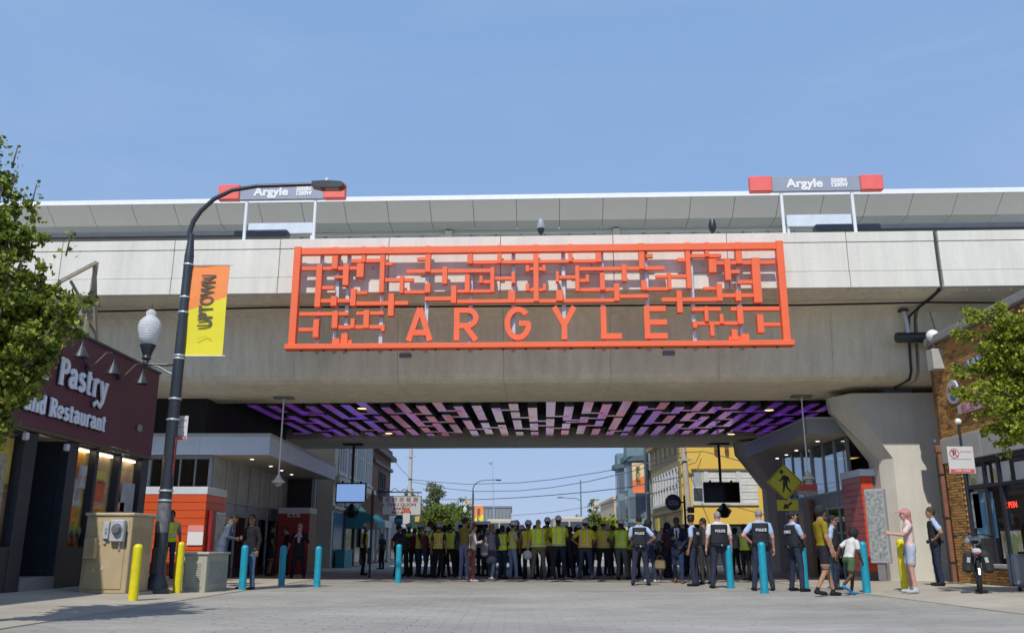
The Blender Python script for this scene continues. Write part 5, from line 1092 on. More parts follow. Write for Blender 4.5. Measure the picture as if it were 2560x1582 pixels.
pa = onY(1969, 1262, cs_Y); a = onY(1942.5, 1262, cs_Y).x - pc.x; b_ = onY(1996, 1262, cs_Y).x - pc.x; z0, z1_ = onY(1969, 1276, cs_Y).z, onY(1969, 1248.6, cs_Y).z
MB().cbox(((a + b_) / 2, .003, (z0 + z1_) / 2), (b_ - a, .006, z1_ - z0), .002).build('arrow_plate', YG, T)
m_ = ((a + b_) / 2, (z0 + z1_) / 2); s_ = (b_ - a) / 150.; AX = lambda pts: [((x - 250) * s_ + m_[0], (847 - y) * s_ + m_[1]) for x, y in pts]
ar = MB(); ar.prism(AX([(276, 824), (284, 836), (252, 856), (262, 868), (216, 872), (232, 832), (243, 845)]), -.006, -.001, 'xz'); ar.build('arrow', BLACK, T)
MB().tube([(.1, .04, 0), (.1, .04, pc.z + .3)], .03, 8).build('post', SILVER, T)
for z in (pc.z, (z0 + z1_) / 2): MB().box((0, .008, z - .02), (.1, .02, z + .02)).build('bracket', SILVER, T)
bY = 30.5; pb = onY(931, 1262, bY); T = thing('crossing_sign', 'bare brown back of a diamond crossing sign on a black post before the bakery sign', 'road sign', (pb.x, bY, 0))
BRNB = M('bare_sign_back', (.16, .12, .10), rough=.5, var=.1)
MB().prism([(0, -.42), (.42, 0), (0, .42), (-.42, 0)], 0, .008, 'xz').build('plate', BRNB, T, loc=(0, 0, pb.z)); MB().cbox((.0, 0, pb.z - .7), (.36, .008, .24)).build('arrow_plate', BRNB, T); MB().tube([(0, -.04, 0), (0, -.04, pb.z + .5)], .035, 8).build('post', BLACK, T)
# round transit disc and pedestrian signals
ty = 34.0; pt = onY(1711, 1255, ty); rD = onY(1703, 1255, ty).x - onY(1683, 1255, ty).x; dcx = onY(1683, 1255, ty).x - pt.x
T = thing('transit_disc_sign', 'round dark blue cta disc sign on a slim black post', 'sign', (pt.x, ty, 0)); NAVY = M('disc_navy', (.022, .032, .065), rough=.45)
MB().tube([(0, 0, 0), (0, 0, onY(1711, 1238, ty).z)], .04, 8).build('post', BLACK, T); MB().lathe([(.001, -.05), (rD * .95, -.05), (rD, -.04), (rD, .04), (.001, .05)], 26, (dcx, 0, pt.z), 'y').build('disc', NAVY, T, 'auto')
text('lettering', 'cta', rD * 1.1, M('disc_letter', (.2, .26, .3)), T, (dcx, -.056, pt.z), width=rD * 1.25, off=.01); MB().box((dcx + rD * .9, -.02, pt.z - .03), (0, .02, pt.z + .03)).build('bracket', BLACK, T)
for py in (1274, 1293):
    q = onY(1727, py, ty); MB().cbox((q.x - pt.x, 0, q.z - 0), (.24, .16, .22), .01).build('signal_box', BLACK, T); MB().box((q.x - pt.x - .06, -.085, q.z - .06), (q.x - pt.x + .06, -.081, q.z + .06)).build('signal_face', M('signal_face', (.06, .06, .065)), T); MB().box((0, -.02, q.z - .02), (q.x - pt.x - .12, .02, q.z + .02)).build('bracket', BLACK, T)

# ---------------------------------------------------------------- pendant lamps and hanging screens
def pendant(label, px0, py0, px1, py1):
    p0 = CP + ray(px0, py0) * ((5.5 - CAM_H) / ray(px0, py0).z); z1_ = onY(px1, py1, p0.y).z
    T = thing('pendant_lamp', label, 'pendant lamp', (p0.x, p0.y, 5.5), 0, 'white pendant lamps under the viaduct'); L = z1_ - 5.5
    MB().cbox((0, 0, -.035), (.62, .3, .06), .015).build('ceiling_plate', M('plate_grey', (.2, .2, .2), rough=.6), T); MB().lathe([(.001, -.16), (.09, -.15), (.1, -.09), (.09, -.06)], 14).build('canopy_cup', SILVER, T, 'auto')
    MB().tube([(0, 0, -.1), (0, 0, L + .18)], .022, 8).build('rod', WHITEM, T); MB().lathe([(.035, .22), (.08, .16), (.1, .1), (.19, .03), (.205, 0), (.2, -.012), (.001, -.01)], 20, (0, 0, L)).build('shade', M('shade_white', (.75, .76, .75), rough=.4), T, 'auto')
    MB().lathe([(.12, -.014), (.13, -.05), (.09, -.1), (.05, -.12), (.001, -.13)], 16, (0, 0, L)).build('diffuser', M('diffuser_grey', (.4, .4, .42), rough=.3), T, 'auto')
pendant('white pendant lamp on a long rod in front of the left station canopy', 710, 992, 694, 1205); pendant('white pendant lamp on a long rod in front of the right station canopy', 2003, 988, 2028, 1196)
def screen(label, cx, x0, x1, y0, y1, ptop, pbase, lit):
    Yp = CP + ray(*pbase) * ((5.5 - CAM_H) / ray(*pbase).z); Y = Yp.y
    a, b_ = onY(x0, (y0 + y1) / 2, Y), onY(x1, (y0 + y1) / 2, Y); zt_, zb_ = onY(cx, y0, Y).z, onY(cx, y1, Y).z; w, h = b_.x - a.x, zt_ - zb_
    T = thing('hanging_screen', label, 'screen', ((a.x + b_.x) / 2, Y, 0), 0, 'screens hung from the viaduct'); ox = Yp.x - (a.x + b_.x) / 2
    MB().cbox((ox, .0, 5.46), (.9, .5, .08), .02).build('ceiling_plate', BLACK, T); MB().tube([(ox, .1, 5.44), (ox, .1, zb_ + .3)], .06, 8).build('pole', M('screen_pole', (.05, .05, .055)), T)
    MB().cbox((0, -.1, (zt_ + zb_) / 2), (w, .22, h), .02).build('housing', BLACK, T)
    MB().box((-w * .46, -.216, zb_ + h * .07), (w * .46, -.2115, zb_ + h * .93)).build('display', M('screen_lit', (.05, .06, .08), rough=.15, var=0, emit=(.25, .42, .80), estr=.85) if lit else M('screen_off', (.012, .013, .015), rough=.12, var=0), T)
    MB().lathe([(.06, zb_ - .02), (.2, zb_ - .2), (.34, zb_ - .32), (.33, zb_ - .38), (.18, zb_ - .62), (.05, zb_ - .66)], 6, (ox + .05, 0, 0)).build('beacon', BLACK, T)
    for q in (-.3, .3): MB().lathe([(.05, zt_ + .0), (.05, zt_ + .08)], 8, (q * w, -.05, 0)).build('bracket', BLACK, T)
screen('lit pale blue screen hanging at the left side under the viaduct', 878, 841, 917, 1207, 1257, 0, (884, 1109), True); screen('black dark screen hanging in front of the yellow building', 1802, 1758, 1847, 1205, 1256, 0, (1797, 1108), False)

# ---------------------------------------------------------------- bicycle and suitcase
by_ = 17.6; T = thing('bicycle', 'bicycle seen from behind with black panniers and red tail light on the right pavement', 'bicycle', (gx(2456, by_), by_, rwalk(9.5, 17)), math.radians(-25)); TYR = M('tyre', (.015, .015, .016), rough=.8); CHR = M('chrome', (.6, .6, .6), rough=.25, metal=.9)
def torus(cx, cy, cz, R, r, n=28, m=8):
    b = MB(); v = []; f = []
    for i in range(n):
        a = 2 * pi * i / n
        for j in range(m): t = 2 * pi * j / m; v.append((cx + r * math.sin(t), cy + (R + r * math.cos(t)) * math.cos(a), cz + (R + r * math.cos(t)) * math.sin(a)))
    for i in range(n):
        for j in range(m): f.append((i * m + j, ((i + 1) % n) * m + j, ((i + 1) % n) * m + (j + 1) % m, i * m + (j + 1) % m))
    return b.add(v, f)
for y in (0, 1.05):
    W = torus(0, y, .34, .32, .024).build('wheel', TYR, T, True); torus(0, y, .34, .29, .012).build('rim', CHR, W, True)
    sp = MB(); [sp.tube([(0.01 * (-1) ** k, y, .34), (0, y + .29 * math.cos(2 * pi * k / 18), .34 + .29 * math.sin(2 * pi * k / 18))], .0018, 3, False) for k in range(18)]; sp.build('spokes', CHR, W)
FR = M('bike_frame', (.05, .055, .06), rough=.35); fr = MB()
for a, b_ in (((0, .45, .3), (0, .28, .82)), ((0, .45, .3), (0, .9, .75)), ((0, .3, .78), (0, .88, .86)), ((.05, 0, .34), (.02, .45, .3)), ((-.05, 0, .34), (-.02, .45, .3)), ((.05, 0, .34), (.02, .3, .78)), ((-.05, 0, .34), (-.02, .3, .78)), ((0, .86, .95), (0, .92, .7)), ((.05, 1.05, .34), (.03, .92, .7)), ((-.05, 1.05, .34), (-.03, .92, .7))): fr.tube([a, b_], .017, 8)
fr.build('frame', FR, T, 'auto'); MB().cbox((0, .25, .95), (.15, .28, .07), .03).build('saddle', BLACK, T, 'auto'); MB().tube([(0, .27, .8), (0, .26, .93)], .014, 8).build('seat_post', CHR, T)
MB().tube([(-.34, .74, 1.06), (-.2, .82, 1.1), (0, .87, 1.1), (.2, .82, 1.1), (.34, .74, 1.06)], .014, 8).build('handlebar', FR, T)
for q in (-1, 1): MB().tube([(q * .36, .72, 1.055), (q * .28, .76, 1.075)], .019, 8).build('grip', BLACK, T)
MB().cbox((0, .95, .98), (.30, .2, .17), .05).build('front_bag', M('bag_grey', (.36, .37, .38), rough=.7, var=.2), T, 'auto'); rk = MB(); [rk.tube([(q * .07, -.25, .7), (q * .07, .25, .72)], .007, 5) for q in (-1, 1)]; [rk.tube([(q * .07, .05, .7), (q * .06, 0, .36)], .006, 5) for q in (-1, 1)]; rk.build('rack', CHR, T)
for q in (-1, 1):
    P = MB().cbox((q * .25, .02, .54), (.19, .36, .42), .06).build('pannier', M('pannier_black', (.022, .025, .028), rough=.75, var=.2, scale=9), T, 'auto', rot=(0, q * -.16, 0)); MB().cbox((q * .25, -.175, .58), (.06, .012, .1), .004).build('reflector', M('reflector_grey', (.4, .4, .4)), P)
MB().cbox((0, -.27, .74), (.09, .04, .06), .012).build('tail_light', M('tail_red', (.55, .05, .02), rough=.3), T); MB().cbox((0, -.2, .78), (.16, .2, .1), .03).build('rack_bag', M('bag_pale', (.45, .48, .52), rough=.7), T, 'auto')
MB().tube([(0, -.06, .66), (0, -.3, .45), (0, -.34, .34)], .03, 6).build('mudguard', CHR, T); MB().cbox((0, .05, .04), (.22, .2, .06), .02).build('stand', BLACK, T)
T = thing('suitcase', 'grey hard shell suitcase standing at the right picture edge by the brick shop', 'suitcase', (gx(2560, 18.4), 18.4, rwalk(10.6, 18)), .3); MB().cbox((0, 0, .40), (.44, .28, .62), .05).build('shell', M('suitcase_grey', (.26, .28, .31), rough=.4), T, 'auto'); MB().cbox((0, 0, .40), (.45, .03, .6), .01).build('zip_seam', BLACK, T); MB().cbox((0, -.1, .74), (.2, .04, .05), .015).build('handle', BLACK, T)
for q in (-1, 1): MB().lathe([(.04, -.02), (.04, .02)], 12, (q * .17, -.1, .045), 'x').build('wheel', TYR, T)
# ---------------------------------------------------------------- the street beyond the viaduct
LXB = -8.9
def wall_windows(T, axis, plane, items, sgn, frame, pane, dep=.12):
    """windows as frame (part) > pane, sash (sub-parts); items (a0,a1,z0,z1) on the plane"""
    for a0, a1, z0, z1 in items:
        def bx(u0, u1, w0, w1, d0, d1):
            lo, hi = sorted((plane + sgn * d0, plane + sgn * d1))
            return ((lo, u0, w0), (hi, u1, w1)) if axis == 'x' else ((u0, lo, w0), (u1, hi, w1))
        f = MB(); t = .09
        for q in ((a0, a0 + t, z0, z1), (a1 - t, a1, z0, z1), (a0 + t, a1 - t, z1 - t, z1), (a0 + t, a1 - t, z0, z0 + t), (a0 + t, a1 - t, (z0 + z1) / 2 - .03, (z0 + z1) / 2 + .03)): f.box(*bx(*q, .012, .07))
        W = f.build('window', frame, T); MB().box(*bx(a0 + t * .5, a1 - t * .5, z0 + t * .5, z1 - t * .5, .004, .02)).build('pane', pane, W); MB().box(*bx(a0 - .1, a1 + .1, z0 - .12, z0 - .004, .002, .14)).build('sill', frame, W)
PANE = M('far_pane', (.05, .065, .085), rough=.12, var=.3, scale=.8, spec=.8); PANEL = M('curtained_pane', (.34, .36, .38), rough=.3, var=.25, scale=1.2)
BEIGE = M('beige_stone', (.55, .50, .42), rough=.85, var=.14, scale=.8, bump=.15); WHT = M('white_trim', (.55, .55, .53), rough=.6)
TEALC = M('teal_canvas', (.03, .20, .22), rough=.8, var=.12); BRICKR = M('dark_red_brick', (.17, .085, .06), rough=.9, var=.22, scale=5)
def awning(T, y0, y1, x, z, dep, drop, m, name='awning'):
    n = 8; pr = [(x, z)] + [(x + dep * math.sin(pi / 2 * k / n), z - drop * (1 - math.cos(pi / 2 * k / n))) for k in range(1, n + 1)] + [(x + dep, z - drop - .22), (x, z - drop - .22)]
    return MB().prism([(a, b) for a, b in pr], y0, y1, 'xz').build(name, m, T)
S1 = thing('stone_building', 'pale stone two storey building with relief panels and teal awning, left beyond the viaduct', 'building', (0, 0, 0))
MB().box((-18, 44.4, 0), (LXB, 56.4, 10.5)).build('wall', BEIGE, S1)
MB().box((LXB - .0, 44.3, 4.15), (LXB + .3, 56.45, 4.45)).build('cornice', BEIGE, S1); MB().box((LXB, 44.35, 2.85), (LXB + .14, 56.43, 3.0)).build('belt_course', BEIGE, S1)
for y in np.arange(45.2, 56, 2.3): MB().box((LXB - .0, y, 3.1), (LXB + .07, y + 1.9, 4.05)).build('relief_panel', M('relief_stone', (.42, .385, .32), rough=.85, var=.2, scale=2), S1)
wall_windows(S1, 'x', LXB, [(y + q, y + q + .62, 4.7, 7.4) for y in np.arange(45.3, 55.5, 2.9) for q in (0, .72, 1.44)], 1, WHT, PANEL)
for k in range(4): y = 44.8 + 2.9 * k; MB().box((LXB - .02, y, .2), (LXB + .04, y + 2.5, 2.7)).build('shop_window', PANE if k else M('blue_shopfront', (.10, .2, .32), rough=.3), S1); MB().box((LXB, y + 2.5, 0), (LXB + .12, y + 2.88, 2.8)).build('pier', M('dark_pier', (.06, .055, .055)), S1)
awning(S1, 47.5, 51.5, LXB + .05, 3.1, 1.6, .85, TEALC); MB().box((LXB + .15, 52.2, 1.0), (LXB + .2, 55.6, 2.7)).build('pale_shop_panel', M('pale_panel2', (.4, .42, .5)), S1); MB().box((LXB + .15, 45., .02), (LXB + .6, 47.2, .9)).build('teal_planter', M('teal_planter', (.04, .25, .30)), S1)
S2 = thing('brick_building', 'dark brick two storey building with heavy cornice behind the bakery sign', 'building', (0, 0, 0))
MB().box((-18, 56.6, 0), (LXB, 65, 7.05)).build('wall', BRICKR, S2); MB().box((LXB - .1, 56.5, 7.06), (LXB + .4, 65.3, 7.35)).build('cornice', M('dark_cornice', (.09, .05, .045)), S2); MB().box((LXB, 56.52, 6.3), (LXB + .18, 65.1, 6.5)).build('belt_course', M('dark_cornice', (.09, .05, .045)), S2); MB().box((-18, 56.6, 7.36), (LXB + .1, 65.05, 7.8)).build('parapet', BRICKR, S2)
wall_windows(S2, 'x', LXB, [(59.2, 60.0, 3.7, 6.0), (60.3, 61.1, 3.7, 6.0), (61.4, 62.2, 3.7, 6.0)], 1, M('dark_sash', (.04, .04, .045)), PANE)
MB().box((LXB, 57.0, .2), (LXB + .05, 64.6, 2.3)).build('shop_window', PANE, S2); MB().box((LXB, 57.0, 2.35), (LXB + .25, 64.8, 2.8)).build('white_fascia', WHT, S2)
for k in range(5): MB().box((LXB + .05, 57.2 + 1.75 * k, .1), (LXB + .15, 57.35 + 1.75 * k, 2.34)).build('white_post', WHT, S2)
# bakery sign
bY = 57.5; q0, q1 = onY(956, 1239, bY), onY(1053, 1288, bY); w = q1.x - q0.x; h = q0.z - q1.z
T = thing('bakery_sign', 'hanging white bakery sign with red Chinese and English lettering on an iron bracket', 'shop sign', ((q0.x + q1.x) / 2, bY, (q0.z + q1.z) / 2))
MB().cbox((0, 0, 0), (w, .25, h), .02).build('frame', M('sign_frame_grey', (.12, .12, .12)), T); MB().box((-w * .48, -.131, -h * .46), (w * .48, -.1275, h * .46)).build('face', M('bakery_white', (.48, .48, .47), rough=.5, var=.05), T); BRD = M('bakery_red', (.20, .02, .03), rough=.6, var=0)
for tx, dz, hh, ww, nm in (('超 群 茶 餐 廳', .28, .27, .84, 'chinese_lettering'), ('CHIU QUON', .04, .22, .74, 'lettering'), ('BAKERY', -.16, .18, .42, 'lettering'), ('907-8888', -.36, .18, .5, 'lettering')): text(nm, tx, h * hh, BRD, T, (0, -.135, h * dz), ext=.003, width=w * ww, off=.0 if nm[0] == 'c' else .008)
MB().tube([(-w * .75, 0, h * .72), (w * .5, 0, h * .68)], .05, 6).build('bracket_arm', BLACK, T); sc = MB(); [sc.tube([(x, 0, h * .7), (x, 0, h * .5)], .02, 5) for x in (-w * .4, w * .4)]; [sc.tube([(-w * .55 + w * .25 * k, 0, h * .7), (-w * .45 + w * .25 * k, 0, h * .95 - .06 * k), (-w * .3 + w * .25 * k, 0, h * .7)], .025, 5) for k in range(3)]; sc.build('scrollwork', BLACK, T)
p = onY(998, 1300, 64); T = thing('round_sign', 'round teal shop sign hanging under the bakery sign', 'shop sign', (p.x, 64, p.z)); MB().lathe([(.001, -.06), (.34, -.06), (.36, -.03), (.36, .06)], 20, (0, 0, 0), 'y').build('disc', M('deep_navy', (.02, .035, .06)), T); MB().box((-.24, -.066, -.1), (.24, -.0615, .1)).build('band', M('teal_band', (.03, .2, .25)), T); MB().tube([(-1.4, 0, .42), (.3, 0, .42)], .03, 5).build('bracket', BLACK, T)
p = onY(1016, 1291, 52); T = thing('permit_sign', 'small white and orange street sign on a thin pole before the white shops', 'street sign', (p.x, 52, 0)); MB().box((-.2, 0, p.z - .4), (.2, .02, p.z + .2)).build('plate', WHT, T); MB().box((-.2, 0, p.z + .203), (.2, .02, p.z + .45)).build('orange_plate', M('orange_plate', (.5, .12, .04)), T); MB().tube([(0, .04, 0), (0, .04, p.z + .45)], .03, 6).build('post', DARKM, T)
# further shops
S3 = thing('white_shop_row', 'low white shop row with pale slanted awning beyond the brick building', 'building', (0, 0, 0)); MB().box((-20, 66, 0), (LXB - .1, 88, 4.2)).build('wall', WHT, S3); MB().prism([(LXB - .1, 3.0), (LXB + 1.5, 1.9), (LXB + 1.5, 1.7), (LXB - .1, 1.7)], 67, 75, 'xz').build('awning', M('pale_awning', (.45, .47, .52), rough=.8), S3)
awning(S3, 77, 84, LXB, 3.6, 2.2, 1.5, M('green_canvas', (.015, .07, .05), rough=.8)); 
for k in range(4): MB().box((LXB - .11, 67 + 5 * k, .2), (LXB - .05, 71 + 5 * k, 1.65)).build('shop_window', PANE, S3)
p = onY(1043, 1297, 60); T = thing('yellow_box_sign', 'small yellow box sign under the right end of the bakery sign', 'shop sign', (p.x, 60, p.z)); MB().cbox((0, 0, 0), (.3, .12, .36), .02).build('face', M('sign_yellow', (.6, .38, .06)), T); MB().tube([(-.9, 0, .2), (0, 0, .2)], .02, 5).build('bracket', BLACK, T)
# yellow corner building, right
YX, YY = onY(1704, 1200, 50).x, 50.; YB = thing('yellow_building', 'bright yellow painted brick corner building with white framed windows, right', 'building', (0, 0, 0)); YW = M('yellow_paint_wall', (.72, .47, .085), rough=.8, var=.07, scale=.7, bump=.2, bscale=18); CREAM = M('cream_front', (.33, .25, .12), rough=.8, var=.12)
zy = 2.25
MB().box((YX + .3, YY, zy), (YX + 16, YY + 11, 12)).build('wall', YW, YB); MB().box((YX, YY + .02, zy), (YX + .298, YY + 11, 12)).build('street_front', CREAM, YB); MB().box((YX - .02, YY - .05, zy), (YX + .55, YY + .4, 12.05)).build('corner_quoin', YW, YB); MB().box((YX + .1, YY + .1, 0), (YX + 16, YY + 10.9, zy - .01)).build('shop_base', M('dark_shop_base', (.035, .045, .055), rough=.5, var=.3, scale=.6), YB)
wa, wb = onY(1730, 1216, YY), onY(1893, 1216, YY); wz0, wz1 = onY(1800, 1256, YY).z, onY(1800, 1177, YY).z; d = (wb.x - wa.x)
SIDW = M('white_siding', (.62, .62, .58), rough=.7)
MB().box((wa.x, YY - .1, wz0 - .14), (wb.x, YY - .002, wz0 - .002)).build('long_sill', WHT, YB); MB().box((wa.x, YY - .12, wz1), (wb.x, YY - .002, wz1 + .12)).build('long_head', M('olive_head', (.16, .13, .05)), YB)
MB().box((wa.x, YY - .06, wz0), (wa.x + d * .17, YY - .01, wz1)).build('window', WHT, YB); MB().box((wa.x + .06, YY - .066, wz0 + .08), (wa.x + d * .155, YY - .0615, wz0 + (wz1 - wz0) * .46)).build('pane', PANE, YB); MB().box((wa.x + .06, YY - .066, wz0 + (wz1 - wz0) * .52), (wa.x + d * .155, YY - .0615, wz1 - .08)).build('pane', PANEL, YB)
for u0, u1 in ((.18, .25), (.68, .75)): MB().box((wa.x + d * u0, YY - .09, wz0), (wa.x + d * u1, YY - .005, wz1)).build('white_post', WHT, YB)
for u0, u1 in ((.252, .678), (.752, 1.0)):
    for k in range(9): z = wz0 + (wz1 - wz0) * k / 9; MB().box((wa.x + d * u0, YY - .05 - .02 * (k % 2), z + .003), (wa.x + d * u1, YY - .004, z + (wz1 - wz0) / 9 - .012)).build('siding_board', SIDW, YB)
wall_windows(YB, 'x', YX, [(YY + .9 + 1.05 * k, YY + 1.65 + 1.05 * k, 3.6, 5.5) for k in range(9)], -1, WHT, PANEL); MB().box((YX - .15, YY, 3.0), (YX - .003, YY + 10.9, 3.2)).build('belt_course', M('olive_head', (.16, .13, .05)), YB); MB().box((YX - .3, YY + .1, 7.3), (YX - .003, YY + 10.9, 7.55)).build('eave', CREAM, YB)
for k in range(5): MB().box((YX - .08, YY + 1.6 + 1.7 * k, 6.3), (YX - .004, YY + 1.85 + 1.7 * k, 7.2)).build('pilaster_strip', M('peach_strip', (.5, .36, .2)), YB)
MB().box((YX - .5, YY + 5.6, 2.0), (YX - .42, YY + 6.8, 2.75)).build('yellow_shop_board', M('shop_board_yellow', (.5, .38, .03)), YB); MB().box((YX - .09, YY + .6, .3), (YX - .01, YY + 2.2, 2.0)).build('poster_window', M('poster_window', (.35, .4, .5), var=.35, scale=1.5), YB)
for k in range(2): MB().lathe([(.12, 0), (.12, .3)], 8, (YX + 2.0 + .6 * k, YY - .2, 6.3)).build('rusty_fitting', M('rusty', (.2, .09, .04)), YB)
# teal bay building
TX = 9.4; TB_ = thing('teal_building', 'grey teal three storey building with projecting bays behind the cream banner', 'building', (0, 0, 0)); TL = M('teal_cladding', (.17, .25, .28), rough=.7, var=.08); TLd = M('teal_dark', (.08, .14, .16), rough=.7)
MB().box((TX, 62, 0), (TX + 14, 73, 9.5)).build('wall', TL, TB_)
for y0, y1 in ((63, 66.4), (69, 72.2)):
    MB().prism([(TX, y0), (TX - 1.1, y0 + .8), (TX - 1.1, y1 - .8), (TX, y1)], 2.6, 8.2, 'xy').build('bay', TL, TB_); MB().prism([(TX + .01, y0 - .2), (TX - 1.35, y0 + .65), (TX - 1.35, y1 - .65), (TX + .01, y1 + .2)], 7.0, 7.35, 'xy').build('bay_cornice', TLd, TB_)
    for z0 in (2.9, 5.0): MB().prism([(TX - .06 + .0, y0 + .04), (TX - 1.03, y0 + .75), (TX - 1.05, y0 + .72), (TX - .08, y0 + .0)], z0 + .15, z0 + 1.6, 'xy').build('bay_pane', M('grey_pane', (.12, .15, .18), rough=.2), TB_); MB().box((TX - 1.12, y0 + 1.0, z0), (TX - 1.102, y1 - 1.0, z0 + 1.7)).build('bay_pane', PANE, TB_)
MB().box((TX - .2, 62, 0), (TX - .01, 73, 2.4)).build('shopfront', M('cream_shopfront', (.5, .46, .36), var=.2, scale=.6), TB_); MB().box((TX - .01, 61.99, 2.5), (TX + 14, 61.995, 8.9)).build('end_cladding', TL, TB_)
# far buildings
def block(name, label, x0, x1, y0, y1, h, m, wins=(), fr=WHT, pane=PANE, roof=None):
    T = thing(name, label, 'building', (0, 0, 0)); MB().box((x0, y0, 0), (x1, y1, h)).build('wall', m, T); MB().box((x0 - .15, y0 - .15, h + .002), (x1 + .15, y1 + .15, h + .25)).build('roof', roof or m, T)
    if wins: wall_windows(T, 'y', y0, wins, -1, fr, pane)
    return T
a, b_ = onY(1535, 1250, 90).x, onY(1576, 1250, 90).x; hh = onY(1555, 1247, 90).z
block('apartment_block', 'cream apartment block with grey corner in front of the teal building', a, a + 8, 90, 104, hh, M('cream_render', (.52, .42, .28), rough=.85, var=.1, scale=.4), [(a + .5 + 1.1 * k, a + 1.1 + 1.1 * k, z, z + 1.1) for k in range(2) for z in (1.4, 3.4)], M('far_frame', (.4, .36, .3)))
a, b_ = onY(1154, 1270, 150).x, onY(1278, 1270, 150).x; hh = onY(1200, 1268, 150).z
T = block('grey_shed', 'long grey metal clad building far down the street, left of centre', a, b_, 150, 175, hh, M('grey_cladding', (.22, .245, .27), rough=.7, var=.06))
for k in range(14): x = a + (b_ - a) * (k + .5) / 14; MB().box((x - .04, 149.85, .2), (x + .04, 149.99, hh - .1)).build('cladding_rib', M('grey_rib', (.16, .18, .2)), T)
MB().box((a + .4, 152, hh + .26), (a + 1.4, 154, hh + 1.6)).build('chimney', M('chimney_cream', (.5, .44, .33)), T)
block('far_terrace', 'pale row of buildings at the far right end of the street', 12, 30, 120, 170, 5.5, M('far_pale', (.42, .40, .36), var=.1)); block('far_brick_block', 'brown brick block at the far left end of the street', -34, -13, 110, 160, 6.0, M('far_brick', (.2, .13, .1), var=.15)); block('long_low_building', 'low tan building closing the far end of the street', -8, 40, 230, 250, 5.0, M('far_tan', (.35, .3, .24), var=.1))
q = onY(1489, 1249, 150); T = thing('rooftop_tower', 'small cream tower rising above the far trees, right of centre', 'tower', (q.x, 150, 0)); MB().cbox((0, 0, q.z / 2), (.95, .95, q.z), .04).build('shaft', M('tower_cream', (.5, .44, .34)), T); MB().cbox((0, 0, q.z + .08), (1.2, 1.2, .15), .03).build('cap', M('tower_cap', (.3, .33, .36)), T)
# vehicles
VW = M('van_white', (.62, .63, .64), rough=.35, var=.04, coat=.4)
def wheels(T, xs, ys, r, w=.22):
    for x in xs:
        for y in ys: W = MB().lathe([(r * .6, -w / 2), (r, -w / 2 + .02), (r, w / 2 - .02), (r * .6, w / 2)], 20, (x, y, r), 'x').build('wheel', TYR, T, 'auto'); MB().lathe([(.001, -w * .4), (r * .55, -w * .42), (r * .6, w * .42)], 14, (x, y, r), 'x').build('rim', CHR, W)
vy = 46.0; x0, x1 = onY(1139, 1320, vy).x, onY(1226, 1320, vy).x; vh = onY(1180, 1302, vy).z
T = thing('box_van', 'white box van with open dark rear parked behind the crowd, left of centre', 'van', ((x0 + x1) / 2, vy, 0)); hw = (x1 - x0) / 2
for a, b_, c, d in ((-hw, -hw + .12, .55, vh), (hw - .12, hw, .55, vh), (-hw + .12, hw - .12, vh - .16, vh), (-hw + .12, hw - .12, .55, .75)): MB().box((a, 0, c), (b_, 4.0, d)).build('body_panel', VW, T)
MB().box((-hw + .121, 3.6, .76), (hw - .121, 3.95, vh - .165)).build('bulkhead', M('van_dark', (.02, .02, .022)), T); MB().prism([(4.0, .55), (6.0, .55), (6.0, 1.2), (5.3, 1.35), (4.7, 2.1), (4.0, 2.15)], -hw * .92, hw * .92, 'yz').build('cab', VW, T); MB().box((-hw, -.15, .45), (hw, -.01, .6)).build('rear_bumper', BLACK, T)
for q in (-1, 1): MB().box((q * hw * .97 - .05, -.03, .8), (q * hw * .97 + .05, -.003, 1.1)).build('tail_light', M('tail_red', (.55, .05, .02)), T)
wheels(T, (-hw + .15, hw - .15), (.9, 4.8), .4)
for nm, lab, px0, px1, pyt, vy, col in (('delivery_truck', 'cream delivery truck seen between the heads of the crowd, left of centre', 1228, 1268, 1297, 60., (.5, .48, .4)), ('shuttle_bus', 'pale shuttle bus with dark windows right of the tall worker', 1404, 1443, 1291, 48., (.52, .5, .44)), ('white_truck', 'white pickup truck front peeking behind the navy coat woman', 1237, 1262, 1319, 42.0, (.62, .62, .62))):
    a, b_ = onY(px0, 1320, vy).x, onY(px1, 1320, vy).x; h_ = onY(px0, pyt, vy).z; m = M('paint_' + nm, col, rough=.4, var=.05); hw = max(.85, (b_ - a) / 2)
    T = thing(nm, lab, 'truck' if 'truck' in nm else 'bus', ((a + b_) / 2, vy, 0)); MB().cbox((0, 2.2, h_ * .5 + .25), (hw * 2, 4.4, h_ - .5), .08).build('body', m, T, 'auto'); MB().cbox((0, -.02, h_ - .5), (hw * 1.7, .04, .5), .02).build('windscreen', PANE, T); MB().box((-.04, -.06, h_ - .75), (.04, -.041, h_ - .25)).build('window_post', m, T)
    MB().cbox((0, -.08, .5), (hw * 1.96, .2, .3), .04).build('bumper', DARKM, T); [MB().cbox((q * hw * .7, -.02, .85), (.28, .06, .18), .03).build('headlight', M('headlight', (.7, .7, .68), rough=.15), T) for q in (-1, 1)]; wheels(T, (-hw + .14, hw - .14), (.8, 3.6), .4)
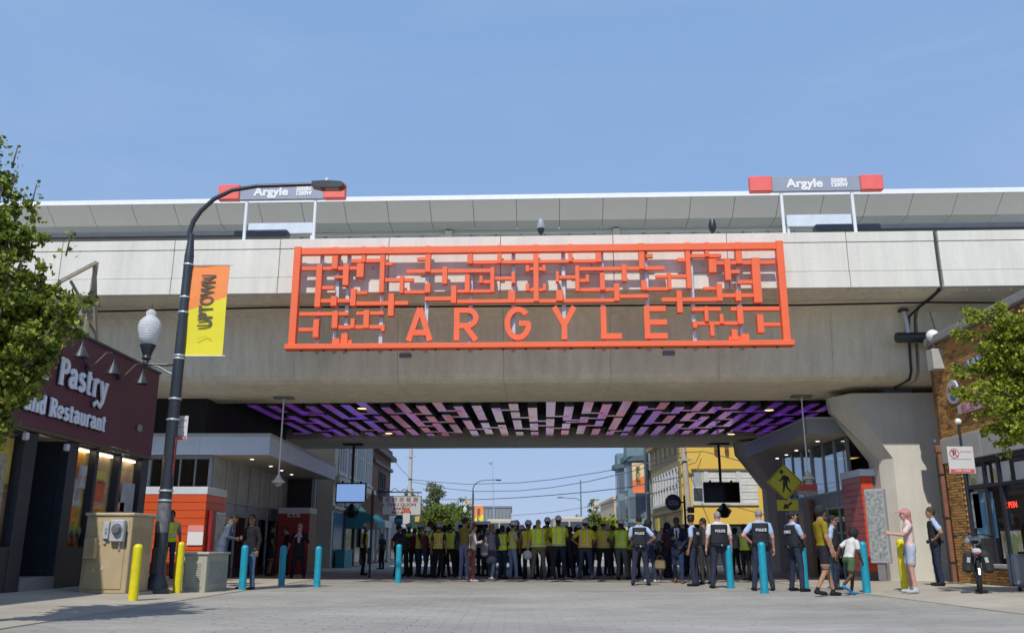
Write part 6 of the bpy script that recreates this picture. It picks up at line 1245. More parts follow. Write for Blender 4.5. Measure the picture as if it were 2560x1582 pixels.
# far trees
def far_tree(label, px, pyt, Y, wpx, mat, seed, per=26, leaf=.16, n=90, z0=.0):
    top = onY(px, pyt, Y); R = wpx / 2 / FPX * Y; h = top.z; r = np.random.default_rng(seed); lm = []
    for k in range(12):
        a = r.uniform(0, 2 * pi); rr_ = R * r.uniform(.45, 1.0); zz = h * r.uniform(.42, .98); rr_ *= (1 - max(0, zz / h - .6) * 1.4)
        lm.append([Vector((0, 0, h * .28)), Vector((math.cos(a) * rr_ * .5, math.sin(a) * rr_ * .5, zz * .8)), Vector((math.cos(a) * rr_, math.sin(a) * rr_, zz))])
    lm.append([Vector((0, 0, h * .3)), Vector((0, 0, h * .7)), Vector((0, 0, h * .97))])
    return tree('tree', label, (top.x, Y, 0), h * .32, lm, n, per, leaf, R * .2, mat, seed, .14, 'trees down the street')
for lab, px, pyt, Y, wpx, mat, n in (('tall pale tree rising above the bakery sign beside the utility pole', 1090, 1206, 112, 92, LF4, 120), ('grey green tree behind the top of the bakery sign', 1022, 1222, 120, 80, LF4, 90), ('bright green tree just right of the bakery sign', 1098, 1262, 74, 110, LF3, 150), ('round green tree left of the far orange banner', 1152, 1256, 110, 120, LF3, 150), ('small green tree low beside the white van', 1125, 1285, 66, 70, LF3, 90), ('leafy tree right of the bare lamp post', 1484, 1263, 76, 84, LF3, 150), ('yellow green tree left of the cream apartment block', 1528, 1288, 70, 62, LF2, 90), ('low tree in front of the teal building', 1588, 1302, 60, 40, LF3, 60), ('small tree above the workers left of the bare lamp post', 1440, 1288, 86, 60, LF3, 70)):
    far_tree(lab, px, pyt, Y, wpx, mat, int(px), 46, .13 if Y < 90 else .2, int(n * 1.3))
# distant wood closing the horizon
b = []; r = np.random.default_rng(3)
for k in range(60): c = np.array([r.uniform(-60, 70), r.uniform(200, 300), r.uniform(.5, 3.2)]); b.append(c + r.normal(size=(420, 3)) * np.array([4, 4, 1.3]))
v, f = leaves(np.concatenate(b), .6, 8); o = link('far_wood', crown_mesh('far_wood', v, f, LF3)); tag(o, 'hazy belt of trees closing the far end of the street', 'trees', None, 'stuff')
# utility poles and wires
UP = M('grey_pole', (.42, .41, .38), rough=.8, var=.15, scale=3); UPB = M('weathered_pole', (.42, .38, .30), rough=.9, var=.2, scale=3)
pa = onY(1028, 1110, 80); T = thing('utility_pole', 'pale grey utility pole rising behind the bakery sign', 'utility pole', (pa.x, 80, 0), 0, 'utility poles'); MB().tube([(0, 0, 0), (0, 0, pa.z + 1.5)], [.2, .15], 12).build('pole', UP, T, 'auto'); MB().cbox((0, -.2, onY(1028, 1141, 80).z), (.9, .1, .1)).build('crossarm', UP, T); MB().lathe([(.19, -.05), (.19, .05)], 12, (0, 0, onY(1028, 1198, 80).z)).build('band', DARKM, T)
pb = onY(1710, 1118, 49.5); T = thing('utility_pole', 'weathered wooden utility pole at the corner of the yellow building', 'utility pole', (pb.x, 49.5, 0), 0, 'utility poles'); MB().tube([(.15, 0, 0), (-.1, 0, pb.z + 2)], [.2, .15], 12).build('pole', UPB, T, 'auto'); MB().tube([(.25, -.1, .5), (0, -.15, pb.z + 1)], .045, 6).build('riser_pipe', M('riser', (.32, .3, .26)), T); MB().cbox((0, -.2, onY(1710, 1150, 49.5).z), (.8, .1, .1)).build('crossarm', UPB, T)
WIRE = M('wire', (.06, .06, .09), rough=.6, var=0)
def wire(pts, Ys, r, label):
    P = [onY(px, py, Y) for (px, py), Y in zip(pts, Ys)]; out = []
    for i in range(len(P) - 1):
        for k in range(8): out.append(P[i].lerp(P[i + 1], k / 8))
    out.append(P[-1]); o = MB().tube(out, r, 5).build('overhead_wire', WIRE); tag(o, label, 'wire', 'overhead wires across the street'); return o
wire(((1028, 1198), (1100, 1205), (1170, 1210), (1300, 1206), (1380, 1198), (1500, 1180), (1600, 1160), (1710, 1130)), (80, 75, 70, 62, 60, 57, 53, 49.5), .022, 'topmost long wire sagging from the pale pole to the yellow building')
wire(((1028, 1203), (1120, 1221), (1190, 1228), (1300, 1226), (1380, 1218), (1470, 1203), (1570, 1180), (1710, 1143)), (80, 74, 69, 62, 60, 57, 53, 49.5), .022, 'second wire sagging across the street below the topmost one')
wire(((1100, 1248), (1200, 1248), (1300, 1243), (1380, 1237), (1470, 1229), (1575, 1217), (1710, 1190)), (78, 70, 62, 59, 56, 52, 49.5), .026, 'thick third wire passing behind the far street lamp')
wire(((1270, 1289), (1380, 1280), (1500, 1262), (1560, 1250), (1710, 1215)), (70, 62, 56, 53, 49.5), .015, 'lowest thin wire running towards the cream apartment block')
wire(((985, 1150), (1008, 1178), (1028, 1198)), (64, 72, 80), .018, 'short wire slanting from the brick building to the pale pole')
wire(((1710, 1130), (1760, 1128), (1850, 1152), (1960, 1176)), (49.5, 47, 45, 44), .022, 'wire crossing the yellow wall above its window')
wire(((1710, 1165), (1740, 1155), (1752, 1128)), (49.5, 49.6, 49.7), .018, 'short looping wire at the top of the yellow wall')
wire(((1815, 1260), (1870, 1275), (1928, 1290)), (48, 47, 46), .018, 'pair of slanting wires low on the yellow wall')
pm = onY(1231, 1152, 140); T = thing('radio_mast', 'thin far mast with a small dish above the far street lamp', 'mast', (pm.x, 140, 0)); MB().tube([(.5, 0, 0), (0, 0, pm.z)], [.09, .04], 6).build('mast', M('mast_grey', (.35, .4, .5)), T); MB().ball((-.3, 0, pm.z - .2), .35, 8, (1, .4, 1)).build('dish', M('mast_grey', (.35, .4, .5)), T)
# darker street furniture among the crowd's left: planter stand and bench shapes are left to the shade
# ---------------------------------------------------------------- people: one continuous skin per body, grown from a posed skeleton
def surfnet(F, org, h):
    S = F < 0; nx, ny, nz = F.shape
    off = [(0,0,0),(1,0,0),(0,1,0),(1,1,0),(0,0,1),(1,0,1),(0,1,1),(1,1,1)]
    sl = lambda A, o: A[o[0]:nx-1+o[0], o[1]:ny-1+o[1], o[2]:nz-1+o[2]]
    cnt = sum(sl(S, o).astype(np.int8) for o in off); act = (cnt > 0) & (cnt < 8); I = np.argwhere(act)
    ids = np.full(act.shape, -1, np.int64); ids[act] = np.arange(len(I))
    fv = [F[I[:,0]+o[0], I[:,1]+o[1], I[:,2]+o[2]] for o in off]; acc = np.zeros((len(I), 3)); n = np.zeros(len(I))
    for a, b in ((0,1),(2,3),(4,5),(6,7),(0,2),(1,3),(4,6),(5,7),(0,4),(1,5),(2,6),(3,7)):
        f0, f1 = fv[a], fv[b]; cr = (f0 < 0) != (f1 < 0); t = np.where(cr, f0 / np.where(f0 == f1, 1, f0 - f1), 0)
        p = np.array(off[a]) + t[:, None] * (np.array(off[b]) - np.array(off[a])); acc += np.where(cr[:, None], p, 0); n += cr
    V = (I + acc / np.maximum(n, 1)[:, None]) * h + org; Q = []
    for ax in range(3):
        o = [0, 0, 0]; o[ax] = 1; A = S[tuple(slice(0, s - k) for s, k in zip(S.shape, o))]; B = S[tuple(slice(k, None) for k in o)]
        E = np.argwhere(A != B); u, w = [(1, 2), (2, 0), (0, 1)][ax]; E = E[(E[:, u] > 0) & (E[:, w] > 0) & (E[:, u] < S.shape[u] - 1) & (E[:, w] < S.shape[w] - 1)]
        def cell(du, dw): c = E.copy(); c[:, u] -= du; c[:, w] -= dw; return ids[c[:, 0], c[:, 1], c[:, 2]]
        q = np.stack([cell(1, 1), cell(0, 1), cell(0, 0), cell(1, 0)], 1); fl = A[E[:, 0], E[:, 1], E[:, 2]]; q[~fl] = q[~fl][:, ::-1]; Q.append(q)
    Q = np.concatenate(Q); return V, Q[(Q >= 0).all(1)]
def cap_d(P, c):
    a, b, ra, rb, sq = c[:5]; a = np.array(a, float); b = np.array(b, float); k = np.array([1, sq, 1.]); ba = (b - a) * k; pa = (P - a) * k
    t = np.clip((pa @ ba) / max(1e-9, ba @ ba), 0, 1); return (np.linalg.norm(pa - t[..., None] * ba, axis=-1) - (ra + (rb - ra) * t)) / (1 + (sq - 1) * .45)
def smin(a, b, k): hh = np.clip(.5 + .5 * (b - a) / k, 0, 1); return b * (1 - hh) + a * hh - k * hh * (1 - hh)
def grid(lo, hi, h):
    ax = [np.arange(l - 3 * h, u + 3 * h, h) for l, u in zip(lo, hi)]; G = np.stack(np.meshgrid(*ax, indexing='ij'), -1); return G, np.array([a[0] for a in ax])
def ell(P, c, r): q = (P - np.array(c)) / np.array(r); n = np.linalg.norm(q, axis=-1); return (n - 1) * min(r)
def head_proto():
    G, o = grid((-.1, -.115, -.14), (.1, .14, .13), .0095)
    d = ell(G, (0, -.008, .02), (.074, .094, .098)); d = smin(d, ell(G, (0, .022, -.045), (.054, .066, .068)), .03); d = smin(d, ell(G, (0, .062, -.098), (.026, .024, .018)), .03)
    d = smin(d, cap_d(G, ((0, .085, .012), (0, .108, -.03), .009, .0145, 1)), .012); d = smin(d, cap_d(G, ((-.035, .078, .022), (.035, .078, .022), .013, .013, 1)), .018)
    for s in (-1, 1):
        d = -smin(-d, ell(G, (s * .03, .096, .004), (.014, .012, .010)), .008); d = smin(d, ell(G, (s * .076, -.006, -.012), (.011, .018, .031)), .006); d = smin(d, ell(G, (s * .036, .06, -.03), (.022, .022, .02)), .02)
    d = smin(d, cap_d(G, ((-.016, .086, -.066), (.016, .086, -.066), .008, .008, 1)), .008); d = smin(d, cap_d(G, ((0, -.02, -.06), (0, -.035, -.14), .05, .052, 1)), .03)
    V, Q = surfnet(d, o, .0095); C = V[Q].mean(1); m = np.zeros(len(Q), int)
    for s in (-1, 1): m[(np.abs(C[:, 0] - s * .03) < .015) & (np.abs(C[:, 2] - .005) < .0085) & (C[:, 1] > .06)] = 6; m[(np.abs(C[:, 0] - s * .031) < .02) & (np.abs(C[:, 2] - .027) < .006) & (C[:, 1] > .06)] = 5
    m[(np.abs(C[:, 0]) < .024) & (np.abs(C[:, 2] + .066) < .0075) & (C[:, 1] > .07)] = 7
    return V, Q, m
def hand_proto(curl):
    G, o = grid((-.05, -.05, -.2), (.05, .07, .03), .0075); d = cap_d(G, ((0, 0, .01), (0, .0, -.02), .026, .03, 1.0))
    d = smin(d, cap_d(G, ((0, -.012, -.055), (0, .02, -.06), .03, .03, 1)) + np.abs(G[..., 0]) * .35, .015)
    for k, (y, L) in enumerate(((.034, .07), (.012, .08), (-.01, .074), (-.031, .058))):
        a = np.array((0, y, -.085)); b = a + np.array((-math.sin(curl * .6), 0, -math.cos(curl * .6))) * L * .5; c = b + np.array((-math.sin(curl * 1.5), 0, -math.cos(curl * 1.5))) * L * .5
        d = np.minimum(d, smin(cap_d(G, (a, b, .0105, .0098, 1)), cap_d(G, (b, c, .0095, .008, 1)), .004))
    t0 = np.array((0, .03, -.03)); t1 = np.array((-.012, .056, -.065)); t2 = np.array((-.03, .055, -.095)); d = smin(d, np.minimum(cap_d(G, (t0, t1, .015, .011, 1)), cap_d(G, (t1, t2, .011, .009, 1))), .006)
    return surfnet(d, o, .0075)
HEAD = head_proto(); HANDS = {c: hand_proto(c) for c in (.35, 1.0)}
def hair_proto(style):
    G, o = grid((-.13, -.16, -.33), (.13, .13, .17), .012); c = {'short': .012, 'buzz': .004, 'bushy': .03, 'long': .016, 'bun': .012, 'curly': .036}[style]
    d = ell(G, (0, -.012, .024), (.074 + c, .094 + c, .098 + c))
    cut = (G[..., 1] * .80 - G[..., 2] * .6) - {'short': .022, 'buzz': .016, 'bushy': .028, 'long': .026, 'bun': .02, 'curly': .03}[style]
    d = np.maximum(d, cut); d = np.maximum(d, -(G[..., 2] + .07 + np.clip(-G[..., 1], 0, 1) * .35))
    if style == 'long': d = smin(d, cap_d(G, ((0, -.06, .0), (0, -.095, -.22), .075, .05, 1.3)), .03); d = np.maximum(d, cut)
    if style == 'bun': d = smin(d, ell(G, (0, -.11, .06), (.042, .042, .042)), .02)
    nz = .004 * np.sin(G[..., 0] * 90 + 3) * np.sin(G[..., 1] * 80) * np.sin(G[..., 2] * 85 + 1); return surfnet(d + nz * (2.2 if style in ('curly', 'bushy') else 1), o, .012)
HAIR = {s: hair_proto(s) for s in ('short', 'buzz', 'bushy', 'long', 'bun', 'curly')}
def np_mesh(name, V, Q, mats, mi=None, smooth=True):
    me = bpy.data.meshes.new(name); me.vertices.add(len(V)); me.vertices.foreach_set('co', np.asarray(V, np.float32).ravel()); n = len(Q); me.loops.add(n * 4); me.polygons.add(n)
    me.loops.foreach_set('vertex_index', np.asarray(Q, np.int32).ravel()); me.polygons.foreach_set('loop_start', np.arange(0, n * 4, 4, dtype=np.int32))
    for m in mats: me.materials.append(m)
    if mi is not None: me.polygons.foreach_set('material_index', np.asarray(mi, np.int32))
    me.polygons.foreach_set('use_smooth', np.ones(n, bool)); me.update(calc_edges=True); me.validate(); return me
def cloth(c, rough=.85): return M('cloth_%03d_%03d_%03d' % tuple(int(x * 999) for x in c), c, rough=rough, var=.16, scale=7, bump=.35, bscale=26, spec=.2)
def skin(c): return M('skin_%03d_%03d' % (int(c[0] * 999), int(c[1] * 999)), c, rough=.55, var=.06, scale=14, spec=.35)
SK = {'l': (.50, .30, .22), 'm': (.36, .20, .125), 't': (.24, .125, .075), 'd': (.075, .04, .026), 'r': (.52, .29, .23)}
HC = {'black': (.012, .010, .010), 'brown': (.06, .035, .02), 'lbrown': (.16, .095, .05), 'grey': (.27, .26, .25), 'pink': (.46, .21, .18)}
def hivis(name, base, band, orange=None):
    if name in MATS: return MATS[name]
    m = M(name, base, rough=.8, var=.1, scale=6, bump=.3, bscale=24, spec=.2); nt = m.node_tree; b = nt.nodes['Principled BSDF']; src = b.inputs['Base Color'].links[0].from_socket
    tc = nt.nodes.new('ShaderNodeTexCoord'); s = nt.nodes.new('ShaderNodeSeparateXYZ'); nt.links.new(tc.outputs['Object'], s.inputs[0])
    def mth(op, a, b_=None):
        n = nt.nodes.new('ShaderNodeMath'); n.operation = op
        for i, q in enumerate((a, b_)):
            if q is None: continue
            if isinstance(q, (int, float)): n.inputs[i].default_value = q
            else: nt.links.new(q, n.inputs[i])
        return n.outputs[0]
    near = lambda v, c, w: mth('LESS_THAN', mth('ABSOLUTE', mth('SUBTRACT', v, c)), w)
    ax = mth('ABSOLUTE', s.outputs[0]); hb = near(s.outputs[2], 1.07, .028); vb = mth('MULTIPLY', near(ax, .105, .026), mth('GREATER_THAN', s.outputs[2], 1.07)); k = mth('MAXIMUM', hb, vb)
    ho = mth('MAXIMUM', near(s.outputs[2], 1.07, .05), mth('MULTIPLY', near(ax, .105, .045), mth('GREATER_THAN', s.outputs[2], 1.07)))
    for fac, col in (((ho, orange),) if orange else ()) + ((k, band),):
        mx = nt.nodes.new('ShaderNodeMix'); mx.data_type = 'RGBA'; nt.links.new(fac, mx.inputs[0]); nt.links.new(src, mx.inputs[6]); mx.inputs[7].default_value = col + (1,); src = mx.outputs[2]
    nt.links.new(src, b.inputs['Base Color']); return m
LIME = (.74, .86, .045); HV = {'v': hivis('hivis_plain', LIME, (.50, .52, .36)), 'o': hivis('hivis_orange_bands', (.62, .64, .03), (.62, .56, .4), (.75, .24, .03)), 'g': hivis('hivis_green', (.52, .72, .05), (.6, .7, .3)), 'y': hivis('hivis_bright', (.78, .78, .02), (.6, .6, .45), (.55, .42, .03))}
ARMS = {'down': ((.245, -.03, 1.14), (.265, .04, .9)), 'hip': ((.37, -.07, 1.17), (.185, .04, 1.02)), 'back': ((.25, -.12, 1.16), (.05, -.19, .99)), 'fold': ((.235, .05, 1.15), (.0, .2, 1.17)), 'hold': ((.235, .03, 1.15), (.10, .24, 1.17)), 'raise': ((.235, .17, 1.27), (.07, .24, 1.52)), 'reach': ((.235, .14, 1.2), (.2, .38, 1.22)), 'lapel': ((.29, .02, 1.16), (.12, .17, 1.31)), 'swingf': ((.24, .05, 1.14), (.24, .22, .96)), 'swingb': ((.25, -.13, 1.16), (.26, -.14, .92)), 'lowf': ((.24, .03, 1.13), (.13, .17, .96)), 'up': ((.28, .12, 1.3), (.22, .2, 1.45))}
LEGS = {'stand': ((.10, .015, .5), (.115, -.02, .1), (.10, .015, .5), (.115, -.02, .1)), 'wide': ((.15, .015, .5), (.2, -.02, .1), (.14, .02, .5), (.19, -.02, .1)), 'relax': ((.11, .03, .5), (.13, .0, .1), (.12, .05, .5), (.16, .05, .1)), 'walk': ((.10, .14, .53), (.10, .22, .11), (.10, -.03, .5), (.10, -.24, .15)), 'run': ((.10, .22, .56), (.10, .12, .14), (.10, -.08, .52), (.10, -.36, .3))}
class Person: pass
def person(label, px, fy, ty, H, yaw, top=(.1, .1, .1), bot=(.02, .022, .03), sk='m', hair='short', hc='black', arms=('down', 'down'), legs='stand', w=1., sleeve='short', leg='long', shoe=(.02, .018, .016), hat=None, hatc=(.6, .62, .66), vest=None, coat=0, head=0., nod=0., lean=0., turn=0., belt=False, open_shirt=None, tie=None, group='people standing under the viaduct', res=.022, Y=None, sock=None, face_hold=None, vis=True):
    if group == WG_: w *= 1.09
    if group in (WG_, 'onlookers at the back of the crowd'):
        vr = random.Random(int(px * 7)); yaw += vr.uniform(-22, 22); lean += vr.uniform(-3, 5); turn += vr.uniform(-14, 14); head += vr.uniform(-35, 35); nod += vr.uniform(-6, 8)
        if legs == 'stand': legs = vr.choice(('stand', 'relax', 'wide', 'relax'))
    Yf = (CAM_H - (.1 if px > 2180 else 0)) * 2346 / (fy - 1370); Yh = H * 2346 / (fy - ty); Y = Y or .4 * Yf + .6 * Yh; x = gx(px, Y); z0 = walk_z(x) * max(0, min(1, (29 - Y) / 3)) if x < -6.5 else (rwalk(x, Y) if x > 7.75 else 0)
    T = thing('person', label, 'person', (x, Y, z0), math.radians(yaw), group); s = H / 1.75
    R = Matrix.Rotation(math.radians(-lean), 4, 'X') @ Matrix.Rotation(math.radians(turn), 4, 'Z'); piv = Vector((0, 0, .95))
    U = lambda p: np.array(R @ (Vector(p) - piv) + piv)
    J = LEGS[legs]; prims = []          # (a, b, ra, rb, squash, region, set)
    def add(a, b, ra, rb, sq, reg, st): prims.append((np.array(a, float), np.array(b, float), ra, rb, sq, reg, st))
    f = w ** .9
    add(U((0, 0, 1.12)), U((0, 0, 1.31)), .132 * f, .15 * f, 1.45, 1, 0); add(U((-.135 * f, -.005, 1.385)), U((.135 * f, -.005, 1.385)), .062, .062, 1, 1, 0); add(U((0, 0, 1.0)), U((0, 0, 1.14)), .128 * w, .128 * w, 1.4, 1, 0)
    if w > 1.12: add(U((0, .03 * w, 1.06)), U((0, .03 * w, 1.14)), .135 * w, .13 * w, 1.1, 1, 0)
    add((-.05 * w, -.01, .93), (.05 * w, -.01, .93), .108 * w, .108 * w, 1.12, 2, 0); add(U((0, -.005, 1.4)), U((0, .02, 1.54)), .055, .052, 1, 0, 0)
    for q in (-1, 1): add(U((q * .11 * f, -.005, 1.40)), U((q * .02, 0, 1.465)), .045, .045, 1, 1, 0)
    if coat: add(U((0, 0, 1.05)), (0, -.01, .95 - coat), .145 * w, (.16 + coat * .12) * w, 1.3, 1, 0)
    th = .086 * (w ** .5)
    for q, k, an, st in ((-1, J[0], J[1], 1), (1, J[2], J[3], 2)):
        k = (q * k[0], k[1], k[2]); an = (q * an[0], an[1], an[2]); cuff = .056 if leg == 'long' else .04; kn = .066 if leg == 'long' else .056
        add((q * .088 * w, -.005, .9), k, th, kn, 1, 2, st); add(k, an, kn - .003, cuff, 1, 3, st)
        if leg == 'shorts': add((q * .09 * w, -.0, .88), tuple(np.array((q * .09 * w, 0, .88)) * .2 + np.array(k) * .8 + np.array((0, 0, .03))), .095, .092, 1, 2, st)
        dz = an[2] - .1; add((an[0], an[1] - .035, .045 + dz), (an[0] + q * .02, an[1] + .16, .035 + dz * .6), .043, .036, 1, 4, st)
    arms_w = []
    for q, pose, st in ((-1, arms[0], 3), (1, arms[1], 4)):
        e, wr = ARMS[pose]; e = U((q * (e[0] + (f - 1) * .14), e[1], e[2])); wr = U((q * (wr[0] + (f - 1) * (.14 if wr[0] > .15 else 0)), wr[1], wr[2])); sh = U((q * (.178 * f), -.005, 1.385)); k = .006 if sleeve == 'long' else 0
        add(sh, e, .052 * f ** .5 + k, .043 + k, 1, 5, st); add(e, wr, .042 + k, .029 + k * 1.6, 1, 6, st); arms_w.append((e, wr, q))
        if sleeve == 'short': add(sh, sh * .38 + e * .62, .06 * f ** .5, .06, 1, 1, st)
    pts = np.array([p[i] for p in prims for i in (0, 1)]); rr = max(.2 * w, .16); lo = pts.min(0) - (rr * .75 if not coat else .26); hi = pts.max(0) + (rr * .75 if not coat else .26); lo[2] = -.02; hi[2] = pts[:, 2].max() + .08
    G, org = grid(lo, hi, res); sets = {}
    for p in prims: d = cap_d(G, p); sets[p[6]] = d if p[6] not in sets else smin(sets[p[6]], d, .045 if p[6] == 0 else .02)
    D = sets[0]; tr = D
    for st in (1, 2, 3, 4): D = np.minimum(D, smin(tr, sets[st], .03))
    ph = px * .37; fold = .0045 * np.sin(G[..., 2] * 46 + 9 * np.sin(G[..., 0] * 13 + ph)) * np.sin(G[..., 0] * 31 + G[..., 1] * 27 + ph); fold *= np.clip((1.42 - G[..., 2]) * 8, 0, 1) * np.clip((G[..., 2] - .1) * 8, 0, 1)
    if leg != 'long' or sleeve == 'short': fold *= .7
    V, Q = surfnet(D + fold, org, res); C = V[Q].mean(1); A = np.stack([cap_d(C, p) for p in prims]); near = A.argmin(0); mi = np.zeros(len(Q), int)
    for i, p in enumerate(prims):
        m = near == i; r = p[5]; c = C[m]; ba = p[1] - p[0]; t = np.clip(((c - p[0]) @ ba) / (ba @ ba), 0, 1)
        if r == 1: mm = np.where(c[:, 2] < .965, np.where(coat > 0, 1, 2), 1)
        elif r == 2: mm = np.where((leg == 'shorts') & (t > .97) & (p[6] > 0), 0, 2); mm = np.where((c[:, 2] > .985) & (p[6] == 0), 1, mm) if not belt else np.where((c[:, 2] > .985), 1, mm)
        elif r == 3: mm = np.where(leg == 'long', 2, 0) + np.zeros(len(c), int); mm = np.where((t > .93) & (leg == 'shorts'), 4 if sock else 0, mm)
        elif r == 4: mm = np.full(len(c), 3)
        elif r == 5: mm = np.where((sleeve == 'long') | (t < .68), 1, 0) if sleeve != 'none' else np.zeros(len(c), int)
        elif r == 6: mm = np.full(len(c), 1 if sleeve == 'long' else 0)
        else: mm = np.full(len(c), 0)
        mi[m] = mm
    if coat: 
        m = (C[:, 2] < .95) & (C[:, 2] > .93 - coat) & (sum(1 for _ in '1') > 0); tt = cap_d(C, [p for p in prims if p[5] == 1 and p[6] == 0 and p[1][2] < .96][0]) if coat else 0; mi[m & (tt < .012)] = 1
    if open_shirt is not None:
        half = np.clip((C[:, 2] - .95) * .17, .012, .075); mi[(C[:, 1] > .03) & (np.abs(C[:, 0]) < half) & (C[:, 2] > 1.0 - coat * .2) & (C[:, 2] < 1.46) & (mi == 1) & (near < 4)] = 8
    # head and hands join the same skin
    hp = U((0, .03, 1.625)); HR = (R.to_3x3() @ Matrix.Rotation(math.radians(head), 3, 'Z') @ Matrix.Rotation(math.radians(-nod), 3, 'X')); HRn = np.array(HR); Vs = [V]; Qs = [Q]; Ms = [mi]; n = len(V); hs = 1.0 + (1.75 - H) * .25
    hv, hq, hm = HEAD; Vs.append(hv * hs @ HRn.T + hp); Qs.append(hq + n); Ms.append(hm); n += len(hv)
    for e, wr, q in arms_w:
        d = Vector(wr - e).normalized(); zax = -d; side = Vector((q, .25, 0)); side = (side - zax * side.dot(zax)).normalized(); yax = zax.cross(side) * 1; cl = 1.0 if abs(wr[1]) > .12 else .35
        Hv, Hq = HANDS[cl]; Hv = Hv.copy(); B = np.array([side[:], yax[:], zax[:]]).T
        if q > 0: pass
        else: Hv = Hv * np.array([1, -1, 1]); Hq = Hq[:, ::-1]
        if np.linalg.det(B) < 0: B[:, 1] *= -1
        if yax.y < 0: pass
        Vs.append((Hv - np.array((0, 0, .005))) @ B.T + wr); Qs.append(Hq + n); Ms.append(np.zeros(len(Hq), int)); n += len(Hv)
    V = np.concatenate(Vs) * s; Q = np.concatenate(Qs); mi = np.concatenate(Ms); low = V[:, 2].min()
    V[:, 2] -= low
    sc_ = SK[sk]; mats = [skin(sc_), cloth(top), cloth(bot), cloth(shoe, .6), cloth(sock or (.6, .6, .6)), cloth(HC[hc]), M('eye_dark', (.02, .016, .014), rough=.3, var=0), skin(tuple(x * y for x, y in zip(sc_, (.8, .55, .55)))), cloth(open_shirt or (.6, .6, .6))]
    body = link('body', np_mesh('body', V, Q, mats, mi), T)
    def child(name, V_, Q_, m): return link(name, np_mesh(name, V_, Q_, [m]), T)
    hw = lambda P: (P * hs @ HRn.T + hp) * s - np.array((0, 0, low))
    if hair: hv, hq = HAIR[hair]; child('hair', hw(hv), hq, M('hair_' + hc, HC[hc], rough=.75, var=.35, scale=30, bump=.6, bscale=60))
    HM = Matrix.Translation(Vector(hp * s - np.array((0, 0, low)))) @ HR.to_4x4() @ Matrix.Scale(s * hs, 4)
    def put(mb, name, m, smooth='auto'): mb.v = [tuple(HM @ Vector(v)) for v in mb.v]; return mb.build(name, m, T, smooth)
    if hat == 'hard':
        m = M('hard_hat_%02d%02d' % (int(hatc[0] * 99), int(hatc[2] * 99)), hatc, rough=.35, var=.05, spec=.6); b = MB(); b.lathe([(.128, .035), (.13, .042), (.108, .05), (.104, .09), (.088, .135), (.055, .162), (.001, .172)], 20); b.v = [(x, y * 1.2 + (.02 if z < .045 and y > 0 else 0), z) for x, y, z in b.v]; b.cbox((0, -.0, .165), (.03, .17, .03), .008); put(b, 'hard_hat', m)
    if hat == 'cap':
        b = MB(); b.lathe([(.09, .04), (.094, .06), (.088, .1), (.06, .135), (.001, .142)], 18); b.v = [(x, y * 1.2, z) for x, y, z in b.v]; b.cbox((0, .14, .05), (.14, .1, .012), .005); put(b, 'cap', cloth(hatc))
    if hat == 'visor':
        b = MB(); b.lathe([(.088, .035), (.092, .04), (.092, .075), (.088, .08)], 20); b.v = [(x, y * 1.2 - .008, z) for x, y, z in b.v]; b.cbox((0, .135, .05), (.15, .1, .012), .005); put(b, 'sun_visor', cloth(hatc))
    if hat == 'shades': b = MB(); b.cbox((0, .092, .008), (.13, .02, .03), .006); b.cbox((.07, .03, .01), (.006, .12, .008)); b.cbox((-.07, .03, .01), (.006, .12, .008)); put(b, 'sunglasses', BLACK)
    def torso_shell(off, zlo, zhi, name, m, extra=True, narrow=False):
        pr = [p for p in prims if p[6] == 0 and p[5] == 1] + [p for p in prims if p[5] == 2 and p[6] == 0]
        if coat: pr = [p for p in pr if not (p[1][2] < .96 and p[5] == 1)]
        d = None
        for p in pr: q_ = cap_d(G, p); d = q_ if d is None else smin(d, q_, .045)
        d = d - off; Gl = G
        if lean or turn: Gl = (G - np.array(piv)) @ np.array(R.to_3x3()) + np.array(piv)
        d = np.maximum(d, np.maximum(zlo - Gl[..., 2], Gl[..., 2] - zhi)); nk = np.linalg.norm((Gl - np.array((0, .02, 1.5))) * np.array((1, .8, 1)), axis=-1); d = np.maximum(d, .092 - nk)
        d = np.maximum(d, np.abs(Gl[..., 0]) - (.205 if not narrow else .165) * f)
        if narrow:                     # armholes scooped out below the shoulder
            for q in (-1, 1): d = np.maximum(d, .085 - np.linalg.norm(Gl - np.array((q * .225 * f, 0, 1.33)), axis=-1))
        v, q_ = surfnet(d + fold * .8, org, res); v = v * s; v[:, 2] -= low; return child(name, v, q_, m)
    if vest in HV: torso_shell(.02, .93, 1.47, 'vest', HV[vest])
    if vest == 'police':
        torso_shell(.03, 1.0, 1.44, 'ballistic_vest', cloth((.028, .03, .037)), narrow=True)
        yb_ = -(.15 * f / 1.45 + .026); tx = text('lettering', 'POLICE', .085, M('police_letter', (.62, .63, .64), var=0), T, tuple(Vector(U((0, yb_ - .009, 1.285)) * s) - Vector((0, 0, low))), (pi / 2 - math.radians(lean), 0, 0), ext=.006, width=.235 * s, off=.003)
